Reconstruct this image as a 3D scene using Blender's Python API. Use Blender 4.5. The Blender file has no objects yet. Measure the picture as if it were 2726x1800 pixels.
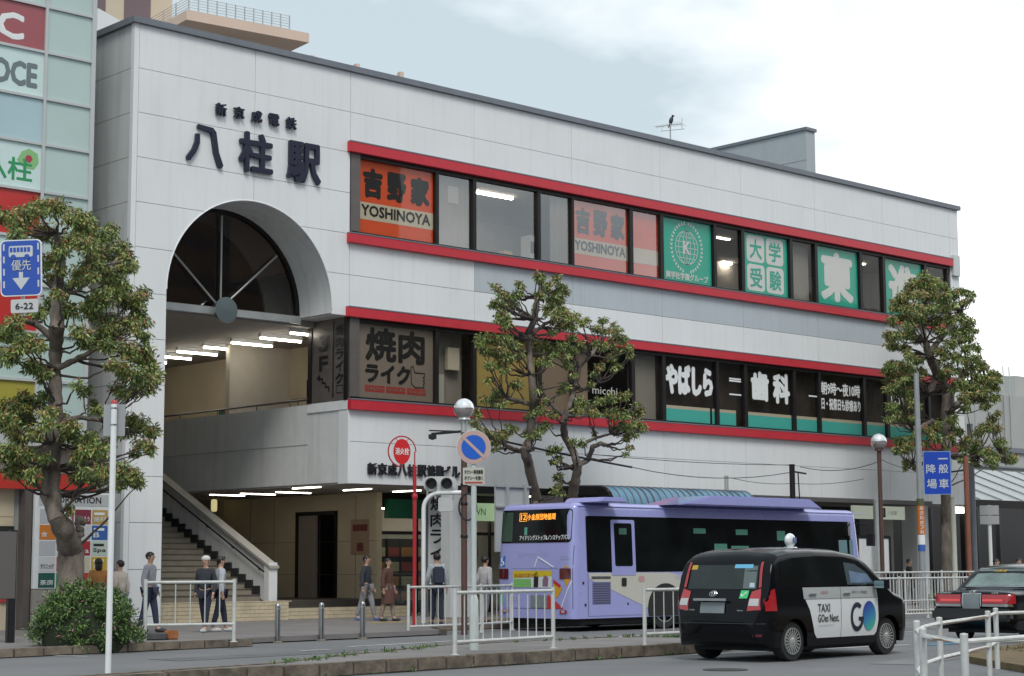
import bpy, bmesh, math, random
from mathutils import Vector, Matrix
from mathutils.bvhtree import BVHTree
import numpy as np
random.seed(7); rng = np.random.default_rng(7)
S = bpy.context.scene
COL = S.collection
rad = math.radians
# ---------------------------------------------------------------- camera
F_PX, W_PX, H_PX = 4826.3, 2726.0, 1800.0
M3 = ((0.7326969, -0.68054038, -0.00447621), (-0.08216277, -0.09498507, 0.99208221), (0.67557718, 0.72652779, 0.12551035))
CAM = Vector((0, 0, 1.5))
RT, UP, FW = (Vector(r) for r in M3)
cd = bpy.data.cameras.new("camera"); cam = bpy.data.objects.new("camera", cd); COL.objects.link(cam)
mw = Matrix((RT, UP, -FW)).transposed().to_4x4(); mw.translation = CAM
cam.matrix_world = mw
cd.sensor_width = 36; cd.lens = F_PX / W_PX * 36; cd.clip_end = 3000; cd.clip_start = 0.3
S.camera = cam
# ---------------------------------------------------------------- sky and sun
w = bpy.data.worlds.new("World"); S.world = w; w.use_nodes = True
nt = w.node_tree; nt.nodes.clear()
def nd(t, ty, **k):
    n = t.nodes.new(ty)
    for a, b in k.items():
        if hasattr(n, a): setattr(n, a, b)
    return n
SUN_EL, SUN_ROT = rad(52), rad(200)
wo = nd(nt, "ShaderNodeOutputWorld"); bg = nd(nt, "ShaderNodeBackground")
sky = nd(nt, "ShaderNodeTexSky", sky_type='NISHITA', sun_disc=False, sun_elevation=SUN_EL, sun_rotation=SUN_ROT)
tc = nd(nt, "ShaderNodeTexCoord"); mp = nd(nt, "ShaderNodeMapping")
mp.inputs["Scale"].default_value = (1, 1, 2.2); mp.inputs["Location"].default_value = (0.35, 0.1, 0.55)
nz = nd(nt, "ShaderNodeTexNoise"); nz.inputs["Scale"].default_value = 2.6; nz.inputs["Detail"].default_value = 6; nz.inputs["Roughness"].default_value = 0.5
cr = nd(nt, "ShaderNodeValToRGB")
cr.color_ramp.elements[0].position = 0.42; cr.color_ramp.elements[0].color = (4.3, 5.05, 5.45, 1)
cr.color_ramp.elements[1].position = 0.60; cr.color_ramp.elements[1].color = (10.2, 10.4, 10.5, 1)
mx = nd(nt, "ShaderNodeMix", data_type='RGBA'); mx.inputs[0].default_value = 0.94
L = nt.links.new
sxw = nd(nt, "ShaderNodeSeparateXYZ"); m1 = nd(nt, "ShaderNodeMath", operation='MULTIPLY_ADD'); m1.inputs[1].default_value = 0.62; m1.inputs[2].default_value = -0.425
m2 = nd(nt, "ShaderNodeMath", operation='ADD')      # thinner cloud, so brighter sky, towards the east end of the street
L(tc.outputs["Generated"], sxw.inputs[0]); L(sxw.outputs[0], m1.inputs[0]); L(m1.outputs[0], m2.inputs[1]); L(nz.outputs[0], m2.inputs[0])
L(tc.outputs["Generated"], mp.inputs[0]); L(mp.outputs[0], nz.inputs["Vector"]); L(m2.outputs[0], cr.inputs[0])
L(sky.outputs[0], mx.inputs[6]); L(cr.outputs[0], mx.inputs[7]); L(mx.outputs[2], bg.inputs[0]); L(bg.outputs[0], wo.inputs[0])
bg.inputs[1].default_value = 0.1
sd = bpy.data.lights.new("sun", 'SUN'); sd.energy = 1.4; sd.angle = rad(24); sd.color = (1, 0.97, 0.93)
sun = bpy.data.objects.new("sun", sd); COL.objects.link(sun)
az = rad(236)   # direction the light comes from, measured from +X
dv = Vector((math.cos(az) * math.cos(SUN_EL), math.sin(az) * math.cos(SUN_EL), math.sin(SUN_EL)))
sun.rotation_euler = dv.to_track_quat('Z', 'Y').to_euler()
sky.sun_rotation = math.pi / 2 - az
S.view_settings.view_transform = 'Standard'; S.view_settings.look = 'None'
S.view_settings.gamma = 1; S.view_settings.use_curve_mapping = False; S.view_settings.exposure = 0.55
try:
    S.cycles.max_bounces = 8; S.cycles.transparent_max_bounces = 12; S.cycles.use_denoising = True
except Exception: pass
# ---------------------------------------------------------------- survey helpers: a sight line from the camera meets a real plane
def ray(px, py): return RT * ((px - W_PX / 2) / F_PX) + UP * ((H_PX / 2 - py) / F_PX) + FW
def at(px, py, Y=None, Z=None, X=None):
    d = ray(px, py)
    if Y is not None: t = (Y - CAM.y) / d.y
    elif Z is not None: t = (Z - CAM.z) / d.z
    else: t = (X - CAM.x) / d.x
    return CAM + d * t
def proj(P):
    q = Vector(P) - CAM; c = q.dot(FW)
    return W_PX / 2 + F_PX * q.dot(RT) / c, H_PX / 2 - F_PX * q.dot(UP) / c
def zat(x, y, py):
    a, b = proj((x, y, 0))[1], proj((x, y, 1))[1]
    z = (py - a) / (b - a); c = proj((x, y, z))[1]
    return z + (py - c) / (b - a)
# ---------------------------------------------------------------- materials
MATS = {}
def srgb(h):
    c = [int(h[i:i + 2], 16) / 255 for i in (0, 2, 4)]
    return tuple(x / 12.92 if x <= .04045 else ((x + .055) / 1.055) ** 2.4 for x in c)
def mat(name, col, rough=0.6, metal=0.0, var=0.0, vscale=3.0, stretch=None, bump=0.0, bscale=60.0, coat=0.0, emit=0.0, spec=0.5, streak=0.0, dirt=None, alpha=None):
    if name in MATS: return MATS[name]
    if isinstance(col, str): col = srgb(col)
    m = bpy.data.materials.new(name); m.use_nodes = True; t = m.node_tree; b = t.nodes["Principled BSDF"]
    b.inputs["Base Color"].default_value = (*col, 1); b.inputs["Roughness"].default_value = rough; b.inputs["Metallic"].default_value = metal
    b.inputs["Coat Weight"].default_value = coat; b.inputs["Coat Roughness"].default_value = 0.04; b.inputs["Specular IOR Level"].default_value = spec
    if alpha is not None: b.inputs["Alpha"].default_value = alpha
    if emit: b.inputs["Emission Color"].default_value = (*col, 1); b.inputs["Emission Strength"].default_value = emit
    tcn = nd(t, "ShaderNodeTexCoord"); vec = tcn.outputs["Object"]
    out = None
    if var or streak:
        mpn = nd(t, "ShaderNodeMapping"); mpn.inputs["Scale"].default_value = stretch or (1, 1, 1); t.links.new(vec, mpn.inputs[0])
        n = nd(t, "ShaderNodeTexNoise"); n.inputs["Scale"].default_value = vscale; n.inputs["Detail"].default_value = 5; t.links.new(mpn.outputs[0], n.inputs["Vector"])
        r = nd(t, "ShaderNodeMapRange"); r.inputs[1].default_value = 0.3; r.inputs[2].default_value = 0.7; t.links.new(n.outputs[0], r.inputs[0])
        x = nd(t, "ShaderNodeMix", data_type='RGBA'); x.inputs[6].default_value = (*[c * (1 - var) for c in col], 1)
        x.inputs[7].default_value = (*[min(1, c * (1 + var * .6)) for c in col], 1); t.links.new(r.outputs[0], x.inputs[0]); out = x.outputs[2]
        if streak:
            mp2 = nd(t, "ShaderNodeMapping"); mp2.inputs["Scale"].default_value = (3.4, 3.4, 0.22); t.links.new(vec, mp2.inputs[0])
            n2 = nd(t, "ShaderNodeTexNoise"); n2.inputs["Scale"].default_value = 1.6; n2.inputs["Detail"].default_value = 4; t.links.new(mp2.outputs[0], n2.inputs["Vector"])
            r2 = nd(t, "ShaderNodeMapRange"); r2.inputs[1].default_value = 0.5; r2.inputs[2].default_value = 0.75; r2.inputs[4].default_value = streak; t.links.new(n2.outputs[0], r2.inputs[0])
            x2 = nd(t, "ShaderNodeMix", data_type='RGBA'); x2.inputs[7].default_value = (*(dirt or (.25, .25, .24)), 1); t.links.new(out, x2.inputs[6]); t.links.new(r2.outputs[0], x2.inputs[0]); out = x2.outputs[2]
        t.links.new(out, b.inputs["Base Color"])
        rr = nd(t, "ShaderNodeMapRange"); rr.inputs[3].default_value = max(0, rough - .08); rr.inputs[4].default_value = min(1, rough + .08)
        t.links.new(n.outputs[0], rr.inputs[0]); t.links.new(rr.outputs[0], b.inputs["Roughness"])
    if bump:
        nb = nd(t, "ShaderNodeTexNoise"); nb.inputs["Scale"].default_value = bscale; nb.inputs["Detail"].default_value = 4; t.links.new(vec, nb.inputs["Vector"])
        bm_ = nd(t, "ShaderNodeBump"); bm_.inputs["Strength"].default_value = bump; bm_.inputs["Distance"].default_value = 0.02
        t.links.new(nb.outputs[0], bm_.inputs["Height"]); t.links.new(bm_.outputs[0], b.inputs["Normal"])
    MATS[name] = m; return m
def glassmat(name, tint, refl=0.12, rough=0.02):
    if name in MATS: return MATS[name]
    m = bpy.data.materials.new(name); m.use_nodes = True; t = m.node_tree; t.nodes.clear()
    o = nd(t, "ShaderNodeOutputMaterial"); tr = nd(t, "ShaderNodeBsdfTransparent"); gl = nd(t, "ShaderNodeBsdfGlossy"); mixs = nd(t, "ShaderNodeMixShader")
    tr.inputs[0].default_value = (*tint, 1); gl.inputs["Roughness"].default_value = rough; gl.inputs[0].default_value = (1, 1, 1, 1)
    fr = nd(t, "ShaderNodeLayerWeight"); fr.inputs[0].default_value = 0.5
    pw = nd(t, "ShaderNodeMath", operation='POWER'); pw.inputs[1].default_value = 5; t.links.new(fr.outputs["Facing"], pw.inputs[0])
    ma = nd(t, "ShaderNodeMath", operation='ADD'); ma.inputs[1].default_value = refl + .045; t.links.new(pw.outputs[0], ma.inputs[0])
    nb = nd(t, "ShaderNodeTexNoise"); nb.inputs["Scale"].default_value = 0.9; bp = nd(t, "ShaderNodeBump"); bp.inputs["Strength"].default_value = 0.05; bp.inputs["Distance"].default_value = .05
    tcn = nd(t, "ShaderNodeTexCoord"); t.links.new(tcn.outputs["Object"], nb.inputs["Vector"]); t.links.new(nb.outputs[0], bp.inputs["Height"]); t.links.new(bp.outputs[0], gl.inputs["Normal"])
    t.links.new(ma.outputs[0], mixs.inputs[0]); t.links.new(tr.outputs[0], mixs.inputs[1]); t.links.new(gl.outputs[0], mixs.inputs[2]); t.links.new(mixs.outputs[0], o.inputs[0])
    MATS[name] = m; return m
m_panel = mat("white_panel", (.775, .78, .78), .5, var=.04, vscale=.5, streak=.13, dirt=(.36, .37, .37), bump=.03, bscale=8)
m_mortar = mat("mortar_dark", (.07, .06, .05), .9)
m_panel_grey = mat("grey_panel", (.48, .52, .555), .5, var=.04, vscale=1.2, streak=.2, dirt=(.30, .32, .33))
m_panel_side = mat("side_panel", (.62, .635, .63), .55, var=.05, vscale=1.1, streak=.4, dirt=(.33, .34, .33))  # panel white darkened for the side wall's shade, plus dirt streaks
m_joint = mat("joint_seal", (.36, .365, .37), .8)
m_reveal = mat("reveal_render", (.70, .71, .70), .6, var=.05, streak=.25, dirt=(.3, .3, .29))
m_red = mat("red_band", (.56, .028, .045), .42, var=.06, vscale=2, streak=.15, dirt=(.3, .03, .04))
m_coping = mat("coping_metal", (.17, .185, .21), .5, var=.1)
m_bronze = mat("bronze_frame", (.022, .019, .019), .4, metal=.4)
m_bronze2 = mat("brown_jamb", (.15, .13, .12), .45, metal=.3, var=.1)
m_navy = mat("navy_letter", (.012, .013, .035), .4)
m_black = mat("black_print", (.012, .012, .014), .5)
m_blackletter = mat("black_letter", (.02, .02, .025), .45)
m_white = mat("white_paint", (.78, .79, .79), .45, var=.06, vscale=4)
m_whiteprint = mat("white_print", (.8, .81, .8), .5)
m_whiterail = mat("white_rail_paint", (.56, .57, .55), .45, var=.14, vscale=7, streak=.25, dirt=(.3, .24, .18))
m_orange = mat("orange_sheet", (.80, .10, .022), .45, var=.05)
m_cream = mat("cream_sheet", (.64, .58, .46), .5)
m_green = mat("green_sheet", (.015, .48, .34), .45, var=.04)
m_tile = mat("tan_tile", (.58, .49, .34), .6, var=.16, vscale=2.5, bump=.05)
m_tan = mat("tan_wall", (.60, .51, .36), .7, var=.08, vscale=1.2)
m_ceil = mat("ceiling_paint", (.34, .31, .28), .8, var=.05)
m_roombeige = mat("room_wall", (.55, .50, .43), .8, var=.05)
m_roomfloor = mat("room_floor", (.16, .14, .12), .6)
m_dark = mat("dark_void", (.02, .02, .02), .9)
m_darkgrey = mat("dark_grey", (.06, .06, .065), .6)
m_tube = mat("fluorescent_tube", (1, .95, .82), .5, emit=15)
m_tubeoff = mat("lamp_diffuser", (1, .93, .78), .5, emit=8)
m_steel = mat("stainless_steel", (.36, .36, .36), .3, metal=1, var=.15, vscale=6, stretch=(4, 4, .3))
m_alu = mat("aluminium", (.50, .51, .50), .4, metal=.5, var=.08)
m_asphalt = mat("asphalt", (.165, .165, .17), .85, var=.14, vscale=.5, bump=.5, bscale=35)
m_paving = mat("sidewalk_paving", (.20, .185, .18), .85, var=.18, vscale=.9, bump=.4, bscale=25)
m_kerb = mat("kerb_concrete", (.19, .155, .12), .9, var=.4, vscale=4, bump=.5, bscale=20)
m_kerb2 = mat("kerb_concrete_mossy", (.16, .13, .10), .95, var=.5, vscale=5, bump=.6, bscale=20)
m_paint = mat("road_paint", (.55, .56, .56), .7, var=.3, vscale=3)
m_soil = mat("brown_soil", (.16, .115, .055), .95, var=.35, vscale=3, bump=.8, bscale=30)
m_bark = mat("bark", (.17, .14, .115), .95, var=.55, vscale=5, stretch=(1, 1, .35), bump=1.0, bscale=22)
m_twig = mat("twig_bark", (.075, .058, .05), .95, var=.3, vscale=8)
m_leafs = [mat("leaf_green", (.18, .265, .065), .5, var=.25, vscale=4), mat("leaf_dark", (.08, .13, .04), .5, var=.2, vscale=4),
           mat("leaf_olive", (.34, .37, .115), .5, var=.25, vscale=4), mat("leaf_reddish", (.38, .20, .09), .55, var=.3, vscale=4)]
m_bushleafs = [mat("shrub_leaf", (.075, .145, .03), .5, var=.25, vscale=4), mat("shrub_leaf_dark", (.025, .06, .016), .5), mat("shrub_leaf_light", (.15, .24, .06), .5), mat("shrub_flower", (.45, .10, .25), .6)]
m_glass = glassmat("window_glass", (.80, .77, .74), .15)
m_glass_first = glassmat("window_glass_plain", (.86, .84, .80), .0)
m_glass_green = glassmat("window_glass_pale", (.88, .87, .85), -.02)
m_glass_dark = glassmat("bronze_glass", (.62, .54, .48), .03)
m_glass_clear = glassmat("clear_glass", (.8, .84, .82), .04)
# ---------------------------------------------------------------- mesh builder
ORG = {}
def top(o):
    while o.parent: o = o.parent
    return o
TXT = {}
def textmesh(body, bold, ext):
    k = (body, ext > 0)
    if k not in TXT:
        c = bpy.data.curves.new("lettering", "FONT"); c.body = body; c.size = 1; c.resolution_u = 2
        if ext > 0: c.extrude = 0.5
        o = bpy.data.objects.new("lettering", c); COL.objects.link(o)
        dg = bpy.context.evaluated_depsgraph_get(); dg.update()
        m = bpy.data.meshes.new_from_object(o.evaluated_get(dg))
        V = [tuple(v.co) for v in m.vertices]; Fc = [tuple(p.vertices) for p in m.polygons]
        xs = [v[0] for v in V]; ys = [v[1] for v in V]
        x0, x1, y0, y1 = min(xs), max(xs), min(ys), max(ys)
        TXT[k] = ([((v[0] - x0) / (x1 - x0 or 1), (v[1] - y0) / (y1 - y0 or 1), v[2]) for v in V], Fc, (x1 - x0) / max(.01, y1 - y0))
        bpy.data.objects.remove(o); bpy.data.meshes.remove(m); bpy.data.curves.remove(c)
    return TXT[k]
class MB:
    def __init__(s): s.v = []; s.f = []; s.m = []
    def add(s, V, Fc, m=0):
        b = len(s.v); s.v += [tuple(p) for p in V]; s.f += [tuple(i + b for i in f) for f in Fc]; s.m += [m] * len(Fc); return s
    def box(s, x0, y0, z0, x1, y1, z1, m=0):
        return s.add([(x0, y0, z0), (x1, y0, z0), (x1, y1, z0), (x0, y1, z0), (x0, y0, z1), (x1, y0, z1), (x1, y1, z1), (x0, y1, z1)],
                     [(0, 3, 2, 1), (4, 5, 6, 7), (0, 1, 5, 4), (1, 2, 6, 5), (2, 3, 7, 6), (3, 0, 4, 7)], m)
    def obx(s, c, size, rz=0, m=0, R=None):
        R = R or Matrix.Rotation(rz, 3, 'Z'); c = Vector(c); hx, hy, hz = (a / 2 for a in size)
        P = [c + R @ Vector(p) for p in ((-hx, -hy, -hz), (hx, -hy, -hz), (hx, hy, -hz), (-hx, hy, -hz), (-hx, -hy, hz), (hx, -hy, hz), (hx, hy, hz), (-hx, hy, hz))]
        return s.add(P, [(0, 3, 2, 1), (4, 5, 6, 7), (0, 1, 5, 4), (1, 2, 6, 5), (2, 3, 7, 6), (3, 0, 4, 7)], m)
    def tube(s, pts, r, n=8, m=0, cap=True):
        pts = [Vector(p) for p in pts]; k = len(pts)
        rs = r if isinstance(r, (list, tuple)) else [r] * k
        V = []; Fc = []; u = None
        for i, p in enumerate(pts):
            d = (pts[min(i + 1, k - 1)] - pts[max(i - 1, 0)]).normalized()
            if u is None: u = d.orthogonal().normalized()
            u = (u - d * u.dot(d)); u = u.normalized() if u.length > 1e-6 else d.orthogonal().normalized()
            q = d.cross(u)
            for j in range(n):
                a = 2 * math.pi * j / n; V.append(p + (u * math.cos(a) + q * math.sin(a)) * rs[i])
        for i in range(k - 1):
            for j in range(n):
                a, b = i * n + j, i * n + (j + 1) % n; Fc.append((a, b, b + n, a + n))
        if cap: Fc.append(tuple(range(n - 1, -1, -1))); Fc.append(tuple((k - 1) * n + j for j in range(n)))
        return s.add(V, Fc, m)
    def lathe(s, c, prof, n=16, m=0, axis=None, cap=True):
        c = Vector(c); R = Vector((0, 0, 1)).rotation_difference(Vector(axis).normalized()).to_matrix() if axis else Matrix.Identity(3)
        V = []; Fc = []; k = len(prof)
        for r, z in prof:
            for j in range(n): a = 2 * math.pi * j / n; V.append(c + R @ Vector((r * math.cos(a), r * math.sin(a), z)))
        for i in range(k - 1):
            for j in range(n): a, b = i * n + j, i * n + (j + 1) % n; Fc.append((a, b, b + n, a + n))
        if cap and prof[0][0] > 1e-5: Fc.append(tuple(range(n - 1, -1, -1)))
        if cap and prof[-1][0] > 1e-5: Fc.append(tuple((k - 1) * n + j for j in range(n)))
        return s.add(V, Fc, m)
    def sph(s, c, r, nu=14, nv=9, m=0, R=None):
        rx, ry, rz = r if isinstance(r, (tuple, list)) else (r, r, r); V = []; Fc = []; c = Vector(c)
        for i in range(nv + 1):
            t = math.pi * i / nv
            for j in range(nu):
                a = 2 * math.pi * j / nu; p = Vector((rx * math.sin(t) * math.cos(a), ry * math.sin(t) * math.sin(a), rz * math.cos(t)))
                V.append(c + (R @ p if R else p))
        for i in range(nv):
            for j in range(nu): a, b = i * nu + j, i * nu + (j + 1) % nu; Fc.append((a, a + nu, b + nu, b))
        return s.add(V, Fc, m)
    def prism(s, poly, P0, ex, ez, dep, m=0):
        """2-D outline poly in the plane (ex, ez) at P0, thickened by dep away from the viewer (opposite of ex x ez)."""
        P0, ex, ez = Vector(P0), Vector(ex), Vector(ez); n = ex.cross(ez).normalized(); k = len(poly)
        A = [P0 + ex * a + ez * b for a, b in poly]; B = [p - n * dep for p in A]
        bm = bmesh.new(); vs = [bm.verts.new(p) for p in A]; f = bm.faces.new(vs)
        bmesh.ops.triangulate(bm, faces=[f]); bm.verts.index_update()
        tri = [tuple(v.index for v in q.verts) for q in bm.faces]; bm.free()
        Fc = tri + [tuple(i + k for i in reversed(t)) for t in tri] + [(i, (i + 1) % k, (i + 1) % k + k, i + k)[::-1] for i in range(k)]
        return s.add(A + B, Fc, m)
    def text(s, body, P0, ex, ez, w, h, ext=0.0, bold=0.0, m=0, lift=0.0):
        V, Fc, asp = textmesh(body, bold, ext); P0, ex, ez = Vector(P0), Vector(ex).normalized(), Vector(ez).normalized(); n = ex.cross(ez)
        if w is None: w = h * asp
        d = bold * min(h, w * 1.0) * .8; w2, h2 = w - 2 * d, h - 2 * d     # heavier strokes: the outline struck several times
        offs = [(d, d)] if bold <= 0 else [(d, 0), (d, 2 * d), (0, d), (2 * d, d), (d * .3, d * .3), (d * 1.7, d * .3), (d * .3, d * 1.7), (d * 1.7, d * 1.7)]
        for i, (ox, oz) in enumerate(offs):
            s.add([P0 + ex * (ox + v[0] * w2) + ez * (oz + v[1] * h2) + n * (lift + i * .0006 + (v[2] + .5) * ext) for v in V], Fc, m)
        return s
    def build(s, name, mats, parent=None, smooth=False, bevel=0, loc=None, recalc=False):
        if not isinstance(mats, (list, tuple)): mats = [mats]
        org = Vector(loc) if loc is not None else (ORG.get(top(parent).name, Vector()) if parent else Vector())
        me = bpy.data.meshes.new(name); me.from_pydata([tuple(Vector(p) - org) for p in s.v], [], s.f)
        for q in mats: me.materials.append(q)
        me.polygons.foreach_set("material_index", s.m)
        if recalc or bevel:
            bm = bmesh.new(); bm.from_mesh(me)
            bmesh.ops.recalc_face_normals(bm, faces=bm.faces[:])
            if bevel:
                bmesh.ops.bevel(bm, geom=[e for e in bm.edges if e.is_manifold and e.calc_face_angle(0) > .6], offset=bevel, segments=2, affect='EDGES', clamp_overlap=True)
            bm.to_mesh(me); bm.free()
        if smooth:
            me.polygons.foreach_set("use_smooth", [True] * len(me.polygons)); me.set_sharp_from_angle(angle=rad(38))
        me.update()
        o = bpy.data.objects.new(name, me); COL.objects.link(o)
        if parent: o.parent = parent
        elif loc is not None: o.location = org
        return o
def tag(o, label, cat, group=None):
    o['label'] = label; o['category'] = cat
    if group: o['group'] = group
    return o
def thing(name, label, cat, loc=(0, 0, 0), rz=0, group=None, world=True):
    o = bpy.data.objects.new(name, None); COL.objects.link(o); o.location = loc; o.rotation_euler = (0, 0, rz); o.empty_display_size = .3
    ORG[o.name] = Vector(loc) if world else Vector(); return tag(o, label, cat, group)
def struct(o): o['kind'] = 'structure'; return o
def copy_tree(o, parent=None):
    c = o.copy(); COL.objects.link(c)
    if parent: c.parent = parent
    for ch in [x for x in o.children]: copy_tree(ch, c)
    return c
def rrect(x0, z0, x1, z1, r, n=4):
    P = []
    for cx, cz, a0 in ((x1 - r, z0 + r, -90), (x1 - r, z1 - r, 0), (x0 + r, z1 - r, 90), (x0 + r, z0 + r, 180)):
        for i in range(n + 1): a = rad(a0 + 90 * i / n); P.append((cx + r * math.cos(a), cz + r * math.sin(a)))
    return P
EX, EY, EZ = Vector((1, 0, 0)), Vector((0, 1, 0)), Vector((0, 0, 1))
# ================================================================ ground
YF = 38.58
def sheet(name, poly, z, m, thick=None, kind='structure'):
    b = MB()
    if thick: b.prism(poly, (0, 0, z), EX, EY, thick)
    else: b.prism(poly, (0, 0, z), EX, EY, 0.002)
    o = b.build(name, m); o['kind'] = kind; return o
g = MB(); g.add([(-400, -400, -0.004), (900, -400, -0.004), (900, 900, -0.004), (-400, 900, -0.004)], [(0, 1, 2, 3)]); struct(g.build("ground", m_asphalt))
# station-side sidewalk with its kerb line
KL = [(3, 28.6), (9, 28.75), (14, 28.95), (17, 29.3), (20.6, 29.75)]
walk = struct(MB().prism(KL + [(20.75, 30.1), (21.1, 30.6), (24.4, 30.95), (26.9, 31.25), (27.7, 32.3), (28.7, 33.5), (34, 33.5), (62, 34.05), (90, 34.7), (90, 60), (3, 60)], (0, 0, .12), EX, EY, .1).build("sidewalk", m_paving))
def kerb(path, h, wdt, name, seg, m):
    root = MB(); P = [Vector((x, y, 0)) for x, y in path]; pieces = []
    for i in range(len(P) - 1):
        d = P[i + 1] - P[i]; n = max(1, round(d.length / seg)); u = d.normalized(); q = Vector((-u.y, u.x, 0))
        for k in range(n): pieces.append((P[i] + d * (k / n) + u * .006, P[i] + d * ((k + 1) / n) - u * .006, u, q))
    root = MB()
    for a, b, u, q in pieces:   # mortar bed
        root.obx((a + b) / 2 + q * wdt / 2 + Vector((0, 0, h / 2 - .01)), ((b - a).length + .012, wdt - .02, h - .02), math.atan2(u.y, u.x))
    r = root.build(name, m_mortar); struct(r)
    for a, b, u, q in pieces:
        k = MB(); dz = random.uniform(-.006, .006); k.obx((a + b) / 2 + q * (wdt / 2 + random.uniform(-.006, .006)) + Vector((0, 0, h / 2 + dz)), ((b - a).length, wdt, h), math.atan2(u.y, u.x))
        k.build("kerb_stone", m, r, bevel=.015)
    return r
kerb([(x, y - .16) for x, y in KL], .155, .18, "kerb", .6, m_kerb)
kerb([(26.9, 31.1), (27.5, 32.1), (28.5, 33.37), (34, 33.42), (62, 33.96)], .15, .16, "kerb", .6, m_kerb)
# median island in front
near = [(11.5, 20.2), (17.3, 20.75), (23.2, 21.25), (24.9, 21.45), (25.7, 21.8)]
far = [(26.3, 22.6), (26.2, 23.6), (25.6, 24.5), (20.9, 24.2), (17.5, 22.6), (15.2, 21.35), (11.5, 20.6)]
struct(MB().prism([(x, y + .05) for x, y in near] + far, (0, 0, .16), EX, EY, .14).build("median_island", m_paving))
kerb([(x, y - .1) for x, y in near], .19, .2, "kerb", .62, m_kerb2)
kerb(far, .17, -.16, "kerb", .62, m_kerb2)
# right-hand dirt island
r_is = [(21.6, 12.6), (24.6, 16.1), (26.6, 17.4), (29.5, 18.0), (36, 18.6), (36, 9), (21, 9)]
struct(MB().prism(r_is, (0, 0, .1), EX, EY, .1).build("planting_island", m_soil))
# painted markings
def stripe(p, q, wd, m=m_paint, name="road_marking"):
    p, q = Vector((*p, 0)), Vector((*q, 0)); u = (q - p).normalized(); n = Vector((-u.y, u.x, 0)) * wd / 2
    b = MB(); b.add([v + Vector((0, 0, .004)) for v in (p - n, q - n, q + n, p + n)], [(0, 1, 2, 3)]); struct(b.build(name, m))
def gp(px, py): P = at(px, py, Z=0); return (P.x, P.y)
stripe(gp(930, 1722), gp(1203, 1707), .14); stripe(gp(960, 1737), gp(1190, 1722), .1); stripe(gp(800, 1733), gp(880, 1729), .12)
stripe(gp(515, 1778), gp(600, 1779), .14); stripe(gp(110, 1745), gp(230, 1748), .12); stripe(gp(1480, 1705), gp(1700, 1693), .14)
for (x, y, w_, h_, rz_, k) in ((19, 26.5, 5, .9, .1, 0), (27, 27.2, 7, .7, .06, 1), (12, 17.5, 3, 1.1, .1, 0), (24.5, 17.0, 2.2, .8, .3, 1), (33, 25.5, 9, 1.2, .05, 0)):
    b = MB(); b.obx((x, y, .001), (w_, h_, .002), rz_); struct(b.build("asphalt_patch", mat("asphalt_patch_%d" % k, [(.135, .135, .14), (.19, .19, .19)][k], .9, var=.2, vscale=1.5, bump=.5, bscale=40)))
b = MB(); b.lathe((20.6, 17.6, .0), [(.33, 0), (.33, .006), (0, .007)], 24); struct(b.build("manhole_cover", mat("cast_iron", (.07, .065, .06), .7, metal=.4, var=.3, vscale=20)))
stripe(gp(1840, 1744), gp(2420, 1717), .14); stripe(gp(2395, 1682), gp(2480, 1680), .12)
stripe(gp(2470, 1718), gp(2640, 1706), .32, mat("blue_road_paint", (.10, .27, .42), .8, var=.3), "road_marking")
# tactile strip on the sidewalk
b = MB()
for i in range(60): b.box(29 + i * .3, 36.4, .122, 29.29 + i * .3, 36.7, .128)
o = b.build("tactile_paving", mat("tactile_yellow", (.5, .36, .06), .8, var=.2), walk); o['kind'] = 'stuff'

# ================================================================ station building
X0, X1, ZT = 23.08, 59.3, 15.05
AC, AR, AZ = 26.7, 2.58, 8.42            # entrance arch
ROW = [0.36 + 1.13 * k for k in range(14)]
st = thing("station_building", "long white panelled railway station building with arched entrance and red window bands", "building", (41, YF, 0))
def lower(x, z0, z1, AR):
    if abs(x - AC) >= AR: return z0
    return max(z0, min(z1, AZ + math.sqrt(AR * AR - (x - AC) ** 2)))
def cut_panel(b, x0, x1, z0, z1, y, dep, AR=AR):
    xs = sorted(set([x0, x1] + [x0 + (x1 - x0) * i / 64 for i in range(65)] + [AC + AR * math.cos(rad(t * 1.5)) for t in range(121) if x0 < AC + AR * math.cos(rad(t * 1.5)) < x1] + [c for c in (AC - AR - 1e-4, AC - AR + 1e-4, AC + AR - 1e-4, AC + AR + 1e-4) if x0 < c < x1]))
    run = []
    for x in xs + [None]:
        l = None if x is None else lower(x, z0, z1, AR)
        if l is None or l > z1 - .01:
            if len(run) > 1 and run[-1][0] - run[0][0] > .02:
                n = len(run); V = [(x, y, l_) for x, l_ in run] + [(x, y, z1) for x, _ in run] + [(x, y + dep, l_) for x, l_ in run] + [(x, y + dep, z1) for x, _ in run]; Fc = []
                for i in range(n - 1): Fc += [(i, i + 1, n + i + 1, n + i), (2 * n + i + 1, 2 * n + i, 3 * n + i, 3 * n + i + 1), (i + 1, i, 2 * n + i, 2 * n + i + 1), (n + i, n + i + 1, 3 * n + i + 1, 3 * n + i)]
                Fc += [(0, n, 3 * n, 2 * n), (n - 1, 3 * n - 1, 4 * n - 1, 2 * n - 1)]
                if all(abs(l_ - run[0][1]) < 1e-9 for _, l_ in run): b.box(run[0][0], y, run[0][1], run[-1][0], y + dep, z1)
                else: b.add(V, Fc)
            run = []
        else: run.append((x, l))
COLS = [23.2, 26.7, 29.86, 34.4, 38.4, 42.4, 46.4, 50.4, 54.4, 58.7, 59.3]
WIN = {5: 1, 6: 1, 9: 1, 10: 1}
J = .0065
back = MB()
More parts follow.
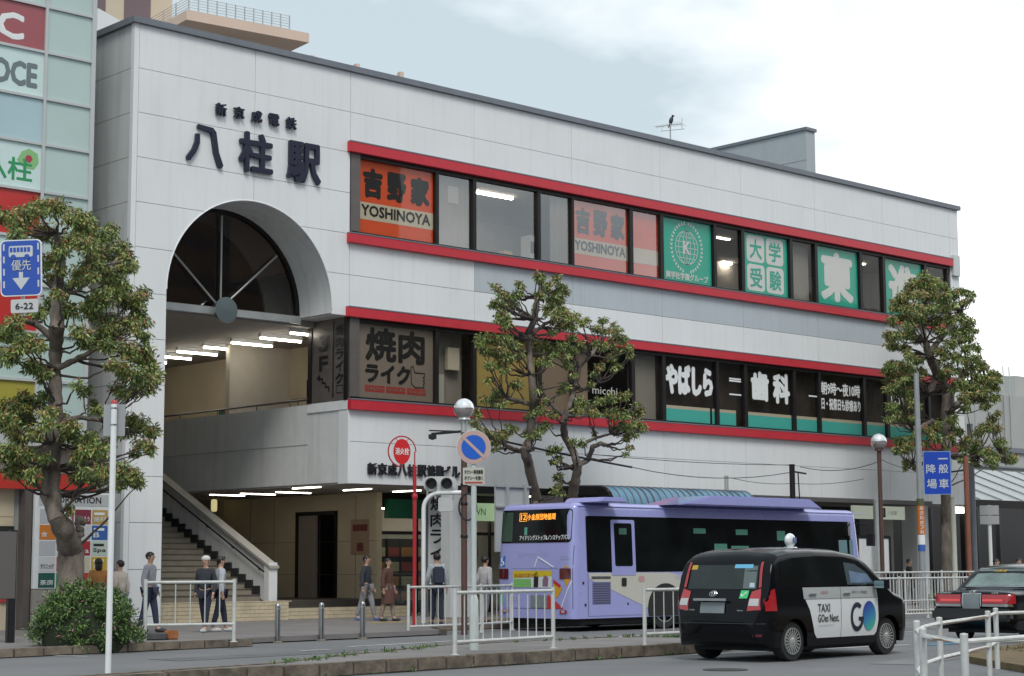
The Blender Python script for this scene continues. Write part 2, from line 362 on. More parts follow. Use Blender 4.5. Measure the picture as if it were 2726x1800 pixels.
for k in range(-1, 13):
    z0 = 0 if k < 0 else ROW[k]; z1 = ROW[k + 1]
    for c in range(10):
        x0, x1 = COLS[c], COLS[c + 1]
        if k < 3 and c >= 2: continue
        if k in WIN and 2 <= c <= 8: continue
        if k < 7 and c == 1: continue
        b = MB(); cut_panel(b, x0 + J, x1 - J, z0 + J, z1 - J, YF, .05)
        if not b.v: continue
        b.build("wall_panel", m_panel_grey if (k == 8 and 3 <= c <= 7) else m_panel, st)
        cut_panel(back, x0, x1, z0, z1, YF + .045 + (.001 * (c % 2)), .25, AR + .008)
back.build("wall_backing", m_joint, st)
# corner trim and left side wall panels
b = MB(); b.box(23.05, YF - .008, 0, 23.19, YF + .14, ZT); b.build("corner_trim", m_panel, st)
for k in range(-1, 13):
    z0 = 0 if k < 0 else ROW[k]; z1 = ROW[k + 1]
    for y0, y1 in ((YF + .15, 42.6), (42.6, 46.6), (46.6, 50.6)):
        b = MB(); b.box(23.08, y0 + J, z0 + J, 23.13, y1 - J, z1 - J); b.build("wall_panel", m_panel_side, st)
b = MB(); b.box(23.125, YF + .3, 0, 23.4, 62, ZT - .01); b.build("side_wall", m_joint, st)
b = MB(); b.box(59.05, YF + .3, 3.75, 59.3, 62, ZT - .02); b.build("side_wall", m_panel_side, st)
b = MB(); b.box(22.98, YF - .1, ZT, 59.4, YF + .5, ZT + .16); b.box(22.98, YF + .5, ZT, 23.5, 62, ZT + .16); b.box(58.9, YF + .5, ZT, 59.4, 62, ZT + .16); b.build("roof_coping", m_coping, st)
b = MB(); b.box(23.5, YF + .5, ZT - .6, 58.9, 62, ZT - .3); b.build("roof", m_darkgrey, st)
# reveal of the arch
b = MB(); n = 40
ang = [math.pi * i / n for i in range(n + 1)]
pts = [(AC + AR * math.cos(a), AZ + AR * math.sin(a)) for a in ang]
pts = [(AC + AR, 8.27)] + pts + [(AC - AR, 0)]
V = []; Fc = []
for i, (x, z) in enumerate(pts): V += [(x, YF + .004, z), (x, YF + 1.46, z)]
for i in range(len(pts) - 1): Fc.append((2 * i, 2 * i + 1, 2 * i + 3, 2 * i + 2))
b.add(V, Fc); b.build("arch_reveal", m_reveal, st, smooth=True)
b = MB(); b.box(AC + AR, YF + .05, 8.262, 29.88, YF + 1.46, 8.30); b.build("soffit", m_reveal, st)
# arch edge trim
b = MB(); b.tube([(AC + (AR) * math.cos(a), YF - .004, AZ + AR * math.sin(a)) for a in ang], .018, 5); b.build("arch_trim", m_white, st, smooth=True)
# lunette window at the back of the reveal
YL = YF + 1.46
lun = MB(); lun.prism([(AC + (AR - .02) * math.cos(a), AZ + (AR - .02) * math.sin(a)) for a in ang] + [(AC - AR + .02, 8.3), (AC + AR - .02, 8.3)], (0, YL + .1, 0), EX, EZ, .02)
fr = MB()
for a0, a1 in zip(ang[:-1], ang[1:]):
    fr.prism([(AC + AR * math.cos(a0), AZ + AR * math.sin(a0)), (AC + AR * math.cos(a1), AZ + AR * math.sin(a1)), (AC + (AR - .09) * math.cos(a1), AZ + (AR - .09) * math.sin(a1)), (AC + (AR - .09) * math.cos(a0), AZ + (AR - .09) * math.sin(a0))][::-1], (0, YL + .02, 0), EX, EZ, .12)
lf = fr.build("arch_window", m_bronze, st); lun.build("pane", m_glass_dark, lf)
HUB = (AC, YL - .06, 8.33)
sp = MB()
for a in (0, 48, -48):
    d = Vector((math.sin(rad(a)), 0, math.cos(rad(a)))); L1 = 2.5 if a == 0 else 2.42
    sp = MB(); sp.tube([Vector(HUB) + d * .2 + EY * .06, Vector(HUB) + d * L1 + EY * .06], .028, 6); sp.build("spoke", m_alu, lf, smooth=True)
b = MB(); b.box(AC - AR + .02, YL - .08, 8.14, AC + AR, YL + .08, 8.34); b.build("beam", m_alu, lf, bevel=.01)
b = MB(); b.lathe((AC, YL - .2, 8.26), [(.33, 0), (.345, .04), (.345, .09), (.0, .10)], 32, axis=(0, -1, 0)); b.build("hub_disc", mat("mirror_disc", (.45, .55, .58), .15, metal=.85), lf, smooth=True)
# behind the lunette: brown wall and columns model a reflected building; warm shop sign
b = MB(); b.box(23.4, YL + 6, 8.4, 34, YL + 6.1, 12.5); b.build("mirrored_building_wall", mat("brown_wall", (.30, .18, .12), .7, var=.3, vscale=.8), st)
b = MB()
for x in (25.2, 27.6, 30.0): b.box(x, YL + 1.4, 8.4, x + .3, YL + 1.7, 12.5)
b.build("mirrored_building_column", m_dark, st)
b = MB()
b.text("焼", (24.45, YL + 1.2, 9.55), EX, EZ, .42, .5, bold=.04); b.build("lit_shop_letter", mat("warm_sign", (1, .62, .18), .5, emit=1.2), st)
# ceiling of the stair hall, slab
b = MB(); b.box(23.4, YL + .1, 8.10, 34, 62, 8.38); b.build("hall_ceiling", m_ceil, st)
for i in range(7):
    y = 40.55 + i * 1.43
    for x in (30.05,):
        l = MB(); l.box(x - .72, y - .05, 7.98, x + .72, y + .05, 8.1); lo = l.build("ceiling_lamp", m_white, st)
        l = MB(); l.tube([(x - .7, y, 7.95), (x + .7, y, 7.95)], .028, 8); l.build("tube", m_tube, lo, smooth=True)
# tan wall of the upper concourse (X = 32.3) with tiles grid, gate opening, poster and door
XW = 32.3
b = MB(); b.box(XW, 43.0, 4.8, XW + .2, 52.0, 8.1); b.box(XW, 52, 7.0, XW + .2, 56, 8.1); b.box(XW, 56, 4.8, XW + .2, 62, 8.1); b.box(XW, 40.2, 7.2, XW + .2, 43.0, 8.1)
cw = b.build("concourse_wall", m_tan, st)
b = MB(); b.box(XW - .02, 43.02, 4.8, XW, 43.75, 7.1); b.build("corridor_door", m_bronze, cw)
b = MB(); b.box(XW - .03, 47.2, 5.3, XW - .004, 48.4, 6.5)
b.build("poster_board", m_darkgrey, cw)
for i in range(8):
    q = MB(); q.box(XW - .04, 47.25 + .28 * (i % 4), 5.35 + .55 * (i // 4), XW - .031, 47.5 + .28 * (i % 4), 5.86 + .55 * (i // 4))
    q.build("poster", [mat("poster_red", (.4, .06, .05), .6), mat("poster_dgreen", (.02, .16, .09), .6), mat("poster_teal", (.03, .2, .18), .6)][i % 3], cw)
b = MB()
for z in (5.95, 6.55): b.box(XW - .012, 43.8, z, XW + .001, 47.1, z + .012)
for y in (44.6, 46.0): b.box(XW - .012, y, 4.8, XW + .001, y + .012, 6.5)
b.build("wall_groove", m_bronze2, cw)
b = MB(); b.box(XW - .05, 49.2, 5.4, XW, 49.45, 5.8); b.box(XW - .03, 44.6, 6.3, XW, 45.2, 6.42); b.build("wall_device", m_darkgrey, cw)
# gate opening beyond: dark frame, bright strips, doors
b = MB(); b.box(XW - .06, 51.8, 6.95, XW, 56.2, 7.1); b.box(XW - .06, 51.8, 4.8, XW, 51.95, 7); b.box(XW - .06, 53.2, 4.8, XW, 53.3, 7); b.build("opening_frame", m_bronze, cw)
b = MB(); b.box(34.5, 50, 4.8, 34.6, 58, 8.0); b.build("shop_back_wall", m_dark, st)
for i in range(4):
    b = MB(); b.box(33.2, 52.3, 5.35 + .38 * i, 33.24, 55.7, 5.42 + .38 * i); b.build("lit_shelf", m_tubeoff, st)
b = MB(); b.box(23.4, 61.5, 0, 34, 61.7, 8.1); b.build("rear_wall", m_ceil, st)
# parapet of the upper landing (X = 29.86) and deck
PX = 29.86
b = MB(); b.box(PX, YF + .05, 3.79, PX + .2, 40.38, 5.74); b.box(PX + .001, 40.38, 3.79, PX + .2, 58, 5.98)
pr_ = b.build("parapet_wall", m_reveal, st)
b = MB(); b.box(PX - .006, 40.4, 4.87, PX + .01, 58, 4.89); b.build("parapet_joint", m_joint, pr_)
b = MB(); b.box(PX - .016, YF - .006, 3.75, PX + .05, YF + .42, 5.73); b.build("corner_trim", m_panel, pr_)
b = MB(); b.tube([(PX + .1, 40.42, 6.14), (PX + .1, 58, 6.14)], .03, 6)
for i in range(9): b.tube([(PX + .1, 41 + 2 * i, 5.98), (PX + .1, 41 + 2 * i, 6.14)], .015, 5)
b.build("handrail", m_bronze, pr_, smooth=True)
b = MB(); b.box(PX + .19, YF + .3, 4.55, 60, 62, 4.8); b.build("deck", m_roomfloor, st)
b = MB(); b.box(PX + .02, YF + .3, 3.74, 59.2, 62, 3.80); b.build("lower_soffit", m_ceil, st)
b = MB(); b.box(PX - .03, YF + .02, 5.742, PX + .3, 40.40, 5.99); b.build("white_ledge", m_white, st)
# soffit strip lamps
for px, py, dr in ((816, 1299, 1), (781, 1312, 0), (605, 1319, 0), (951, 1304, 1), (1083, 1308, 1), (687, 1316, 0), (1400, 1322, 0), (1560, 1330, 0)):
    P = at(px, py, Z=3.72); l = MB(); hx, hy = (.035, .62) if dr else (.62, .035); l.box(P.x - hx, P.y - hy, 3.71, P.x + hx, P.y + hy, 3.735); l.build("soffit_lamp", m_tubeoff, st)
# left return panel with 3F sign (X = 29.86 plane facing the arch)
b = MB(); b.box(PX - .02, YF + .05, 5.995, PX + .03, 40.35, 8.26)
sgn = b.build("window_return_panel", m_bronze2, st)
EYm = Vector((0, -1, 0))
def onleft(y, z): return (PX - .024, y, z)
b = MB(); b.box(PX - .03, 39.22, 6.1, PX - .018, 39.26, 8.2); b.box(PX - .05, 40.2, 6.0, PX + .03, 40.36, 8.26); b.box(PX - .05, YF + .02, 6.0, PX + .0, YF + .16, 8.26); b.build("return_mullion", m_bronze, sgn)
b = MB(); b.text("3F", onleft(39.95, 6.0), EYm, EZ, .1, .1)
b = MB(); b.text("3", onleft(39.88, 7.4), EYm, EZ, .42, .45, bold=.08, lift=.01); b.text("F", onleft(39.86, 6.85), EYm, EZ, .4, .42, bold=.04, lift=.01)
for (y, z, w_, h_) in ((39.9, 6.62, .2, .05), (39.75, 6.5, .05, .14), (39.75, 6.5, .17, .05), (39.6, 6.38, .05, .14), (39.6, 6.38, .17, .05), (39.45, 6.26, .05, .14)):
    b.add([onleft(y, z), onleft(y - w_, z), onleft(y - w_, z + h_), onleft(y, z + h_)], [(0, 1, 2, 3)])
b.add([(PX - .03, 39.98, 6.66), (PX - .03, 39.8, 6.58), (PX - .03, 39.84, 6.78)], [(0, 1, 2)])
b.build("lettering", m_black, sgn)
b = MB()
for i, ch in enumerate("焼肉ライク"): b.text(ch, onleft(39.12, 7.78 - .33 * i), EYm, EZ, .34, .29, bold=.03, lift=.01)
for q in ((39.1, 6.2, .3, .02), (39.1, 6.4, .3, .02), (39.1, 6.2, .02, .2), (38.82, 6.2, .02, .2)):
    b.add([onleft(q[0], q[1]), onleft(q[0] - q[2], q[1]), onleft(q[0] - q[2], q[1] + q[3]), onleft(q[0], q[1] + q[3])], [(0, 1, 2, 3)])
b.build("lettering", m_black, sgn)

# ---------------------------------------------------------------- red bands and window bands
for z0, z1, xl in ((12.79, 13.07, 29.76), (10.27, 10.53, 29.76), (8.24, 8.50, 29.74), (5.73, 6.0, 29.84)):
    b = MB(); b.box(xl, YF - .14, z0, 58.72, YF + .06, z1); o = b.build("red_band", m_red, st, bevel=.008)
    b = MB(); b.box(xl + .01, YF - .15, z1 - .002, 58.73, YF + .05, z1 + .03); b.build("band_flashing", m_coping, o)
b = MB(); b.box(58.75, YF - .12, 12.45, 59.2, YF + .02, 13.25); b.build("service_box", m_panel_side, st, bevel=.01)
MUL = [(29.95, 30.2), (32.93, 33.05), (34.35, 34.48), (36.95, 37.07), (38.38, 38.48), (40.95, 41.1), (42.37, 42.52), (44.97, 45.1), (46.38, 46.54), (48.96, 49.11), (50.36, 50.5), (52.95, 53.1), (54.34, 54.5), (56.95, 57.1), (58.45, 58.62)]
rooms = MB(); floors = MB()
for zb, zt, ri in ((10.53, 12.79, 0), (6.0, 8.24, 1)):
    fr = MB(); fr.box(29.9, YF - .02, zb, 58.65, YF + .16, zb + .09); fr.box(29.9, YF + .0, zt - .11, 58.65, YF + .16, zt)
    wf = fr.build("window_frame", m_bronze2 if 0 else m_bronze, st)
    b = MB(); b.box(29.93, YF - .03, zb, 58.6, YF + .02, zb + .05); b.build("window_sill", m_bronze2, wf)
    b = MB(); b.box(29.88, YF - .02, zb, 30.2, YF + .1, zt); b.build("jamb", m_bronze2, wf)
    for i, (a, c) in enumerate(MUL):
        if i == 0: continue
        b = MB(); b.box(a, YF - .01, zb + .05, c, YF + .15, zt - .05); b.build("mullion", m_bronze, wf)
    for (a0, a1), (b0, b1) in zip(MUL[:-1], MUL[1:]):
        b = MB(); b.add([(a1 - .01, YF + .085, zb + .08), (b0 + .01, YF + .085, zb + .08), (b0 + .01, YF + .085, zt - .1), (a1 - .01, YF + .085, zt - .1)], [(0, 1, 2, 3)])
        b.build("pane", (m_glass_first if a1 < 31 else m_glass_green if 42 < a1 and a1 < 58 and ri == 0 else m_glass) if ri == 0 else m_glass_first, wf)
    # room behind
    b = MB(); b.box(30.1, 44.6, zb - .6, 59, 44.8, zt + .5); b.build("room_wall", m_roombeige, st)
    b = MB(); b.box(30.1, YF + .3, zt + .25, 59, 44.8, zt + .35); b.build("room_ceiling", m_ceil, st)
    b = MB(); b.box(30.1, YF + .3, zb - .75, 59, 44.8, zb - .65); b.build("room_floor", m_roomfloor, st)
for (px, py, Y_, zc) in ((1310, 517, 0, 13.02), (1935, 699, 0, 13.02), (1580, 1010, 1, 8.45)):
    P = at(px, py, Z=zc); lw = .25 if px == 1935 else .85; b = MB(); b.box(P.x - lw, P.y - .05, zc - .06, P.x + lw, P.y + .05, zc - .01); b.build("room_lamp", m_tube, st)
for x_ in (34.9, 47.5, 51.5, 55.5):
    b = MB(); b.box(x_, YF + 2.6, 13.0, x_ + 1.4, YF + 2.7, 13.04); b.build("room_lamp", m_tubeoff, st)  # extra lamps added to brighten the rooms behind the glass
b = MB(); b.tube([(24.6, 44.6, 12.0), (26.8, 44.6, 12.0)], .04, 6); b.build("lunette_fill_lamp", m_tubeoff, st)  # added lamp, brightens the space behind the lunette
# dark backing, blinds and things seen through the glass
def behind(name, x0, x1, z0, z1, m, y=YF + .14, th=.02):
    b = MB(); b.box(x0, y, z0, x1, y + th, z1); return b.build(name, m, st)
m_blind = mat("grey_beige_blind", (.30, .28, .25), .8, var=.12, stretch=(8, 1, .3))
behind("blind", 33.06, 34.34, 10.6, 12.75, m_blind); behind("notice", 33.5, 33.9, 11.9, 12.4, mat("pale_notice", (.5, .48, .45), .8), YF + .125, .01)
behind("blind", 37.6, 38.37, 10.6, 12.75, m_blind); behind("blind", 49.12, 50.35, 10.6, 12.75, m_blind, YF + .3)
behind("blind", 33.06, 34.34, 6.0, 8.24, m_blind, YF + .5); behind("blind", 41.1, 42.36, 6.0, 8.24, m_blind, YF + .3)
b = MB(); b.box(33.65, YF + .3, 7.1, 34.1, YF + .45, 7.75); b.build("wall_box", m_cream, st, bevel=.01)
behind("white_panel", 33.1, 33.5, 6.1, 6.95, mat("pale_notice", (.5, .48, .45), .8), YF + .3)
behind("yellow_blind", 34.5, 36.94, 6.05, 8.2, mat("yellow_sheet", (.48, .36, .11), .7, var=.05), YF + .16)
behind("brown_blind", 37.08, 39.2, 6.05, 8.2, mat("brown_sheet", (.30, .225, .165), .7, var=.05), YF + .2)
b = MB(); b.box(37.28, YF + .7, 10.5, 37.65, YF + 1.1, 11.5); b.box(37.3, YF + .69, 10.95, 37.6, YF + .7, 11.3, 1); b.build("office_machine", [m_whiteprint, m_darkgrey], st, bevel=.01)
b = MB(); b.box(36.4, YF + .9, 10.2, 36.75, YF + 1.2, 10.95); b.build("yellow_box", mat("yellow_box", (.55, .36, .07), .6), st)
behind("dark_room_backing", 42.5, 58.5, 5.9, 8.4, mat("dark_backing_brown", (.055, .042, .036), .6, var=.4, vscale=1.5), YF + .45)  # dark sheet put in for the unlit room behind these panes
m_sheetbase = mat("taupe_sheet", (.27, .225, .19), .6)
# --- window sheets
YS = YF + .105
def wsheet(x0, x1, z0, z1, m, name="window_sheet", y=YS): 
    b = MB(); b.box(x0, y, z0, x1, y + .01, z1); return b.build(name, m, wf_now)
wf_now = [c for c in st.children if c.name.startswith("window_frame")][0]
def yoshi(x0, x1, full=True, y=YS):
    s = wsheet(x0, x1, 10.62, 12.68, m_orange)
    b = MB(); b.box(x0, y - .004, 11.02, x1, y + .001, 11.5); b.build("cream_strip", m_cream, s)
    if full:
        W = x1 - x0; b = MB()
        for i, ch in enumerate("吉野家"): b.text(ch, (x0 + W * (.06 + .315 * i), y - .003, 11.64), EX, EZ, W * .26, .84, bold=.09, lift=.004)
        b.text("YOSHINOYA", (x0 + W * .04, y - .006, 11.12), EX, EZ, W * .92, .32, bold=.05, lift=.004); b.build("lettering", m_black, s)
yoshi(30.22, 32.92); yoshi(38.5, 40.94); yoshi(41.12, 42.36, False)
s = wsheet(42.54, 44.95, 10.62, 12.68, m_green)
b = MB(); cx, cz, R0 = 43.74, 11.78, .56
def ring(b, cx, cz, rx, rz, wd, y, n=40, a0=0, a1=360):
    for i in range(n):
        t0, t1 = rad(a0 + (a1 - a0) * i / n), rad(a0 + (a1 - a0) * (i + 1) / n)
        b.add([(cx + (rx - wd) * math.sin(t0), y, cz + (rz - wd) * math.cos(t0)), (cx + rx * math.sin(t0), y, cz + rz * math.cos(t0)), (cx + rx * math.sin(t1), y, cz + rz * math.cos(t1)), (cx + (rx - wd) * math.sin(t1), y, cz + (rz - wd) * math.cos(t1))], [(0, 1, 2, 3)])
yy = YS - .006
ring(b, cx, cz, R0, R0, .025, yy)
for f_ in (.35, .72): ring(b, cx, cz, R0 * f_, R0, .022, yy)
b.box(cx - .011, yy, cz - R0, cx + .011, yy + .001, cz + R0)
for q in (-.62, -.32, 0, .32, .62):
    hw = R0 * math.sqrt(1 - q * q); b.box(cx - hw, yy, cz + q * R0 - .01, cx + hw, yy + .001, cz + q * R0 + .01)
for sgn_ in (-1, 1):
    for i in range(17):
        a = rad(12 + i * 9.8); px_, pz_ = cx + sgn_ * .74 * math.sin(a), cz + .80 * math.cos(a)
        for off in (-.5, .5):
            d = a + off * .9; u = Vector((sgn_ * math.cos(d), 0, -math.sin(d))) * -1; v = Vector((u.z, 0, -u.x)); P = Vector((px_, yy, pz_))
            b.add([P, P + u * .055 + v * .026, P + u * .12, P + u * .055 - v * .026], [(0, 1, 2, 3)])
b.text("K", (cx - .17, yy - .002, cz - .22), EX, EZ, .34, .44, bold=.05, lift=.002)
b.text("興学社学園グループ", (42.72, yy, 10.70), EX, EZ, 2.05, .24, bold=.035, lift=.002); b.build("lettering", m_whiteprint, s)
s = wsheet(46.56, 48.94, 10.62, 12.68, m_green)
b = MB(); g2 = MB()
for i, ch in enumerate("大学受験"):
    x0, z0 = 46.78 + (i % 2) * 1.02, 11.70 - (i // 2) * .98
    b.prism(rrect(x0, z0, x0 + .92, z0 + .9, .14), (0, YS - .003, 0), EX, EZ, .002); g2.text(ch, (x0 + .14, YS - .006, z0 + .11), EX, EZ, .64, .68, bold=.03, lift=.002)
b.build("white_tile_print", m_whiteprint, s); g2.build("lettering", m_green, s)
for x0, x1, ch in ((50.52, 52.93, "東"), (54.52, 56.93, "進")):
    s = wsheet(x0, x1, 10.62, 12.68, m_green); b = MB(); b.text(ch, (x0 + .26, YS - .004, 10.76), EX, EZ, x1 - x0 - .52, 1.78, bold=.06, lift=.002); b.build("lettering", m_whiteprint, s)
wf_now = [c for c in st.children if c.name.startswith("window_frame")][1]
s = wsheet(30.22, 32.92, 6.08, 8.13, m_sheetbase)
b = MB(); b.text("焼肉", (30.5, YS - .004, 7.12), EX, EZ, 2.12, .94, bold=.05, lift=.002); b.text("ライク", (30.5, YS - .004, 6.52), EX, EZ, 1.6, .54, bold=.07, lift=.002)
b.build("lettering", m_black, s)
b = MB()
hand = [(32.12, 7.05), (32.2, 7.08), (32.26, 6.9), (32.62, 6.9), (32.62, 6.8), (32.56, 6.8), (32.62, 6.72), (32.56, 6.7), (32.62, 6.62), (32.56, 6.6), (32.6, 6.5), (32.28, 6.48), (32.14, 6.58), (32.12, 7.05)]
b.tube([(x, YS - .004, z) for x, z in hand], .016, 4); b.build("hand_outline", m_black, s)
for i, wd in enumerate(("TASTY!", "QUICK!", "VALUE!")):
    x0 = 30.5 + i * .74; b = MB(); b.box(x0, YS - .004, 6.27, x0 + .68, YS - .001, 6.45); r_ = b.build("red_tag", mat("dull_red_print", (.42, .04, .035), .6), s)
    b = MB(); b.text(wd, (x0 + .05, YS - .006, 6.31), EX, EZ, .58, .1, bold=.01, lift=.001); b.build("lettering", m_sheetbase, r_)
b = MB(); b.text("micchi", (39.3, YS - .004, 6.75), EX, EZ, 1.1, .24, bold=.01, lift=.002); b.build("lettering", m_whiteprint, wf_now)
for a, c in ((42.54, 44.75), (44.86, 46.05), (46.58, 48.98), (49.2, 50.36), (50.52, 52.94), (53.12, 54.33), (54.52, 56.93), (57.12, 58.44)):
    b = MB(); b.box(a, YS, 6.08, c, YS + .008, 6.50); o = b.build("turquoise_strip", mat("turquoise_sheet", (.09, .60, .55), .5), wf_now)
    b = MB(); b.box(a, YS, 6.50, c, YS + .008, 6.60); b.build("cream_strip", m_cream, o)
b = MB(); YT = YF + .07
q_ = MB(); q_.text("やばしら", (42.58, YT, 6.95), EX, EZ, 2.3, 1.0, bold=.07, lift=.002); q_.build("lettering", m_whiteprint, wf_now)
q_ = MB(); q_.text("歯", (46.8, YT, 6.98), EX, EZ, .95, 1.0, bold=.07, lift=.002); q_.build("lettering", m_whiteprint, wf_now); q_ = MB(); q_.text("科", (47.95, YT, 6.95), EX, EZ, .92, 1.04, bold=.07, lift=.002); q_.build("lettering", m_whiteprint, wf_now)
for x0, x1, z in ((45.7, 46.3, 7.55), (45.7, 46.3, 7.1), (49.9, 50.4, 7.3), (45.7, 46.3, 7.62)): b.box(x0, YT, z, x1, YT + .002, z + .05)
q_ = MB(); q_.text("朝9時〜夜10時", (50.6, YT, 7.42), EX, EZ, 2.25, .46, bold=.03, lift=.002); q_.build("lettering", m_whiteprint, wf_now); q_ = MB(); q_.text("日・祝祭日も診療あり", (50.6, YT, 6.9), EX, EZ, 2.25, .42, bold=.03, lift=.002); q_.build("lettering", m_whiteprint, wf_now)
q_ = MB(); q_.text("12台", (54.7, YT, 7.3), EX, EZ, .9, .4, bold=.03, lift=.002); q_.build("lettering", m_whiteprint, wf_now)
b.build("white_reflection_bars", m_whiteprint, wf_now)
# ---------------------------------------------------------------- raised letters on the facade
LET = [("柱", 26.17, 27.23, 11.73, 12.8), ("駅", 27.69, 28.8, 11.69, 12.79), ("新", 25.44, 25.76, 13.08, 13.41), ("京", 25.99, 26.31, 13.1, 13.41), ("成", 26.54, 26.87, 13.09, 13.4), ("電", 27.09, 27.42, 13.09, 13.41), ("鉄", 27.65, 27.98, 13.09, 13.41)]
for ch, xa, xb, za, zb in LET:
    b = MB(); b.text(ch, (xa, YF, za), EX, EZ, xb - xa, zb - za, ext=.08, bold=.035 if xb - xa > .6 else .03, lift=.03); b.build("sign_letter", m_navy, st)
b = MB()
b.prism([(24.9, 12.66), (24.92, 12.75), (25.36, 12.72), (25.46, 12.62), (25.55, 12.1), (25.69, 11.78), (25.64, 11.70), (25.53, 11.74), (25.40, 12.08), (25.31, 12.58), (24.94, 12.64)][::-1], (0, YF - .09, 0), EX, EZ, .08)
b.prism([(24.86, 12.50), (24.97, 12.50), (24.97, 12.25), (24.86, 12.0), (24.70, 11.78), (24.60, 11.80), (24.60, 11.88), (24.76, 12.1), (24.84, 12.3)], (0, YF - .09, 0), EX, EZ, .08)
b.build("sign_letter", m_navy, st, recalc=True)
nm = "新京成八柱駅第1ビル"; x = 30.48
for ch in nm:
    wd = .19 if ch == "1" else .35
    b = MB(); b.text(ch, (x + .01, YF, 4.0), EX, EZ, wd - .03, .33, ext=.05, bold=.03, lift=.02); b.build("sign_letter", m_blackletter, st); x += wd
# ---------------------------------------------------------------- stair and plinth
ph = MB(); ph.box(24.2, 40.34, .1, 29.2, 41.6, .61); ph.box(24.2, 41.6, .1, 34, 47, .60); ph.box(29.2, 40.9, .1, 34, 41.6, .42)
plinth = ph.build("plinth", m_mortar, st)
def tiles(x0, x1, y, z0, z1, n):
    hh = (z1 - z0) / n
    for r in range(n):
        x = x0 - (.15 if r % 2 else 0)
        while x < x1 - .02:
            a, c = max(x, x0), min(x + .3, x1)
            if c - a > .03:
                t = MB(); dy = random.uniform(-.004, .004); t.box(a + .004, y + dy, z0 + r * hh + .004, c - .004, y + .05, z0 + (r + 1) * hh - .004); t.build("tile", m_tile, plinth)
            x += .3
tiles(24.2, 29.2, 40.29, .12, .61, 5); tiles(29.2, 33.9, 40.85, .12, .42, 3)
t = MB()
for i in range(17): t.box(24.2 + i * .3, 40.28, .612, 24.49 + i * .3, 40.7, .632)
t.build("tile_coping", m_tile, plinth)['kind'] = 'stuff'
stair = MB(); SX0, SX1 = 24.15, 29.15; n = 26
for i in range(n):
    y = 41.55 + i * .345; z = .61 + (i + 1) * .161
    s_ = MB(); s_.box(SX0, y, .3, SX1, y + .36, z); so = s_.build("stair_step", mat("stair_riser", (.27, .235, .18), .8, var=.15), st)
    s_ = MB(); s_.box(SX0, y - .02, z, SX1, y + .36, z + .02); s_.build("tread", mat("stair_tread", (.14, .12, .105), .7), so)
b = MB()
def slz(y): return .61 + (y - 41.4) * .467
b.prism([(41.25, slz(41.25) - .0), (41.25, slz(41.25) + 1.05), (50.4, slz(50.4) + 1.05), (50.4, slz(50.4) - .25), (43, slz(43) - .25 + .2)], (29.38, 0, 0), EY, EZ, .2)
bal = b.build("stair_balustrade", m_reveal, st, recalc=True)
b = MB(); b.box(29.12, 41.1, .6, 29.4, 41.35, 1.66); b.build("newel_post", m_white, bal, bevel=.01)
b = MB(); b.prism([(41.05, slz(41.05) + 1.05), (41.05, slz(41.05) + 1.12), (50.4, slz(50.4) + 1.12), (50.4, slz(50.4) + 1.05)], (29.42, 0, 0), EY, EZ, .32); b.build("balustrade_cap", mat("cap_stone", (.38, .36, .32), .6), bal, recalc=True)
b = MB(); b.tube([(29.08, 41.3, slz(41.3) + .85), (29.08, 50.4, slz(50.4) + .85)], .025, 6)
for i in range(7): y = 41.6 + i * 1.3; b.tube([(29.08, y, slz(y) + .85), (29.13, y, slz(y) + .76), (29.2, y, slz(y) + .76)], .012, 5)
b.build("handrail", m_bronze, bal, smooth=True)
# skirting zig-zag on the balustrade
b = MB()
for i in range(n - 1): y = 41.55 + i * .345; z = .61 + (i + 1) * .161; b.box(29.10, y + .02, z + .02, 29.16, y + .345, z + .26)
b.build("stair_skirting", m_dark, bal)
# ground-floor hall: tan wall with lift door
GX = 33.9
b = MB(); b.box(GX, 42.4, .1, GX + .2, 44.3, 3.75); b.box(GX, 46.4, .1, GX + .2, 60, 3.75); b.box(GX, 44.3, 3.2, GX + .2, 46.4, 3.75)
gw = b.build("hall_wall", m_tan, st)
b = MB()
for z in (1.3, 2.3): b.box(GX - .006, 42.4, z, GX + .001, 60, z + .012)
for y in (43.4, 47.6, 48.9, 50.5): b.box(GX - .006, y, .4, GX + .001, y + .012, 3.7)
b.build("wall_groove", m_bronze2, gw)
b = MB(); b.box(GX - .05, 44.3, .38, GX + .15, 44.42, 3.2); b.box(GX - .05, 46.28, .38, GX + .15, 46.4, 3.2); b.box(GX - .05, 44.3, 3.12, GX + .15, 46.4, 3.24); dfr = b.build("lift_door_frame", m_bronze, gw)
b = MB(); b.box(GX - .01, 45.38, .38, GX + .06, 46.28, 3.12); b.build("door_leaf", mat("taupe_metal", (.30, .255, .22), .4), dfr)
b = MB(); b.box(GX + .08, 44.4, .38, GX + .1, 45.4, 3.14); b.build("pane", glassmat("dark_mirror", (.03, .03, .03), .08), dfr)
b = MB(); b.box(GX + .3, 44.2, .38, GX + 1.6, 46.5, 3.3); b.build("lift_car", m_dark, gw)
b = MB(); b.box(GX - .03, 42.75, 1.9, GX, 43.6, 2.95); pb = b.build("wall_poster", mat("tan_poster", (.40, .27, .18), .6, var=.1), gw)
b = MB(); b.box(GX - .035, 42.8, 2.6, GX - .03, 43.5, 2.8); b.box(GX - .035, 43.0, 2.0, GX - .03, 43.3, 2.25); b.build("poster_print", mat("poster_darkred", (.18, .04, .035), .6), pb)
b = MB(); b.box(28.5, 55, .1, 34, 55.2, 3.75); b.build("hall_wall", m_tan, st)
b = MB(); b.box(30.6, 50.2, .6, 31.0, 50.6, 3.75); b.build("hall_column", m_tan, st)
P = at(492, 1330, Y=52); b = MB(); b.box(P.x - .18, 51.9, P.z - .02, P.x + .18, 52.1, P.z + .03); b.build("small_lamp", m_tube, st)
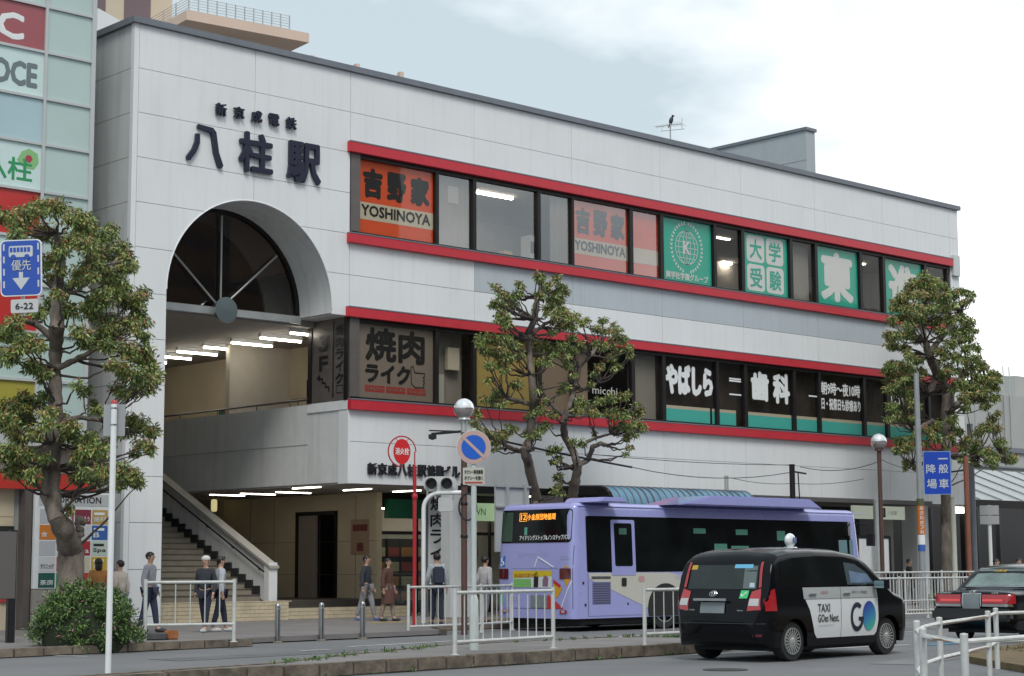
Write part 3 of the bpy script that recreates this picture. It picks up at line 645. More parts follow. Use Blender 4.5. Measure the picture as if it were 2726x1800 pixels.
P = at(570, 1344, Y=50); b = MB(); b.lathe((P.x, 50, P.z - .22), [(.07, 0), (.1, .06), (.1, .34), (.07, .4)], 10); b.build("wall_lantern", mat("lantern_glow", (.7, .62, .3), .5, emit=.5), st)
# ---------------------------------------------------------------- ground-floor shops
def gbox(name, x0, x1, y, z0, z1, m, th=.1, par=None):
    b = MB(); b.box(x0, y, z0, x1, y + th, z1); return b.build(name, m, par or st)
gbox("shop_fascia", 34.1, 59.2, 42.62, 3.3, 3.76, m_dark, .2)
sg = gbox("shop_sign", 34.35, 36.15, 42.4, 2.98, 3.55, mat("hb_green", (.012, .15, .075), .5), .2)
b = MB(); ring(b, 35.95 - .0, 3.28, .26, .26, .025, 42.39); b.text("H", (35.75, 42.39, 3.25), EX, EZ, .22, .24, bold=.0, lift=.004); b.text("R", (35.92, 42.39, 3.12), EX, EZ, .2, .22, bold=.0, lift=.004); b.build("lettering", mat("pale_green_print", (.45, .62, .42), .5, emit=.25), sg)
sg = gbox("shop_sign", 36.9, 39.2, 42.4, 2.95, 3.5, mat("light_green_sign", (.38, .55, .33), .5, emit=.35), .2)
b = MB(); b.text("TOWN", (37.3, 42.39, 3.12), EX, EZ, .95, .22, lift=.004); b.build("lettering", mat("hb_green", (.012, .15, .075), .5), sg)
gbox("shop_back_wall", 34.1, 59.2, 46.0, .1, 3.75, m_roombeige, .2)
for i in range(9):
    x = 34.5 + i * .55
    b = MB(); b.box(x, 44.0, .14, x + .45, 44.3, 2.4, 0)
    for k in range(4): b.box(x + .02, 43.94, .5 + .45 * k, x + .43, 44.0, .78 + .45 * k, 1 + (i + k) % 3)
    b.build("shop_shelf", [m_dark, mat("goods_orange", (.5, .2, .05), .6), mat("goods_cream", (.5, .45, .3), .6), mat("goods_red", (.35, .05, .04), .6)], st)
for x0, x1 in ((34.15, 35.6), (35.7, 36.9), (37, 38.6), (38.7, 40.4), (40.5, 42.5)):
    b = MB(); b.box(x0 - .05, 42.66, .12, x0 + .03, 42.74, 3.0); b.box(x0, 42.66, 2.5, x1, 42.74, 2.6); f_ = b.build("shop_window", m_bronze, st)
    b = MB(); b.box(x0, 42.7, .15, x1, 42.71, 2.5); b.build("pane", m_glass_clear, f_)
b = MB(); b.box(34.6, 43.6, 3.3, 36.0, 43.75, 3.34); b.box(37, 43.6, 3.3, 40, 43.75, 3.34); b.build("shop_lamp", m_tube, st)
for x in (34.5, 38.3, 42.4, 46.4, 50.4, 57.6):
    b = MB(); b.box(x, 39.7, .1, x + .75, 40.4, 3.76); co = b.build("column", m_panel, st, bevel=.02)
# right part of the ground floor: gate, dark void, sign
gbox("glazed_wall", 49.5, 59.2, 43.5, .1, 3.7, mat("dark_glazing", (.03, .035, .033), .15), .1)
b = MB()
for x in (51.0, 52.6, 54.6, 56.4, 58.4): b.box(x, 43.3, .1, x + .22, 43.5, 3.7)
b.build("glazing_post", m_bronze, st)
gbox("platform_door", 57.2, 58.2, 41.2, .1, 3.7, mat("pale_grey_door", (.33, .33, .32), .6), .1)
b = MB(); b.box(54.0, 39.95, 3.2, 57.2, 40.05, 3.68); es = b.build("entrance_sign", mat("lit_sign_white", (.62, .68, .56), .5, emit=.25), st)
b = MB(); b.text("↑", (55.3, 39.94, 3.33), EX, EZ, .22, .28, bold=.02, lift=.003); b.prism(rrect(55.62, 3.27, 55.98, 3.62, .05), (0, 39.945, 0), EX, EZ, .002); b.build("lettering", mat("sign_dark_green", (.04, .09, .06), .5), es)
b = MB(); b.prism(rrect(55.7, 3.36, 55.9, 3.56, .03), (0, 39.938, 0), EX, EZ, .002); b.text("八柱駅", (56.1, 39.94, 3.36), EX, EZ, .6, .16, lift=.003); b.build("print", mat("sign_grey", (.35, .38, .33), .5), es)
# roof fin and aerial
pf = MB(); pf.box(54.46, 42.0, 14.5, 55.0, 49.5, 18.05)
fin = pf.build("roof_fin_wall", mat("fin_grey", (.42, .46, .48), .6, var=.04, streak=.15), st)
b = MB(); b.box(54.4, 41.94, 18.05, 55.06, 49.5, 18.17); b.build("roof_coping", m_coping, fin)
b = MB(); b.box(54.45, 42.0, 16.9, 54.47, 49.5, 16.915); b.build("wall_groove", m_joint, fin)
# ================================================================ glass-fronted building on the left
GXR, GY = 21.95, 38.6
gl = thing("glass_building", "pale green glass-fronted shop building left of the station, with coloured shop panels", "building", (19, GY, 0))
m_gp = mat("frosted_green_glass", (.47, .59, .555), .18, coat=.4, var=.06, vscale=.6)
m_gp2 = mat("frosted_blue_glass", (.42, .56, .60), .18, coat=.4, var=.06, vscale=.6)
m_mull = mat("mullion_alu", (.55, .56, .555), .4, metal=.2)
m_kred = mat("faded_red_panel", (.36, .095, .105), .35, coat=.3, var=.05)
m_bred = mat("bright_red_panel", (.52, .03, .025), .35, coat=.3)
m_pale = mat("pale_mint_panel", (.60, .75, .72), .3, coat=.3, var=.04)
cols = [16.75, 18.05, 19.35, 20.65, 21.9]; zs = [4.78] + [4.78 + 1.13 * k + .6 for k in range(0, 13)]
zs = [4.78, 5.9, 7.03, 8.16, 9.28, 10.41, 11.56, 12.68, 13.82, 14.95, 16.1, 17.2]
b = MB(); b.box(16.0, GY + .12, 4.7, 21.95, 62, 17.3); body = b.build("building_core", mat("core_grey", (.3, .34, .33), .7), gl)
def gpanel(ci, ri):
    if ci >= 2 and ci == 2 or ci < 2:
        return {8: m_kred, 9: m_gp, 7: m_pale, 6: m_gp2, 5: m_pale, 4: m_bred, 3: m_pale, 2: m_bred, 1: m_gp, 0: mat("olive_yellow_panel", (.36, .32, .05), .4)}.get(ri, m_gp)
    return m_gp
SP = {}
for ci in range(4):
    for ri in range(11):
        b = MB(); b.box(cols[ci] + .02, GY + .03, zs[ri] + .03, cols[ci + 1] - .02, GY + .07, zs[ri + 1] - .03)
        SP[ci, ri] = b.build("glass_panel", gpanel(ci, ri), gl)
for c in cols[:-1] + [21.93]:
    b = MB(); w_ = .035 if c < 21.9 else .055; b.box(c - w_, GY - .03, 4.6, c + w_, GY + .08, 17.3); b.build("vertical_mullion", m_mull, gl)
for z in zs:
    b = MB(); b.box(16, GY - .022, z - .032, 21.9, GY + .075, z + .032); b.build("cross_mullion", m_mull, gl)
yl = GY + .028
b = MB(); b.text("FC", (18.9, yl, 13.98), EX, EZ, 1.18, .66, bold=.06, lift=.001); b.build("lettering", m_whiteprint, SP[2, 8])
b = MB(); b.text("OCE", (19.28, yl, 12.88), EX, EZ, 1.18, .62, bold=.06, lift=.001); b.build("lettering", mat("grey_lettering", (.16, .2, .21), .5), SP[2, 7])
b = MB(); b.text("八柱", (19.1, yl, 10.6), EX, EZ, 1.3, .55, bold=.03, lift=.001); b.build("lettering", mat("green_lettering", (.03, .30, .12), .5), SP[2, 5])
b = MB(); b.add([(20.3 + .28 * math.sin(a * .9) * (1 + .2 * math.sin(3 * a)), yl - .002, 11.15 + .26 * math.cos(a * .9)) for a in range(7)], [tuple(range(7))]); b.build("leaf_print", mat("soft_green_print", (.25, .5, .2), .5), SP[2, 5])
b = MB(); b.add([(20.3 + .1 * math.cos(a), yl - .004, 11.16 + .1 * math.sin(a)) for a in range(6)], [tuple(range(6))]); b.build("berry_print", mat("berry_red_print", (.4, .05, .08), .5), SP[2, 5])
b = MB(); b.add([(19.75, yl - .002, 8.35), (20.3, yl - .002, 8.35), (20.02, yl - .002, 9.05)], [(0, 1, 2)]); b.build("blue_drop_print", mat("sky_blue_print", (.03, .35, .7), .5), SP[2, 3])
# lower storey
b = MB(); b.box(16, GY - .12, 4.35, 21.95, GY + .1, 4.75); b.build("sill_course", m_mull, gl, bevel=.01)
b = MB(); b.box(16, GY + .2, 3.75, 21.95, GY + .5, 4.36); b.build("shadow_gap_wall", mat("warm_grey_wall", (.30, .27, .25), .7), gl)
b = MB(); b.box(16, GY + .02, 3.36, 22.3, GY + .25, 3.72); b.build("red_fascia", mat("fascia_red", (.50, .035, .025), .4), gl)
b = MB(); b.box(16, GY + .3, .1, 22.3, GY + .5, 3.36); tw = b.build("tiled_wall", m_joint, gl)
for r in range(5):
    for c in range(6):
        x = 16.0 + c * .72; b = MB(); b.box(x + .006, GY + .27, .12 + r * .65, x + .714, GY + .31, .12 + (r + 1) * .65 - .012); b.build("tile", m_tan, tw)
for x_ in (20.45, 22.62): b = MB(); b.box(x_, GY - .02, .1, x_ + .17, GY + .3, 3.34); b.build("pilaster", m_bronze2, gl)
b = MB(); b.box(19.95, GY + .2, 1.75, 20.3, GY + .3, 2.5); b.build("dark_grille", m_dark, gl)
for i in range(3): b = MB(); b.box(20.02, GY + .22, .75 + i * .36, 20.3, GY + .27, 1.03 + i * .36); b.build("red_notice", mat("notice_red", (.42, .05, .05), .5), gl)
# information board
ib = thing("information_board", "white information board with rows of coloured shop adverts behind the round bush", "notice board", (21.6, GY - .1, .12))
b = MB(); b.box(20.64, GY - .14, 1.05, 22.62, GY - .02, 3.3); fr_ = b.build("board_frame", m_white, ib, bevel=.012)
b = MB(); b.box(20.64, GY - .13, .12, 22.62, GY - .03, 1.04); b.build("board_base", mat("warm_grey_wall", (.30, .27, .25), .7), ib)
b = MB(); b.box(20.72, GY - .146, 2.98, 22.55, GY - .139, 3.26); b.build("header", mat("header_grey", (.5, .51, .5), .5), fr_)
b = MB(); b.text("INFORMATION", (20.9, GY - .148, 3.05), EX, EZ, 1.45, .15, bold=.02, lift=.002); b.build("lettering", m_black, ib)
ADC = [(.5, .5, .52), (.28, .04, .08), (.24, .03, .06), (.5, .33, .1), (.62, .2, .03), (.5, .46, .46), (.6, .6, .58), (.04, .13, .4), (.5, .5, .52), (.62, .62, .6), (.42, .03, .04), (.55, .62, .55),
       (.62, .62, .62), (.5, .12, .14), (.62, .55, .42), (.6, .38, .03), (.02, .1, .08), (.04, .28, .1), (.5, .05, .04), (.45, .02, .03)]
words = ["", "整体", "ふくろう", "歯科", "食", "内科", "学", "B", "", "眼科", "Tea", "Spa", "クリニック", "C", "和", "花", "茶房", "薬", "肉", "寿司"]
ink = [m_black, m_whiteprint]
for i, c in enumerate(ADC):
    cx, rz_ = i % 4, i // 4
    x0, z0 = 20.76 + cx * .455, 2.56 - rz_ * .37
    b = MB(); b.box(x0, GY - .146, z0, x0 + .42, GY - .1402, z0 + .34)
    ad = b.build("advert_card", mat("advert_%02d" % i, c, .45), ib)
    if words[i]:
        b = MB(); wd = .34 if len(words[i]) > 1 else .16
        b.text(words[i], (x0 + .04, GY - .1465, z0 + .06), EX, EZ, wd, .12, bold=.02, lift=.002); b.build("lettering", ink[1 if sum(c) < 1.3 else 0], ad)
        if i % 2: b = MB(); b.box(x0 + .05, GY - .148, z0 + .22, x0 + .33, GY - .1465, z0 + .28); b.build("card_stripe", ink[1 if sum(c) < 1.1 else 0], ad)
# dark signboard at the far left
P = at(10, 1712, Z=.12)
sb = thing("dark_signboard", "dark free-standing signboard on a black post at the left edge", "signboard", (P.x, P.y, .12))
zt_ = zat(P.x, P.y, 1415); zb_ = zat(P.x, P.y, 1595)
b = MB(); b.box(P.x - .75, P.y - .06, zb_, P.x + .18, P.y + .04, zt_); b.build("sign_panel", mat("sign_grey_brown", (.13, .12, .115), .5), sb, bevel=.01)
b = MB(); b.box(P.x + .05, P.y - .05, .12, P.x + .2, P.y + .06, zt_ + .03); b.build("post", m_black, sb, bevel=.01)
# ================================================================ apartment tower beyond the roof
AP = at(497, 26, Y=112); rot = rad(-7)
ap = thing("apartment_tower", "cream apartment tower with a railed roof terrace rising behind the station roof", "building", (AP.x, AP.y, 0))
ux = Vector((math.cos(rot), math.sin(rot), 0)); uy = Vector((-ux.y, ux.x, 0)); zc = AP.z
pxm = 1 / (F_PX / (AP - CAM).dot(FW))
def apb(b, a0, d0, z0, a1, d1, z1, m=0):
    c = AP + ux * (a0 + a1) / 2 + uy * (d0 + d1) / 2; c.z = (z0 + z1) / 2; b.obx(c, (a1 - a0, d1 - d0, z1 - z0), rot, m)
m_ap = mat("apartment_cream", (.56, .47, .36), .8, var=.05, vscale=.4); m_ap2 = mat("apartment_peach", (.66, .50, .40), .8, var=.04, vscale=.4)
U = 10.0
while proj(AP + ux * U)[0] < 822: U += .2
D = 16.0
b = MB(); apb(b, 0, 0, zc - .75, U, D, zc); b.build("roof_slab", m_ap2, ap)
b = MB(); apb(b, 2.2, 3.4, 5, U - 4, D + 8, zc - .752); b.build("tower_wall", m_ap, ap)
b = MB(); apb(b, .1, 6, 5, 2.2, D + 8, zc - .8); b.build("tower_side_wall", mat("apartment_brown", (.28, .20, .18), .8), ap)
for i in range(4):
    b = MB(); apb(b, 4.5 + i * 4.2, 3.28, zc - 3.4, 6.6 + i * 4.2, 3.45, zc - 1.7); b.build("window", m_darkgrey, ap)
    b = MB(); apb(b, 8.0 + i * 4.2, 2.9, zc - 3, 8.35 + i * 4.2, 3.4, zc - .76); b.build("pier", m_ap2, ap)
rl = MB()
for k in range(6):
    z = zc + .1 + k * .21; apb(rl, .3, .3, z, U - 1.5, .34, z + .035); apb(rl, .3, .3, z, .34, D + 2, z + .035)
for i in range(12):
    a = .3 + (U - 1.9) * i / 11; apb(rl, a, .28, zc, a + .07, .36, zc + 1.22)
for i in range(9):
    d = .3 + (D + 1.5) * i / 8; apb(rl, .28, d, zc, .36, d + .07, zc + 1.22)
rl.build("roof_railing", m_alu, ap)['kind'] = 'stuff'
b = MB(); apb(b, -4.5, 10, zc - 1, 3.5, 24, zc + 6); b.build("stair_core", m_ap, ap)
b = MB(); apb(b, -3.3, 9.9, zc - 1, -2.2, 10.2, zc + 5); apb(b, -.6, 9.9, zc + .5, 1.6, 10.2, zc + 5.8); b.build("core_window", mat("window_brown", (.16, .11, .12), .5), ap)
P0_ = at(262, 22, Y=60); P1_ = at(350, 80, Y=60)
wb = MB(); wb.prism([(0, 0), (P1_.x - P0_.x, -.45), (P1_.x - P0_.x, P1_.z - P0_.z - 1.2), (0, P1_.z - P0_.z - 2)][::-1], (P0_.x, 60, P0_.z), EX, EZ, 4)
tag(wb.build("white_rooftop_block", m_panel, loc=(P0_.x, 60, 0)), "white flat rooftop structure between the glass building and the station roof corner", "building")
b = MB(); b.box(21.96, 41.5, 13.8, 22.9, 43, 14.45); b.box(22.5, 41.4, 14.4, 22.62, 41.55, 15.2)
tag(b.build("rooftop_equipment", m_bronze, loc=(22.4, 42, 13.8)), "small dark rooftop equipment in the gap between the two buildings", "equipment")
# aerial with crow
A0 = at(1785, 388, Y=42.5)
an = thing("roof_aerial", "thin double television aerial on a mast above the station roof", "aerial", (A0.x, A0.y, ZT - .3))
zt_ = zat(A0.x, A0.y, 322)
b = MB(); b.tube([(A0.x, A0.y, ZT - .3), (A0.x, A0.y, zt_)], .028, 6); b.build("mast", m_alu, an, smooth=True)
ca = ux0 = RT.copy(); ca.z = 0; ca.normalize(); ca2 = Vector((-ca.y, ca.x, 0))
def yagi(z, dr, L0, L1):
    b = MB(); d = (ca * dr[0] + ca2 * dr[1]).normalized(); q = Vector((-d.y, d.x, 0)); c = Vector((A0.x, A0.y, z))
    b.tube([c - d * L0, c + d * L1], .014, 5)
    for i in range(9): t = -L0 + (L0 + L1) * i / 8; h = .16 + .03 * i; b.tube([c + d * t - q * h, c + d * t + q * h], .008, 4)
    b.tube([c + d * L1 + EZ * .2, c + d * L1 - EZ * .22], .012, 4); b.tube([c - d * L0 * .5, c - d * .35 - EZ * .18, c + d * .55 - EZ * .2], .01, 4)
    b.build("yagi_antenna", m_alu, an)
yagi(zt_ - .12, (1, -.5), .55, .45); yagi(zt_ - .75, (-1, -.4), .5, .5)
C0 = Vector((A0.x + .03, A0.y - .02, zt_ - .08))
b = MB(); b.sph(C0 + Vector((0, 0, .13)), (.075, .08, .15), 12, 8, R=Matrix.Rotation(.35, 3, 'Y')); b.sph(C0 + ca * .06 + EZ * .29, (.045, .045, .05), 10, 6)
b.tube([C0 + ca * .09 + EZ * .3, C0 + ca * .15 + EZ * .29], [.018, .003], 6); b.tube([C0 - ca * .02 + EZ * .06, C0 - ca * .10 - EZ * .14], [.035, .018], 6)
b.tube([C0 + EZ * .03 + ca * .02, C0 + ca * .02 - EZ * .03], .008, 4)
tag(b.build("crow", m_black, loc=tuple(C0), smooth=True), "black crow perched on top of the roof aerial", "bird")
# ================================================================ beyond the right end
fb = thing("grey_flat_building", "low grey flat-roofed building with roof railing beyond the right end of the station", "building", (75, 62, 0))
m_fg = mat("far_grey_wall", (.42, .42, .40), .8, var=.05, vscale=.5, streak=.2)
PA, PB = at(2565, 1040, Y=62), at(2726, 1040, Y=62)
b = MB(); b.box(PA.x - 3, 62, 0, PB.x + 8, 75, PA.z); b.build("wall", m_fg, fb)
b = MB(); b.box(PA.x - 3, 61.85, PA.z - 3.6, PB.x + 8, 61.99, PA.z - 3.3); b.box(PA.x - 3, 61.85, PA.z - 4.6, PB.x + 8, 61.99, PA.z - 4.5); b.build("string_course", m_coping, fb)
for i in range(6):
    x = PA.x - 2 + i * 3.1; b = MB(); b.box(x, 61.97, PA.z - 3.2, x + .03, 61.999, PA.z - .1); b.build("wall_groove", m_joint, fb)
Q = at(2700, 1000, Y=64); b = MB(); b.box(Q.x, 64, PA.z, Q.x + 9, 72, Q.z); b.build("roof_room", m_fg, fb)
b = MB()
for i in range(7):
    x = at(2660 + i * 7, 1030, Y=62.5).x; b.tube([(x, 62.5, PA.z), (x, 62.5, PA.z + 1.3)], .03, 5)
b.tube([(at(2655, 1030, Y=62.5).x, 62.5, PA.z + 1.3), (at(2705, 1030, Y=62.5).x, 62.5, PA.z + 1.3)], .03, 5)
b.tube([(at(2668, 1030, Y=62).x, 61.9, PA.z - 4.3), (at(2668, 1030, Y=62).x, 61.9, PA.z + 1.8)], .04, 5); b.tube([(at(2684, 1030, Y=62).x, 61.9, PA.z - 4.3), (at(2684, 1030, Y=62).x, 61.9, PA.z + 1.8)], .04, 5)
b.build("roof_ladder_railing", m_alu, fb)
# glazed canopy
cp = thing("glass_canopy", "sloping glass canopy over a dark passage right of the station", "canopy", (64, 41, 0))
CA, CB = at(2597, 1330, Y=39.5), at(2597, 1250, Y=43.5)
xr = at(2726, 1300, Y=39.5).x + 6
for i in range(9):
    x0 = 60.0 + i * 1.55; b = MB(); b.add([(x0, 39.5, CA.z), (x0 + 1.49, 39.5, CA.z), (x0 + 1.49, 43.5, CB.z), (x0, 43.5, CB.z)], [(0, 1, 2, 3)]); b.build("canopy_pane", mat("canopy_glass", (.26, .29, .29), .35, var=.2), cp)
    b = MB(); b.tube([(x0 - .03, 39.45, CA.z + .02), (x0 - .03, 43.5, CB.z + .02)], .022, 4); b.build("rib", m_coping, cp)
b = MB(); b.box(59.6, 39.4, CA.z - .3, 74, 39.5, CA.z); b.build("gutter", m_bronze, cp)
for x in (60.6, 65.2, 69.6): b = MB(); b.box(x, 39.6, 0.1, x + .2, 39.8, CA.z - .3); b.build("canopy_post", m_bronze, cp)
b = MB(); b.box(59.5, 46, .1, 76, 46.2, CB.z); tag(b.build("dark_passage_backing", mat("dark_passage", (.035, .035, .036), .4), loc=(66, 46, .1)), "dark sheet put in for the shaded void beneath the glass canopy at the right edge", "wall")  # dark sheet stands in for the shaded void under the canopy
b = MB()
for i in range(8): b.box(60.5 + i * 1.8, 45.9, .1, 60.62 + i * 1.8, 46, 4)
tag(b.build("wall_posts", m_darkgrey, loc=(66, 45.9, .1)), "dark upright posts lining the dark backing sheet under the canopy", "posts")['kind'] = 'stuff'
Q0, Q1 = at(2541, 1357, Y=39.5), at(2566, 1357, Y=39.5)
b = MB(); b.box(Q0.x, 39.5, Q0.z - .12, Q1.x, 39.6, Q0.z + .1); tag(b.build("wall_lamp", m_tubeoff, loc=tuple(Q0)), "lit white tube lamp on the station's right end wall", "lamp")
# far street wall closing the horizon on the right
b = MB(); b.box(58, 78, 0, 120, 84, 7.5); tag(b.build("far_building", mat("far_beige", (.36, .35, .33), .8, var=.1, vscale=.3), loc=(80, 78, 0)), "distant beige building closing the street at the far right", "building")
# unseen blocks added behind the camera to darken reflections in windows and car paint
m_rv = mat("reflection_block_wall", (.15, .115, .095), .8, var=.2, vscale=.3)
for i, (x, y, w_, h_, dd, lb_) in enumerate(((-10, -42, 24, 20, 12, "brown block added behind the camera for reflections, westernmost"), (15, -44, 20, 30, 12, "tall brown block added behind the camera for reflections, second from the west"), (38, -40, 26, 24, 12, "lower brown block added behind the camera for reflections"), (66, -42, 21, 30, 12, "brown block added for reflections, left of the highest one behind the camera"), (88, -41, 9, 56, 12, "highest brown block added behind the camera to darken the first window reflection"),
    (98, -40, 52, 28, 12, "long brown block added for reflections, right of the highest one behind the camera"), (152, -42, 40, 30, 12, "wide brown block added for reflections, third from the east end behind the camera"), (194, -40, 50, 30, 12, "wide brown block added for reflections, second from the east end behind the camera"), (246, -42, 60, 30, 12, "easternmost wide brown block added behind the camera for reflections"))):
    t_ = thing("reflection_block", lb_, "building", (x, y, 0))
    b = MB(); b.box(x, y - dd, 0, x + w_, y, h_); b.build("wall", m_rv, t_)
    b = MB()
    for f_ in range(int(h_ / 3.2)): b.box(x + .8, y - .02, f_ * 3.2 + 1.4, x + w_ - .8, y + .05, f_ * 3.2 + 2.7)
    b.build("window_strip", m_darkgrey, t_)
# ================================================================ bus shelter
sh = thing("bus_shelter", "bus shelter with curved blue corrugated roof behind the lilac bus", "bus shelter", (40, 36, .12))
SY = 35.0; xa = at(1636, 1300, Y=SY).x; xb = at(2012, 1310, Y=SY).x; zt_ = zat(xa, SY, 1293)
m_sb = mat("blue_corrugated", (.13, .27, .38), .35, coat=.2, var=.08)
prof = [(SY + 2.5, zt_ + .03), (SY + 1.5, zt_ + .03), (SY + .55, zt_ - .0)] + [(SY + .55 - .55 * math.sin(a), zt_ - .6 + .6 * math.cos(a)) for a in [rad(12 * i) for i in range(1, 9)]]
nx = int((xb - xa) / .045); V = []; Fc = []
for i in range(nx + 1):
    x = xa + (xb - xa) * i / nx; d = .022 * math.sin(i * .045 / .24 * 2 * math.pi)
    for (y, z) in prof: V.append((x, y - d * .7, z + d * .7))
k = len(prof)
for i in range(nx):
    for j in range(k - 1): a = i * k + j; Fc.append((a, a + 1, a + k + 1, a + k))
b = MB(); b.add(V, Fc); b.build("corrugated_roof", m_sb, sh, smooth=True)
b = MB(); ap_ = prof + [(SY + .1, zt_ - .85), (SY + .3, zt_ - .5), (SY + .6, zt_ - .25), (SY + 2.5, zt_ - .2)]
b.prism(ap_, (xa - .04, 0, 0), EY, EZ, .06); b.build("end_arch", m_bronze, sh, recalc=True)
n_ = int((xb - xa) / .27)
for i in range(n_ + 1):
    x = xa + (xb - xa) * i / n_; b = MB(); b.tube([(x, y - .02, z + .02) for y, z in prof], .022, 5); b.build("roof_rib", m_coping, sh)
for x in (xa + .3, (xa + xb) / 2, xb - .3):
    b = MB(); b.tube([(x, SY + 1.6, .12), (x, SY + 1.6, zt_)], .06, 8); b.build("shelter_post", m_bronze, sh, smooth=True)
b = MB(); b.box(xa - 3.5, SY + 2.45, zt_ - .2, xb, SY + 2.6, zt_ + .0); b.build("rear_beam", m_bronze, sh)
b = MB(); b.box(xb + .5, 36.9, 3.60, xb + 12, 38.4, 3.74); tag(b.build("flat_walkway_roof", mat("walkway_roof_grey", (.10, .095, .09), .6), loc=(xb + 6, 38, .12)), "dark flat walkway roof between the bus shelter and the station entrance", "roof")
# ================================================================ bollards, fences, poles and signs
def ghit(px, py, z=0.0): return at(px, py, Z=z)
def lbl(i, L_): return L_[i]
# bollards
bol = ["steel bollard nearest the stair railing, leftmost of the three", "middle steel bollard on the pavement edge in front of the lift door", "rightmost steel bollard, partly behind the couple's feet"]
proto = None
for i, (px, py) in enumerate(((738.5, 1711), (855, 1706), (965, 1701))):
    P = ghit(px, py)
    if not proto:
        proto = thing("bollard", bol[0], "bollard", (0, 0, 0), group="bollards along the pavement edge", world=False)
        b = MB(); b.lathe((0, 0, 0), [(.058, 0), (.058, .72), (.052, .765), (.03, .79), (0, .795)], 16); b.build("post", m_steel, proto, smooth=True)
        b = MB(); b.lathe((0, 0, 0), [(.11, .0), (.11, .012), (.06, .03)], 16); b.build("base_collar", m_kerb, proto, smooth=True)
        b = MB(); b.lathe((0, 0, .66), [(.0595, 0), (.0595, .035)], 16); b.build("band", mat("bollard_band", (.5, .5, .5), .2, metal=.8), proto, smooth=True)
        o = proto
    else: o = copy_tree(proto)
    o.location = P; o['label'] = bol[i]
# balustrade fences
def fence(name, label, pts, h, cat="railing", group=None, gap=.15, low=.22, r=.028, mid=None, balr=.011, zb=0.0, inside=False):
    P = [Vector((p[0], p[1], zb)) for p in pts]; t_ = thing(name, label, cat, tuple(P[0]), group=group)
    for p in P:
        b = MB(); b.tube([p, p + EZ * (h + .03)], .036, 10); b.lathe(p, [(.075, 0), (.075, .012), (.04, .02)], 10); b.build("post", m_whiterail, t_, smooth=True)
    for p, q in zip(P[:-1], P[1:]):
        for z in ([h - .03, low] + ([mid] if mid else [])):
            b = MB(); b.tube([p + EZ * z, q + EZ * z], r if z != mid else .018, 8); b.build("rail", m_whiterail, t_, smooth=True)
        n = max(2, round((q - p).length / gap))
        for i in range(1, n):
            c = p + (q - p) * (i / n); b = MB(); b.tube([c + EZ * low, c + EZ * (h - .03)], balr, 6); b.build("baluster", m_whiterail, t_, smooth=True)
    return t_
fa, fb_ = ghit(1211, 1745, .15), ghit(1473, 1727, .15)
fence("guard_railing", "white guard railing on the median in front of the rear of the lilac bus", [fa[:2], fb_[:2]], zat(fa.x, fa.y, 1573) - .15, gap=.25, low=.2, zb=.15)
fc0 = ghit(1717, 1720, .15); fence("guard_railing", "white guard railing on the median running behind the black and white taxi", [fc0[:2], (fc0.x + 2.6, fc0.y + .12)], zat(fc0.x, fc0.y, 1566) - .15, gap=.25, low=.2, zb=.15)
fp, fq = ghit(1087, 1693), Vector((30.0, 32.3, 0)); fence("guard_railing", "white guard railing on the pavement around the red hydrant sign pole", [fp[:2], (28.5, 31.75), fq[:2]], zat(fp.x, fp.y, 1560), gap=.25, low=.2)
fl, fr2 = ghit(385, 1714, .12), ghit(622, 1712, .1); fence("guard_railing", "white guard railing on the kerb between the round bush and the steel bollards", [fl[:2], fr2[:2]], 1.16, gap=.3, low=.34, zb=.12)
bx = ghit(2397, 1647)
fence("guard_railing", "white railing between the taxi's bonnet and the black saloon, nearer of the two", [(bx.x - 4.2 + 1.4 * i, bx.y - .05 + .02 * i) for i in range(9)], zat(bx.x, bx.y, 1537), gap=.14, low=.12, mid=.5, balr=.012)
fence("guard_railing", "white railing behind the nearer one at the right, its top rail showing above it", [(bx.x - 4 + 2.0 * i, bx.y + 2.6) for i in range(9)], zat(bx.x, bx.y + 2.6, 1523), gap=.2, low=.12)
# pipe barrier bottom right
pb = thing("pipe_barrier", "rusty white two-rail pipe barrier on the dirt island in the bottom right corner", "barrier", (21.5, 14.5, .1))
def onz(px, pyt, z): return at(px, pyt, Z=z)
posts = {}
for k, (px, py, h) in dict(a=(2440, 1655, .9), b=(2456, 1676, .9), c=(2500, 1646, .9), d=(2566, 1690, .9), e=(2629, 1629, .9), f=(2650, 1621, .9)).items():
    P = onz(px, py, h); posts[k] = P
    b = MB(); b.tube([(P.x, P.y, .08), (P.x, P.y, h)], .036 if k != 'a' else .038, 12); b.lathe((P.x, P.y, h), [(.037, 0), (.03, .012), (0, .016)], 12); b.build("post", m_whiterail, pb, smooth=True)
def rail(keys, z, ext=None):
    pts = [Vector((posts[k].x, posts[k].y, z)) if isinstance(k, str) else Vector((k[0], k[1], z)) for k in keys]
    b = MB(); b.tube(pts, .024, 8); b.build("rail", m_rust, pb, smooth=True)
m_rust = mat("rusty_white_paint", (.64, .64, .61), .55, var=.2, vscale=5, streak=.0)
n_ = m_rust.node_tree; 
x2 = nd(n_, "ShaderNodeTexNoise"); x2.inputs["Scale"].default_value = 2.2; x2.inputs["Detail"].default_value = 5
r2 = nd(n_, "ShaderNodeMapRange"); r2.inputs[1].default_value = .56; r2.inputs[2].default_value = .62; n_.links.new(x2.outputs[0], r2.inputs[0])
mm = nd(n_, "ShaderNodeMix", data_type='RGBA'); pb_ = n_.nodes["Principled BSDF"]; src = pb_.inputs["Base Color"].links[0].from_socket
n_.links.new(src, mm.inputs[6]); mm.inputs[7].default_value = (.22, .11, .055, 1); n_.links.new(r2.outputs[0], mm.inputs[0]); n_.links.new(mm.outputs[2], pb_.inputs["Base Color"])
pa, pb2, pc, pd, pe, pf_ = (posts[k] for k in "abcdef")
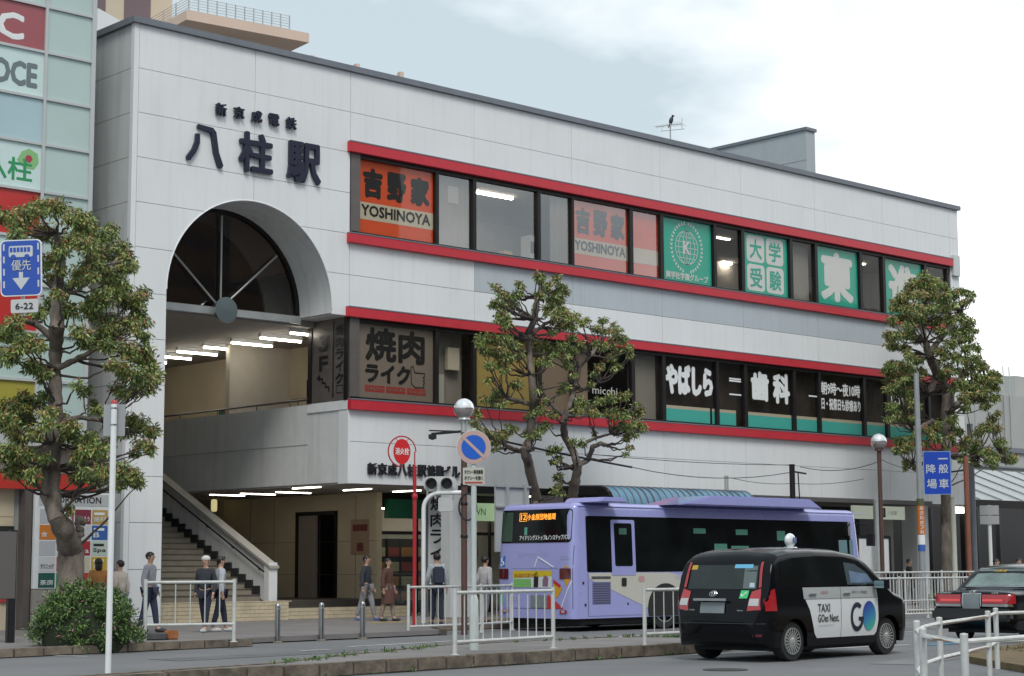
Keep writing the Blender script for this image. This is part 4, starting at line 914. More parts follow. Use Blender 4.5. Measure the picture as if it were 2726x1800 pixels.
ed, ef = (pd - pb2), (pe - pc)
far1 = pf_ + Vector((6, -.8, 0)); far2 = pd + Vector((5, 0.6, 0))
for z in (.84, .45):
    rail([(pa.x + .1, pa.y - .02), 'c', 'e', 'f', (far1.x, far1.y)], z); rail(['b', 'd', (far2.x, far2.y)], z)
    rail(['b', ((pa.x + pb2.x) / 2 - .05, (pa.y + pb2.y) / 2), (pa.x + .1, pa.y - .02)], z)
# foreground slim white pole
def pole(name, label, px_b, py_b, px_t, py_t, r, m, cat="pole", zb=0.0, base=None, capm=None):
    P = base or ghit(px_b, py_b, zb); z = zat(P.x, P.y, py_t)
    t_ = thing(name, label, cat, (P.x, P.y, zb)); b = MB(); b.tube([(P.x, P.y, zb), (P.x, P.y, z)], r, 12); b.build("post", m, t_, smooth=True)
    return t_, P, z
t_, P, z = pole("slim_white_pole", "slim white pole with red cap and grey plate in the left foreground", 287, 1812, 300, 1075, .042, m_white)
b = MB(); b.lathe((P.x, P.y, z), [(.045, 0), (.045, .03), (.03, .05), (0, .055)], 12); b.build("cap", mat("cap_red", (.45, .04, .05), .4), t_, smooth=True)
b = MB(); b.lathe((P.x, P.y, z - .3), [(.046, 0), (.046, .02)], 12); b.lathe((P.x, P.y, z - .07), [(.046, 0), (.046, .02)], 12); b.build("clamp", m_steel, t_, smooth=True)
nv = Vector((-FW.x, -FW.y, 0)).normalized()     # plates roughly facing the plaza
rv = Vector((-nv.y, nv.x, 0))
c = Vector((P.x, P.y, z - .22)) - nv * .07 - rv * .03
b = MB(); b.prism([(-.13, -.22), (.17, -.22), (.17, .22), (-.13, .22)], c, rv, EZ, .012); pl_ = b.build("sign_plate", mat("plate_grey", (.36, .37, .38), .4, metal=.3), t_)
# bus priority lane sign hanging from an overhead arm
B0 = at(56, 713, Y=17.0); k_ = (B0 - CAM).dot(FW) / F_PX
t_ = thing("bus_lane_sign", "blue bus priority sign with small 6-22 plate hanging at the left edge", "road sign", tuple(B0))
tl = rad(-2.2); sx = rv * math.cos(tl) - EZ * math.sin(tl) * -1; sx = (rv * math.cos(tl) + EZ * math.sin(-tl)).normalized(); sz = (EZ * math.cos(tl) - rv * math.sin(-tl)).normalized()
hw, hh = 55 * k_, 76 * k_
m_sblue = mat("sign_blue", (.02, .08, .42), .35, coat=.2)
b = MB(); b.prism(rrect(-hw, -hh, hw, hh, .05), B0, sx, sz, .02); pn = b.build("sign_panel", m_white, t_)
b = MB(); b.prism(rrect(-hw + .012, -hh + .012, hw - .012, hh - .012, .045), B0 + nv * .003, sx, sz, .002); b.build("blue_face", m_sblue, pn)
b = MB(); O = B0 + nv * .006
def rq(x0, z0, x1, z1): b.add([O + sx * x + sz * zz for x, zz in ((x0, z0), (x1, z0), (x1, z1), (x0, z1))], [(0, 1, 2, 3)])
for sx_ in (-.86, .80):
    for zz in (-.88, -.44, 0, .44): rq(hw * sx_, hh * (zz + .18), hw * (sx_ + .08), hh * (zz + .42))
b.prism(rrect(-hw * .58, hh * .38, hw * .58, hh * .78, .02), O, sx, sz, .001)
b.text("優先", O - sx * hw * .46 - sz * hh * .1, sx, sz, hw * .95, hh * .38, bold=.01)
b.add([O + sx * x + sz * zz for x, zz in ((-hw * .1, -hh * .15), (hw * .1, -hh * .15), (hw * .1, -hh * .36), (-hw * .1, -hh * .36))], [(0, 3, 2, 1)])
b.add([O + sx * x + sz * zz for x, zz in ((-hw * .42, -hh * .36), (hw * .42, -hh * .36), (0, -hh * .78))], [(0, 2, 1)])
b.build("white_symbols", mat("sign_grey_white", (.55, .58, .60), .4), pn)
b = MB(); O = B0 + nv * .009
for i in range(6): rq(-hw * .53 + i * hw * .17, hh * .56, -hw * .53 + i * hw * .17 + hw * .13, hh * .72)
for x in (-hw * .36, hw * .3): b.lathe(O + sx * x + sz * hh * .38, [(.028, 0), (.028, .002)], 10, axis=tuple(nv))
b.build("bus_windows", m_sblue, pn)
b = MB(); c = B0 - sz * (hh + 27 * k_) + sx * 8 * k_; b.prism(rrect(-36 * k_, -18 * k_, 36 * k_, 18 * k_, .015), c, sx, sz, .015); p2 = b.build("hours_plate", mat("plate_white", (.55, .56, .56), .4), t_)
b = MB(); b.text("6-22", c + nv * .003 - sx * 24 * k_ - sz * 9 * k_, sx, sz, 48 * k_, 17 * k_, bold=.02); b.build("lettering", m_black, p2)
b = MB(); b.tube([B0 - nv * .06 - sz * (hh + .2), B0 - nv * .06 + sz * hh * .6], .02, 8); b.tube([B0 - nv * .06 + sz * hh * .4, B0 - nv * .06 + sz * hh * .4 - rv * 1.6], .03, 8); b.tube([B0 - nv * .06 - sz * hh * .4, B0 - nv * .06 - sz * hh * .4 - rv * 1.6], .03, 8)
sp_ = B0 - nv * .06 - rv * 1.6; b.tube([(sp_.x, sp_.y, 0), (sp_.x, sp_.y, sp_.z + 1.0)], .07, 10); b.build("bracket_pole", m_alu, t_, smooth=True)
# fire hydrant sign
t_, P, z = pole("hydrant_sign", "red hydrant pole topped by a ring with a red disc reading 消火栓", 1103, 1682, 1103, 1240, .045, mat("hydrant_red", (.45, .02, .03), .4, streak=.2, var=.1, dirt=(.2, .03, .03)), "sign")
m_hr = MATS["hydrant_red"]; k_ = (P - CAM).dot(FW) / F_PX; zc_ = zat(P.x, P.y, 1203)
yx = (RT * 1.0 + FW * .5); yx.z = 0; yx.normalize(); yn = yx.cross(EZ); yn = yn if yn.dot(FW) < 0 else -yn
cc = Vector((P.x, P.y, zc_)) - yx * 33 * k_ / yx.dot(RT)
R_ = 36 * k_ / yx.dot(RT); b = MB(); b.tube([(P.x, P.y, z), (P.x, P.y, zc_)] + [cc + yx * R_ * math.cos(a) + EZ * 41 * k_ * math.sin(a) for a in [rad(10 * i) for i in range(0, 28)]], .017, 6); b.build("ring", m_hr, t_, smooth=True)
b = MB(); b.lathe((P.x, P.y, zat(P.x, P.y, 1330)), [(.05, 0), (.07, .03), (.07, .1), (.05, .13)], 10); b.build("joint_collar", m_hr, t_, smooth=True)
b = MB(); b.prism([(22 * k_ / yx.dot(RT) * math.cos(rad(a)), 34 * k_ * math.sin(rad(a))) for a in range(0, 360, 12)], cc, yx, EZ, .02); dsc = b.build("red_disc", mat("disc_red", (.62, .02, .025), .4), t_)
b = MB(); b.text("消火栓", cc - yx * 18 * k_ / yx.dot(RT) - EZ * 9 * k_ + yn * .004, yx, EZ, 36 * k_ / yx.dot(RT), 19 * k_, bold=.02); b.build("lettering", m_whiteprint, dsc)
b = MB(); b.tube([cc + yx * R_ * .5 + EZ * 36 * k_, cc + yx * R_ * .3 + EZ * 28 * k_], .008, 4); b.tube([cc - yx * R_ * .5 + EZ * 36 * k_, cc - yx * R_ * .3 + EZ * 28 * k_], .008, 4); b.build("hanger", m_hr, t_)
# curved white pole with vehicle signal seen from behind
P = ghit(1127, 1672); k_ = (P - CAM).dot(FW) / F_PX
t_ = thing("signal_pole", "white crook-necked signal pole with a grey two-lamp signal head, between hydrant sign and lamp post", "traffic signal", tuple(P))
rl_ = Vector((RT.x, RT.y, 0)).normalized()
zt_ = zat(P.x, P.y, 1318); b = MB()
b.tube([P, P + EZ * (zt_ - .35)] + [P + EZ * (zt_ - .35 + .4 * math.sin(a)) + rl_ * (.4 - .4 * math.cos(a)) for a in [rad(15 * i) for i in range(1, 7)]] + [P + rl_ * 1.0 + EZ * (zt_ + .06)], .055, 12); b.build("pole", m_white, t_, smooth=True)
hd = P + rl_ * .42 + EZ * (zt_ + .28) - FW * 0
m_sg = mat("signal_grey", (.50, .51, .50), .5, var=.06)
b = MB(); b.prism(rrect(-.42, -.19, .42, .19, .15), hd, rl_, EZ, .16); hh_ = b.build("signal_head", m_sg, t_, bevel=.01)
for s_ in (-.22, .17):
    c = hd + rl_ * s_ - Vector((FW.x, FW.y, 0)).normalized() * .0
    n2 = Vector((-FW.x, -FW.y, 0)).normalized(); b = MB()
    pr2 = [(-.14, 0), (-.14, .05)]
    V = []; Fc = []
    for i in range(11):
        a = rad(-20 + 22 * i); u = rl_ * math.cos(a) * .15 + EZ * math.sin(a) * .15; V += [c + u, c + u + n2 * .26]
    for i in range(10): Fc.append((2 * i, 2 * i + 1, 2 * i + 3, 2 * i + 2))
    b.add(V, Fc); b.build("visor", m_sg, hh_, smooth=True)
    b = MB(); b.lathe(c + n2 * .005, [(.13, 0), (.09, .02), (0, .03)], 14, axis=tuple(n2)); b.build("lens", m_darkgrey, hh_, smooth=True)
b = MB(); b.prism(rrect(-.18, -.30, .20, .06, .05), P + rl_ * .55 + EZ * (zt_ - .12), rl_, EZ, .2); b.build("lower_signal", m_sg, t_, bevel=.02)
b = MB()
for s_ in (.1, .3, .75): b.tube([P + rl_ * s_ + EZ * (zt_ - .1), P + rl_ * s_ + EZ * (zt_ + .2)], .03, 6)
b.build("bracket", m_alu, t_)
# lamp posts with mirrored globes
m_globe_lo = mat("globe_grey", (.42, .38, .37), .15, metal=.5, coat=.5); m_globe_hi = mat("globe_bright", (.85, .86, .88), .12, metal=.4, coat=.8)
m_brownp = mat("brown_post_paint", (.10, .05, .04), .45, var=.15)
def lamp(label, base, py_globe, rpx, m_top, extra=True):
    k_ = (base - CAM).dot(FW) / F_PX; zg = zat(base.x, base.y, py_globe); r = rpx * k_
    t_ = thing("street_lamp", label, "street lamp", tuple(base), group="globe street lamps")
    b = MB(); b.tube([base, (base.x, base.y, zg - r * 2.2)], .07, 12); b.build("post", m_brownp, t_, smooth=True)
    b = MB(); b.tube([(base.x, base.y, zg - r * 2.3), (base.x, base.y, zg - r * .9)], .075, 10); b.lathe((base.x, base.y, zg - r * 1.08), [(.16, 0), (r * .55, .05), (r * .6, .1)], 14); b.build("neck", m_top, t_, smooth=True)
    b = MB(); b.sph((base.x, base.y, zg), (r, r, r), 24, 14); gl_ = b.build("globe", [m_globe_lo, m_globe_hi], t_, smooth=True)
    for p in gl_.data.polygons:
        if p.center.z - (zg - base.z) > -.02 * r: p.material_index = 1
    b = MB(); b.lathe((base.x, base.y, zg - .012), [(r + .004, 0), (r + .004, .02)], 24); b.build("globe_rim", m_globe_lo, t_, smooth=True)
    return t_, zg, r
LP = ghit(1236, 1690); t1, zg, r = lamp("brown street lamp with mirrored globe and black camera arm, left of the no-parking sign", LP, 1088, 28, m_alu)
b = MB(); zz = zat(LP.x, LP.y, 1148); q = Vector((LP.x, LP.y, zz)); b.tube([q, q - rl_ * .75 - EZ * .06], .03, 6); b.tube([q - rl_ * .2, q - rl_ * .8 + EZ * .02], .018, 5); b.build("camera_arm", m_black, t1)
b = MB(); b.obx(q - rl_ * .72 - EZ * .12, (.18, .12, .1), math.atan2(rl_.y, rl_.x)); b.lathe(q - rl_ * .72 - EZ * .2, [(0, 0), (.06, .02), (.06, .06)], 8); b.build("camera", m_dark, t1)
b = MB()
for py in (1295, 1345, 1432): z_ = zat(LP.x, LP.y, py); b.lathe((LP.x, LP.y, z_), [(.08, 0), (.085, .01), (.085, .06), (.08, .07)], 10)
c = Vector((LP.x + .02, LP.y - .1, zat(LP.x, LP.y, 1350))); b.tube([c + rl_ * .2 * math.cos(rad(a)) + EZ * .3 * math.sin(rad(a)) for a in range(0, 361, 20)], .022, 5); b.build("cable_loop", m_black, t1, smooth=True)
LR = at(2349, 1500, Y=35.2); LR.z = .12; t2, zg2, r2_ = lamp("brown street lamp with mirrored globe above the front of the lilac bus", LR, 1176, 22, m_brownp)
# no parking sign
t_, P, z = pole("no_parking_sign", "round no-parking sign over a small notice plate on a pale pole", 1262, 1732, 1262, 1140, .045, mat("pale_green_pole", (.50, .55, .53), .4, var=.08), "road sign", zb=.15)
k_ = (P - CAM).dot(FW) / F_PX; zc_ = zat(P.x, P.y, 1191); c = Vector((P.x, P.y, zc_)) + nv * .06
b = MB(); b.lathe((P.x, P.y, .15), [(.08, 0), (.075, zat(P.x, P.y, 1600) - .15), (.055, zat(P.x, P.y, 1588) - .15), (.046, zat(P.x, P.y, 1585) - .15)], 12); b.build("pole_sleeve", MATS["pale_green_pole"], t_, smooth=True)
rr = 45 * k_
def disc(r, off, m, nm, par, th=.004):
    b = MB(); b.prism([(r * math.cos(rad(a)), r * math.sin(rad(a))) for a in range(0, 360, 9)], c + nv * off, rv, EZ, th); return b.build(nm, m, par)
d0 = disc(rr, 0, mat("sign_ring_faded", (.50, .34, .30), .5), "sign_disc", t_, .012); disc(rr * 1.02, -.005, m_white, "disc_rim", d0); disc(rr * .73, .005, mat("no_parking_blue", (.01, .10, .52), .4), "blue_disc", d0)
b = MB(); u = (rv * -.72 + EZ * .69).normalized(); v_ = u.cross(nv).normalized(); O = c + nv * .008
b.add([O + u * a + v_ * bb for a, bb in ((-rr * .95, -rr * .085), (rr * .95, -rr * .085), (rr * .95, rr * .085), (-rr * .95, rr * .085))], [(0, 1, 2, 3)]); b.build("slash", MATS["sign_ring_faded"], d0)
c2 = Vector((P.x, P.y, zat(P.x, P.y, 1268))) + nv * .05
b = MB(); b.prism(rrect(-29 * k_, -23 * k_, 29 * k_, 23 * k_, .015), c2, rv, EZ, .012); p2 = b.build("notice_plate", mat("notice_cream", (.50, .49, .42), .5), t_)
b = MB(); b.text("タクシー専用乗場", c2 + nv * .003 - rv * 25 * k_ + EZ * 5 * k_, rv, EZ, 50 * k_, 12 * k_, bold=.03); b.text("タクシーを除く", c2 + nv * .003 - rv * 25 * k_ - EZ * 11 * k_, rv, EZ, 50 * k_, 12 * k_, bold=.03); b.build("lettering", m_black, p2)
b = MB(); b.prism([(-24 * k_, -20 * k_), (24 * k_, -20 * k_), (24 * k_, -15 * k_), (-24 * k_, -15 * k_)], c2 + nv * .003, rv, EZ, .002); b.build("red_line", mat("poster_red", (.4, .06, .05), .6), p2)
b = MB()
for py in (1150, 1225, 1262): b.lathe((P.x, P.y, zat(P.x, P.y, py)), [(.05, 0), (.05, .03)], 10)
b.build("clamp", m_steel, t_)
# white column banner of the grill shop (flat banner on the front face of the wide column)
BN = at(1165, 1400, Y=39.6); t_ = thing("shop_banner", "tall white banner with black 焼肉ライク lettering on the column behind the signal pole", "banner", (BN.x, 39.6, 1.0))
xa_, xb_ = at(1140, 1400, Y=39.6).x, at(1184, 1400, Y=39.6).x
b = MB(); b.box(xa_, 39.58, .9, xb_, 39.62, 3.6); b.build("banner_cloth", m_whiteprint, t_)
b = MB()
for i, ch in enumerate("焼肉ライク"):
    b.text(ch, (xa_ + .06, 39.575, 3.12 - .47 * i), EX, EZ, xb_ - xa_ - .12, .4, bold=.03, lift=.002)
b.build("lettering", m_black, t_)
b = MB(); b.box(xa_ - .04, 39.6, .12, xa_, 39.66, 3.66); b.box(xb_, 39.6, .12, xb_ + .04, 39.66, 3.66); b.build("banner_frame", m_coping, t_)
WC = at(1207, 1500, Y=38.2)
b = MB(); b.box(WC.x - .26, 38.0, .12, WC.x + .5, 38.45, 3.74); tag(b.build("grey_column", m_panel_side, loc=(WC.x, 38.2, .12), bevel=.02), "square grey concrete column right of the white banner, behind the signal pole", "column")
# notice board seen from behind above the bus
NB = at(1365, 1320, Y=34.6); t_ = thing("stop_board", "grey back of a bus stop board left of the twin tree trunks", "notice board", (NB.x, 34.6, .12))
xa_, xb_ = at(1320, 1320, Y=34.6).x, at(1409, 1320, Y=34.6).x; zt_ = zat(NB.x, 34.6, 1296)
b = MB(); b.box(xa_, 34.6, 1.9, xb_, 34.66, zt_); b.build("board", mat("board_grey", (.42, .43, .44), .5), t_)
for x in (xa_ + .3, xb_ - .25): b = MB(); b.box(x, 34.5, .12, x + .08, 34.6, zt_ + .05); b.build("post", m_alu, t_)
b = MB()
for z in (zt_ - .02, zt_ - .55): b.box(xa_ - .02, 34.54, z, xb_ + .02, 34.6, z + .05)
b.build("frame_bar", m_alu, t_)
# grey utility pole with adverts, tall
UP0 = at(2456, 1530, Y=34.4); UP0.z = .12
t_ = thing("utility_pole", "thick grey pole carrying orange and white stickers, left of the blue drop-off sign", "pole", tuple(UP0)); zt_ = zat(UP0.x, UP0.y, 993)
ra = 8.6 * (UP0 - CAM).dot(FW) / F_PX
b = MB(); b.tube([UP0, (UP0.x, UP0.y, zt_)], [ra * 1.15, ra * .8], 16); b.build("pole", mat("galvanised", (.34, .36, .37), .5, metal=.3, var=.1), t_, smooth=True)
def wrap(py0, py1, m, nm, txt=None, tm=None):
    z0, z1 = zat(UP0.x, UP0.y, py1), zat(UP0.x, UP0.y, py0); b = MB(); rr_ = ra * 1.14 + .004; a0 = math.atan2(-FW.y, -FW.x); V = []
    for i in range(13): a = a0 - 1.5 + 3.0 * i / 12; V += [(UP0.x + rr_ * math.cos(a), UP0.y + rr_ * math.sin(a), z0), (UP0.x + rr_ * math.cos(a), UP0.y + rr_ * math.sin(a), z1)]
    b.add(V, [(2 * i, 2 * i + 2, 2 * i + 3, 2 * i + 1) for i in range(12)]); o = b.build(nm, m, t_, smooth=True)
    if txt:
        b = MB(); n = len(txt); h = (z1 - z0) / n
        for i, ch in enumerate(txt): b.text(ch, Vector((UP0.x, UP0.y, z1 - h * (i + .92))) + nv * (rr_ + .01) - rv * ra * .55, rv, EZ, ra * 1.1, h * .8, bold=.02)
        b.build("lettering", tm, o)
wrap(1328, 1346, mat("sticker_yellow_dark", (.10, .10, .05), .5), "advert_sticker"); wrap(1347, 1423, mat("sticker_orange", (.60, .17, .03), .5), "advert_sticker", "みさわ皮フ科", m_whiteprint)
wrap(1424, 1450, m_whiteprint, "advert_sticker"); wrap(1451, 1467, mat("sticker_blue", (.04, .13, .45), .5), "advert_sticker")
# blue drop-off sign on a rust-brown post
RP = at(2581, 1520, Y=34.4); RP.z = .12
t_ = thing("drop_off_sign", "blue sign reading 一般車降場 on a rust-brown post beside the tree", "road sign", tuple(RP)); zt_ = zat(RP.x, RP.y, 1215)
b = MB(); b.tube([RP, (RP.x, RP.y, zt_)], .085, 10); b.build("post", mat("rust_brown_post", (.26, .09, .055), .6, var=.2), t_, smooth=True)
k_ = (RP - CAM).dot(FW) / F_PX; c = Vector((RP.x, RP.y, zat(RP.x, RP.y, 1259))) - rv * 79 * k_ + nv * .1
tl = rad(-1.5); s2x = (rv * math.cos(tl) - EZ * math.sin(tl) * -1).normalized(); s2x = (rv + EZ * .01).normalized()
hw, hh = 37 * k_, 58 * k_
b = MB(); b.prism(rrect(-hw, -hh, hw, hh, .03), c, s2x, EZ, .03); pn = b.build("sign_panel", mat("sign_edge_blue", (.25, .38, .6), .4), t_)
b = MB(); b.prism(rrect(-hw * .95, -hh * .97, hw * .95, hh * .97, .03), c + nv * .003, s2x, EZ, .002); b.build("blue_face", mat("drop_blue", (.01, .06, .45), .4), pn)
b = MB()
for ch, x, zz, w_, h_ in (("一", .08, .62, .7, .06), ("般", .1, -.02, .7, .42), ("車", .1, -.72, .7, .44), ("降", -.8, -.02, .7, .42), ("場", -.78, -.72, .72, .44)):
    b.text(ch, c + nv * .005 + s2x * hw * x + EZ * hh * zz, s2x, EZ, hw * w_, hh * h_, bold=.02)
b.build("lettering", mat("sign_grey_white", (.55, .58, .60), .4), pn)
b = MB(); q = Vector((RP.x, RP.y, c.z + .1)); b.tube([q, q - rv * .6 + nv * .02 - EZ * .08], .03, 6); b.build("bracket", m_bronze, t_); b = MB(); b.tube([q + EZ * .45, q - rv * .6 + EZ * .45], .03, 6); b.build("bracket", m_bronze, t_)
# other posts at the right
for (px, pyb, pyt, Y_, r, m, lb) in ((2340, 1528, 1332, 36.3, .13, m_alu, "short grey post with flat top in front of the entrance sign"), (2542, 1530, 1325, 36.8, .1, mat("cream_post", (.55, .56, .48), .5), "cream post close to the right side of the tree trunk"),
                                     (2595, 1495, 1130, 38.0, .11, m_coping, "tall dark grey post standing by the station's right corner"), (2112, 1400, 1238, 36.0, .09, m_bronze, "dark wire post rising behind the bus roof, left of the street lamp"), (1936, 1400, 1268, 38.0, .07, m_alu, "thin grey wire post behind the corrugated shelter roof")):
    P = at(px, pyb, Y=Y_); P.z = .12; zt_ = zat(P.x, P.y, pyt); b = MB(); b.tube([P, (P.x, P.y, zt_)], r, 10)
    if px == 2112: b.tube([(P.x, P.y, zt_ - .2), (P.x + .7, P.y, zt_ - .25)], .03, 5); b.tube([(P.x + .3, P.y, zt_ - .25), (P.x + .35, P.y, zt_ - 1.1)], .02, 5)
    b.lathe((P.x, P.y, zt_), [(r * 1.1, -.03), (r * 1.1, .02), (0, .03)], 10)
    tag(b.build("post", m, loc=tuple(P), smooth=True), lb, "post")
P = at(2638, 1500, Y=36.5); P.z = .12; t_ = thing("twin_plate_sign", "white post with two pale plates seen from behind, above the black saloon", "road sign", tuple(P))
b = MB(); b.tube([P, (P.x, P.y, zat(P.x, P.y, 1345))], .07, 8); b.build("post", m_white, t_, smooth=True)
for y0, y1 in ((1346, 1371), (1373, 1396)):
    z0, z1 = zat(P.x, P.y, y1), zat(P.x, P.y, y0); b = MB(); c = Vector((P.x, P.y, (z0 + z1) / 2)) + nv * .1; b.prism([(-.36, (z0 - z1) / 2), (.33, (z0 - z1) / 2), (.33, (z1 - z0) / 2), (-.36, (z1 - z0) / 2)], c, rv, EZ, .02); b.build("sign_plate", mat("plate_back_grey", (.42, .42, .42), .5, metal=.3), t_)
P0_, P1_ = at(2285, 1433, Y=36.6), at(2368, 1523, Y=36.6)
t_ = thing("white_board", "blank white free-standing board in dark frame by the station entrance", "notice board", ((P0_.x + P1_.x) / 2, 36.6, .12))
b = MB(); b.box(P0_.x, 36.6, P1_.z, P1_.x, 36.66, P0_.z); b.build("panel", m_white, t_)
b = MB(); b.box(P0_.x - .1, 36.58, .12, P0_.x, 36.7, P0_.z + .1); b.box(P1_.x, 36.58, .12, P1_.x + .1, 36.7, P0_.z + .1); b.box(P0_.x, 36.58, P0_.z, P1_.x, 36.7, P0_.z + .1); b.build("frame", m_bronze, t_)
# overhead cables
def cable(pts, r, label, sag=.12, Y_=36.0):
    Q = []
    W3 = [at(px, py, Y=Y_) for px, py in pts]
    for a, c in zip(W3[:-1], W3[1:]):
        for i in range(9): t = i / 8; p = a.lerp(c, t); p.z -= sag * 4 * t * (1 - t); Q.append(p)
    b = MB(); b.tube(Q, r, 5); tag(b.build("overhead_cable", m_black, loc=tuple(W3[0]), smooth=True), label, "cable", "overhead cables")
cable([(1240, 1150), (1328, 1172), (1682, 1244)], .03, "thick black cable sagging across the pruned tree's trunks", .02)
cable([(1682, 1244), (2108, 1257)], .012, "thin cable continuing from the thick one to the dark wire post", .25)
cable([(1560, 1208), (2108, 1238)], .010, "upper thin cable reaching the dark wire post from the left", .08)
cable([(2130, 1243), (2349, 1225)], .012, "cable between the dark wire post and the right street lamp", .22)
cable([(1945, 1272), (2110, 1287), (2300, 1275)], .009, "lowest thin cable above the shelter roof", .08)
cable([(2349, 1225), (2460, 1250), (2560, 1252)], .009, "thin cable from the right street lamp toward the blue sign", .1)
# two stones by the kerb
P = ghit(412, 1704, .12); b = MB(); b.lathe((P.x, P.y, .12), [(.23, 0), (.25, .03), (.24, .12), (.2, .14), (0, .145)], 12); tag(b.build("round_weight", m_darkgrey, loc=(P.x, P.y, .12), smooth=True), "flat dark round weight lying by the kerb rail", "weight")
P = ghit(455, 1703, .12); b = MB(); b.obx((P.x, P.y, .21), (.26, .2, .18), .2); tag(b.build("orange_block", mat("orange_clay", (.38, .14, .05), .8, var=.3, vscale=8), loc=(P.x, P.y, .12), bevel=.025), "orange clay block beside the round weight by the kerb rail", "block")
# ================================================================ vehicles
m_lilac = mat("lilac_paint", (.335, .345, .655), .28, coat=.6, var=.03, vscale=.8)
m_creamp = mat("cream_paint", (.55, .53, .46), .3, coat=.5)
m_carblack = mat("car_black_paint", (.004, .0045, .006), .12, coat=.12, spec=.18)
m_carwhite = mat("car_white_paint", (.70, .71, .72), .3, coat=.5)
m_cargrey = mat("car_band_grey", (.40, .42, .42), .3, coat=.5)
m_bglass = mat("vehicle_glass", (.006, .008, .0085), .05, spec=.28, var=.6, vscale=1.3)
m_rglass = mat("vehicle_rear_glass", (.014, .020, .019), .06, coat=.2, var=.5, vscale=2.5)
m_lens = mat("red_lens", (.38, .015, .022), .12, coat=1.0); m_lensdark = mat("dark_red_lens", (.10, .01, .015), .15, coat=1.0)
m_clear = mat("clear_lens", (.45, .46, .46), .1, coat=1.0); m_tyre = mat("tyre_rubber", (.018, .018, .019), .8); m_chrome = mat("chrome", (.6, .6, .6), .12, metal=1)
m_plate = mat("number_plate_grey", (.20, .23, .24), .5, var=.15)
def bvh_of(o):
    m = o.data; return BVHTree.FromPolygons([v.co[:] for v in m.vertices], [tuple(p.vertices) for p in m.polygons])
def flat_grid(poly, step):
    bm = bmesh.new(); f = bm.faces.new([bm.verts.new((a, b, 0)) for a, b in poly])
    xs = [p[0] for p in poly]; ys = [p[1] for p in poly]
    for ax, lo, hi in ((0, min(xs), max(xs)), (1, min(ys), max(ys))):
        k = int((hi - lo) / step)
        for i in range(1, k + 1):
            co = [0, 0, 0]; no = [0, 0, 0]; co[ax] = lo + (hi - lo) * i / (k + 1); no[ax] = 1
            bmesh.ops.bisect_plane(bm, geom=bm.verts[:] + bm.edges[:] + bm.faces[:], plane_co=co, plane_no=no)
    bmesh.ops.triangulate(bm, faces=bm.faces[:]); bm.verts.index_update()
    V = [(v.co.x, v.co.y) for v in bm.verts]; Fc = [tuple(v.index for v in f.verts) for f in bm.faces]; bm.free(); return V, Fc
def project(bvh, V, mode, off):
    out = []
    for a, b in V:
        if mode == 'R': o, d, q = Vector((a, -6, b)), Vector((0, 1, 0)), None
        elif mode == 'L': o, d = Vector((a, 6, b)), Vector((0, -1, 0))
        else: o, d = Vector((-6, a, b)), Vector((1, 0, 0))
        loc, nrm, i, dist = bvh.ray_cast(o, d)
        if loc is None:
            near = bvh.find_nearest(Vector((a, -1.0, b)) if mode == 'R' else Vector((a, 1.0, b)) if mode == 'L' else Vector((0, a, b))); loc, nrm = near[0], near[1]
        if nrm.dot(d) > 0: nrm = -nrm
        out.append(loc + nrm * off * .4 - d * off * .6)
    return out
def decal(bvh, poly, mode, name, m, par, off=.005, step=.12):
    V, Fc = flat_grid(poly, step); b = MB(); b.add(project(bvh, V, mode, off), Fc); return b.build(name, m, par, smooth=True)
def dtext(bvh, txt, a0, b0, w_, h_, mode, m, par, off=.009, bold=.02, name="lettering"):
    b = MB(); V, Fc, asp = textmesh(txt, 0, 0)
    sg = -1 if mode in 'B' else (1 if mode == 'R' else -1)   # on the tail, +y is the viewer's left
    n = 5 if bold else 1; d = bold * h_ * .7
    for i in range(n):
        ox, oz = ((0, 0), (d, 0), (-d, 0), (0, d), (0, -d))[i]
        b.add(project(bvh, [(a0 + sg * (v[0] * w_ + ox), b0 + v[1] * h_ + oz) for v in V], mode, off + i * .0008), Fc)
    return b.build(name, m, par)
def interp(tab, x):
    for (a, u), (b, v) in zip(tab[:-1], tab[1:]):
        if x <= b: return u + (v - u) * (x - a) / (b - a) if b > a else v
    return tab[-1][1]
def smooth_tab(tab, x):
    return (interp(tab, x - .03) + 2 * interp(tab, x) + interp(tab, x + .03)) / 4 if .1 < x < tab[-1][0] - .1 else interp(tab, x)
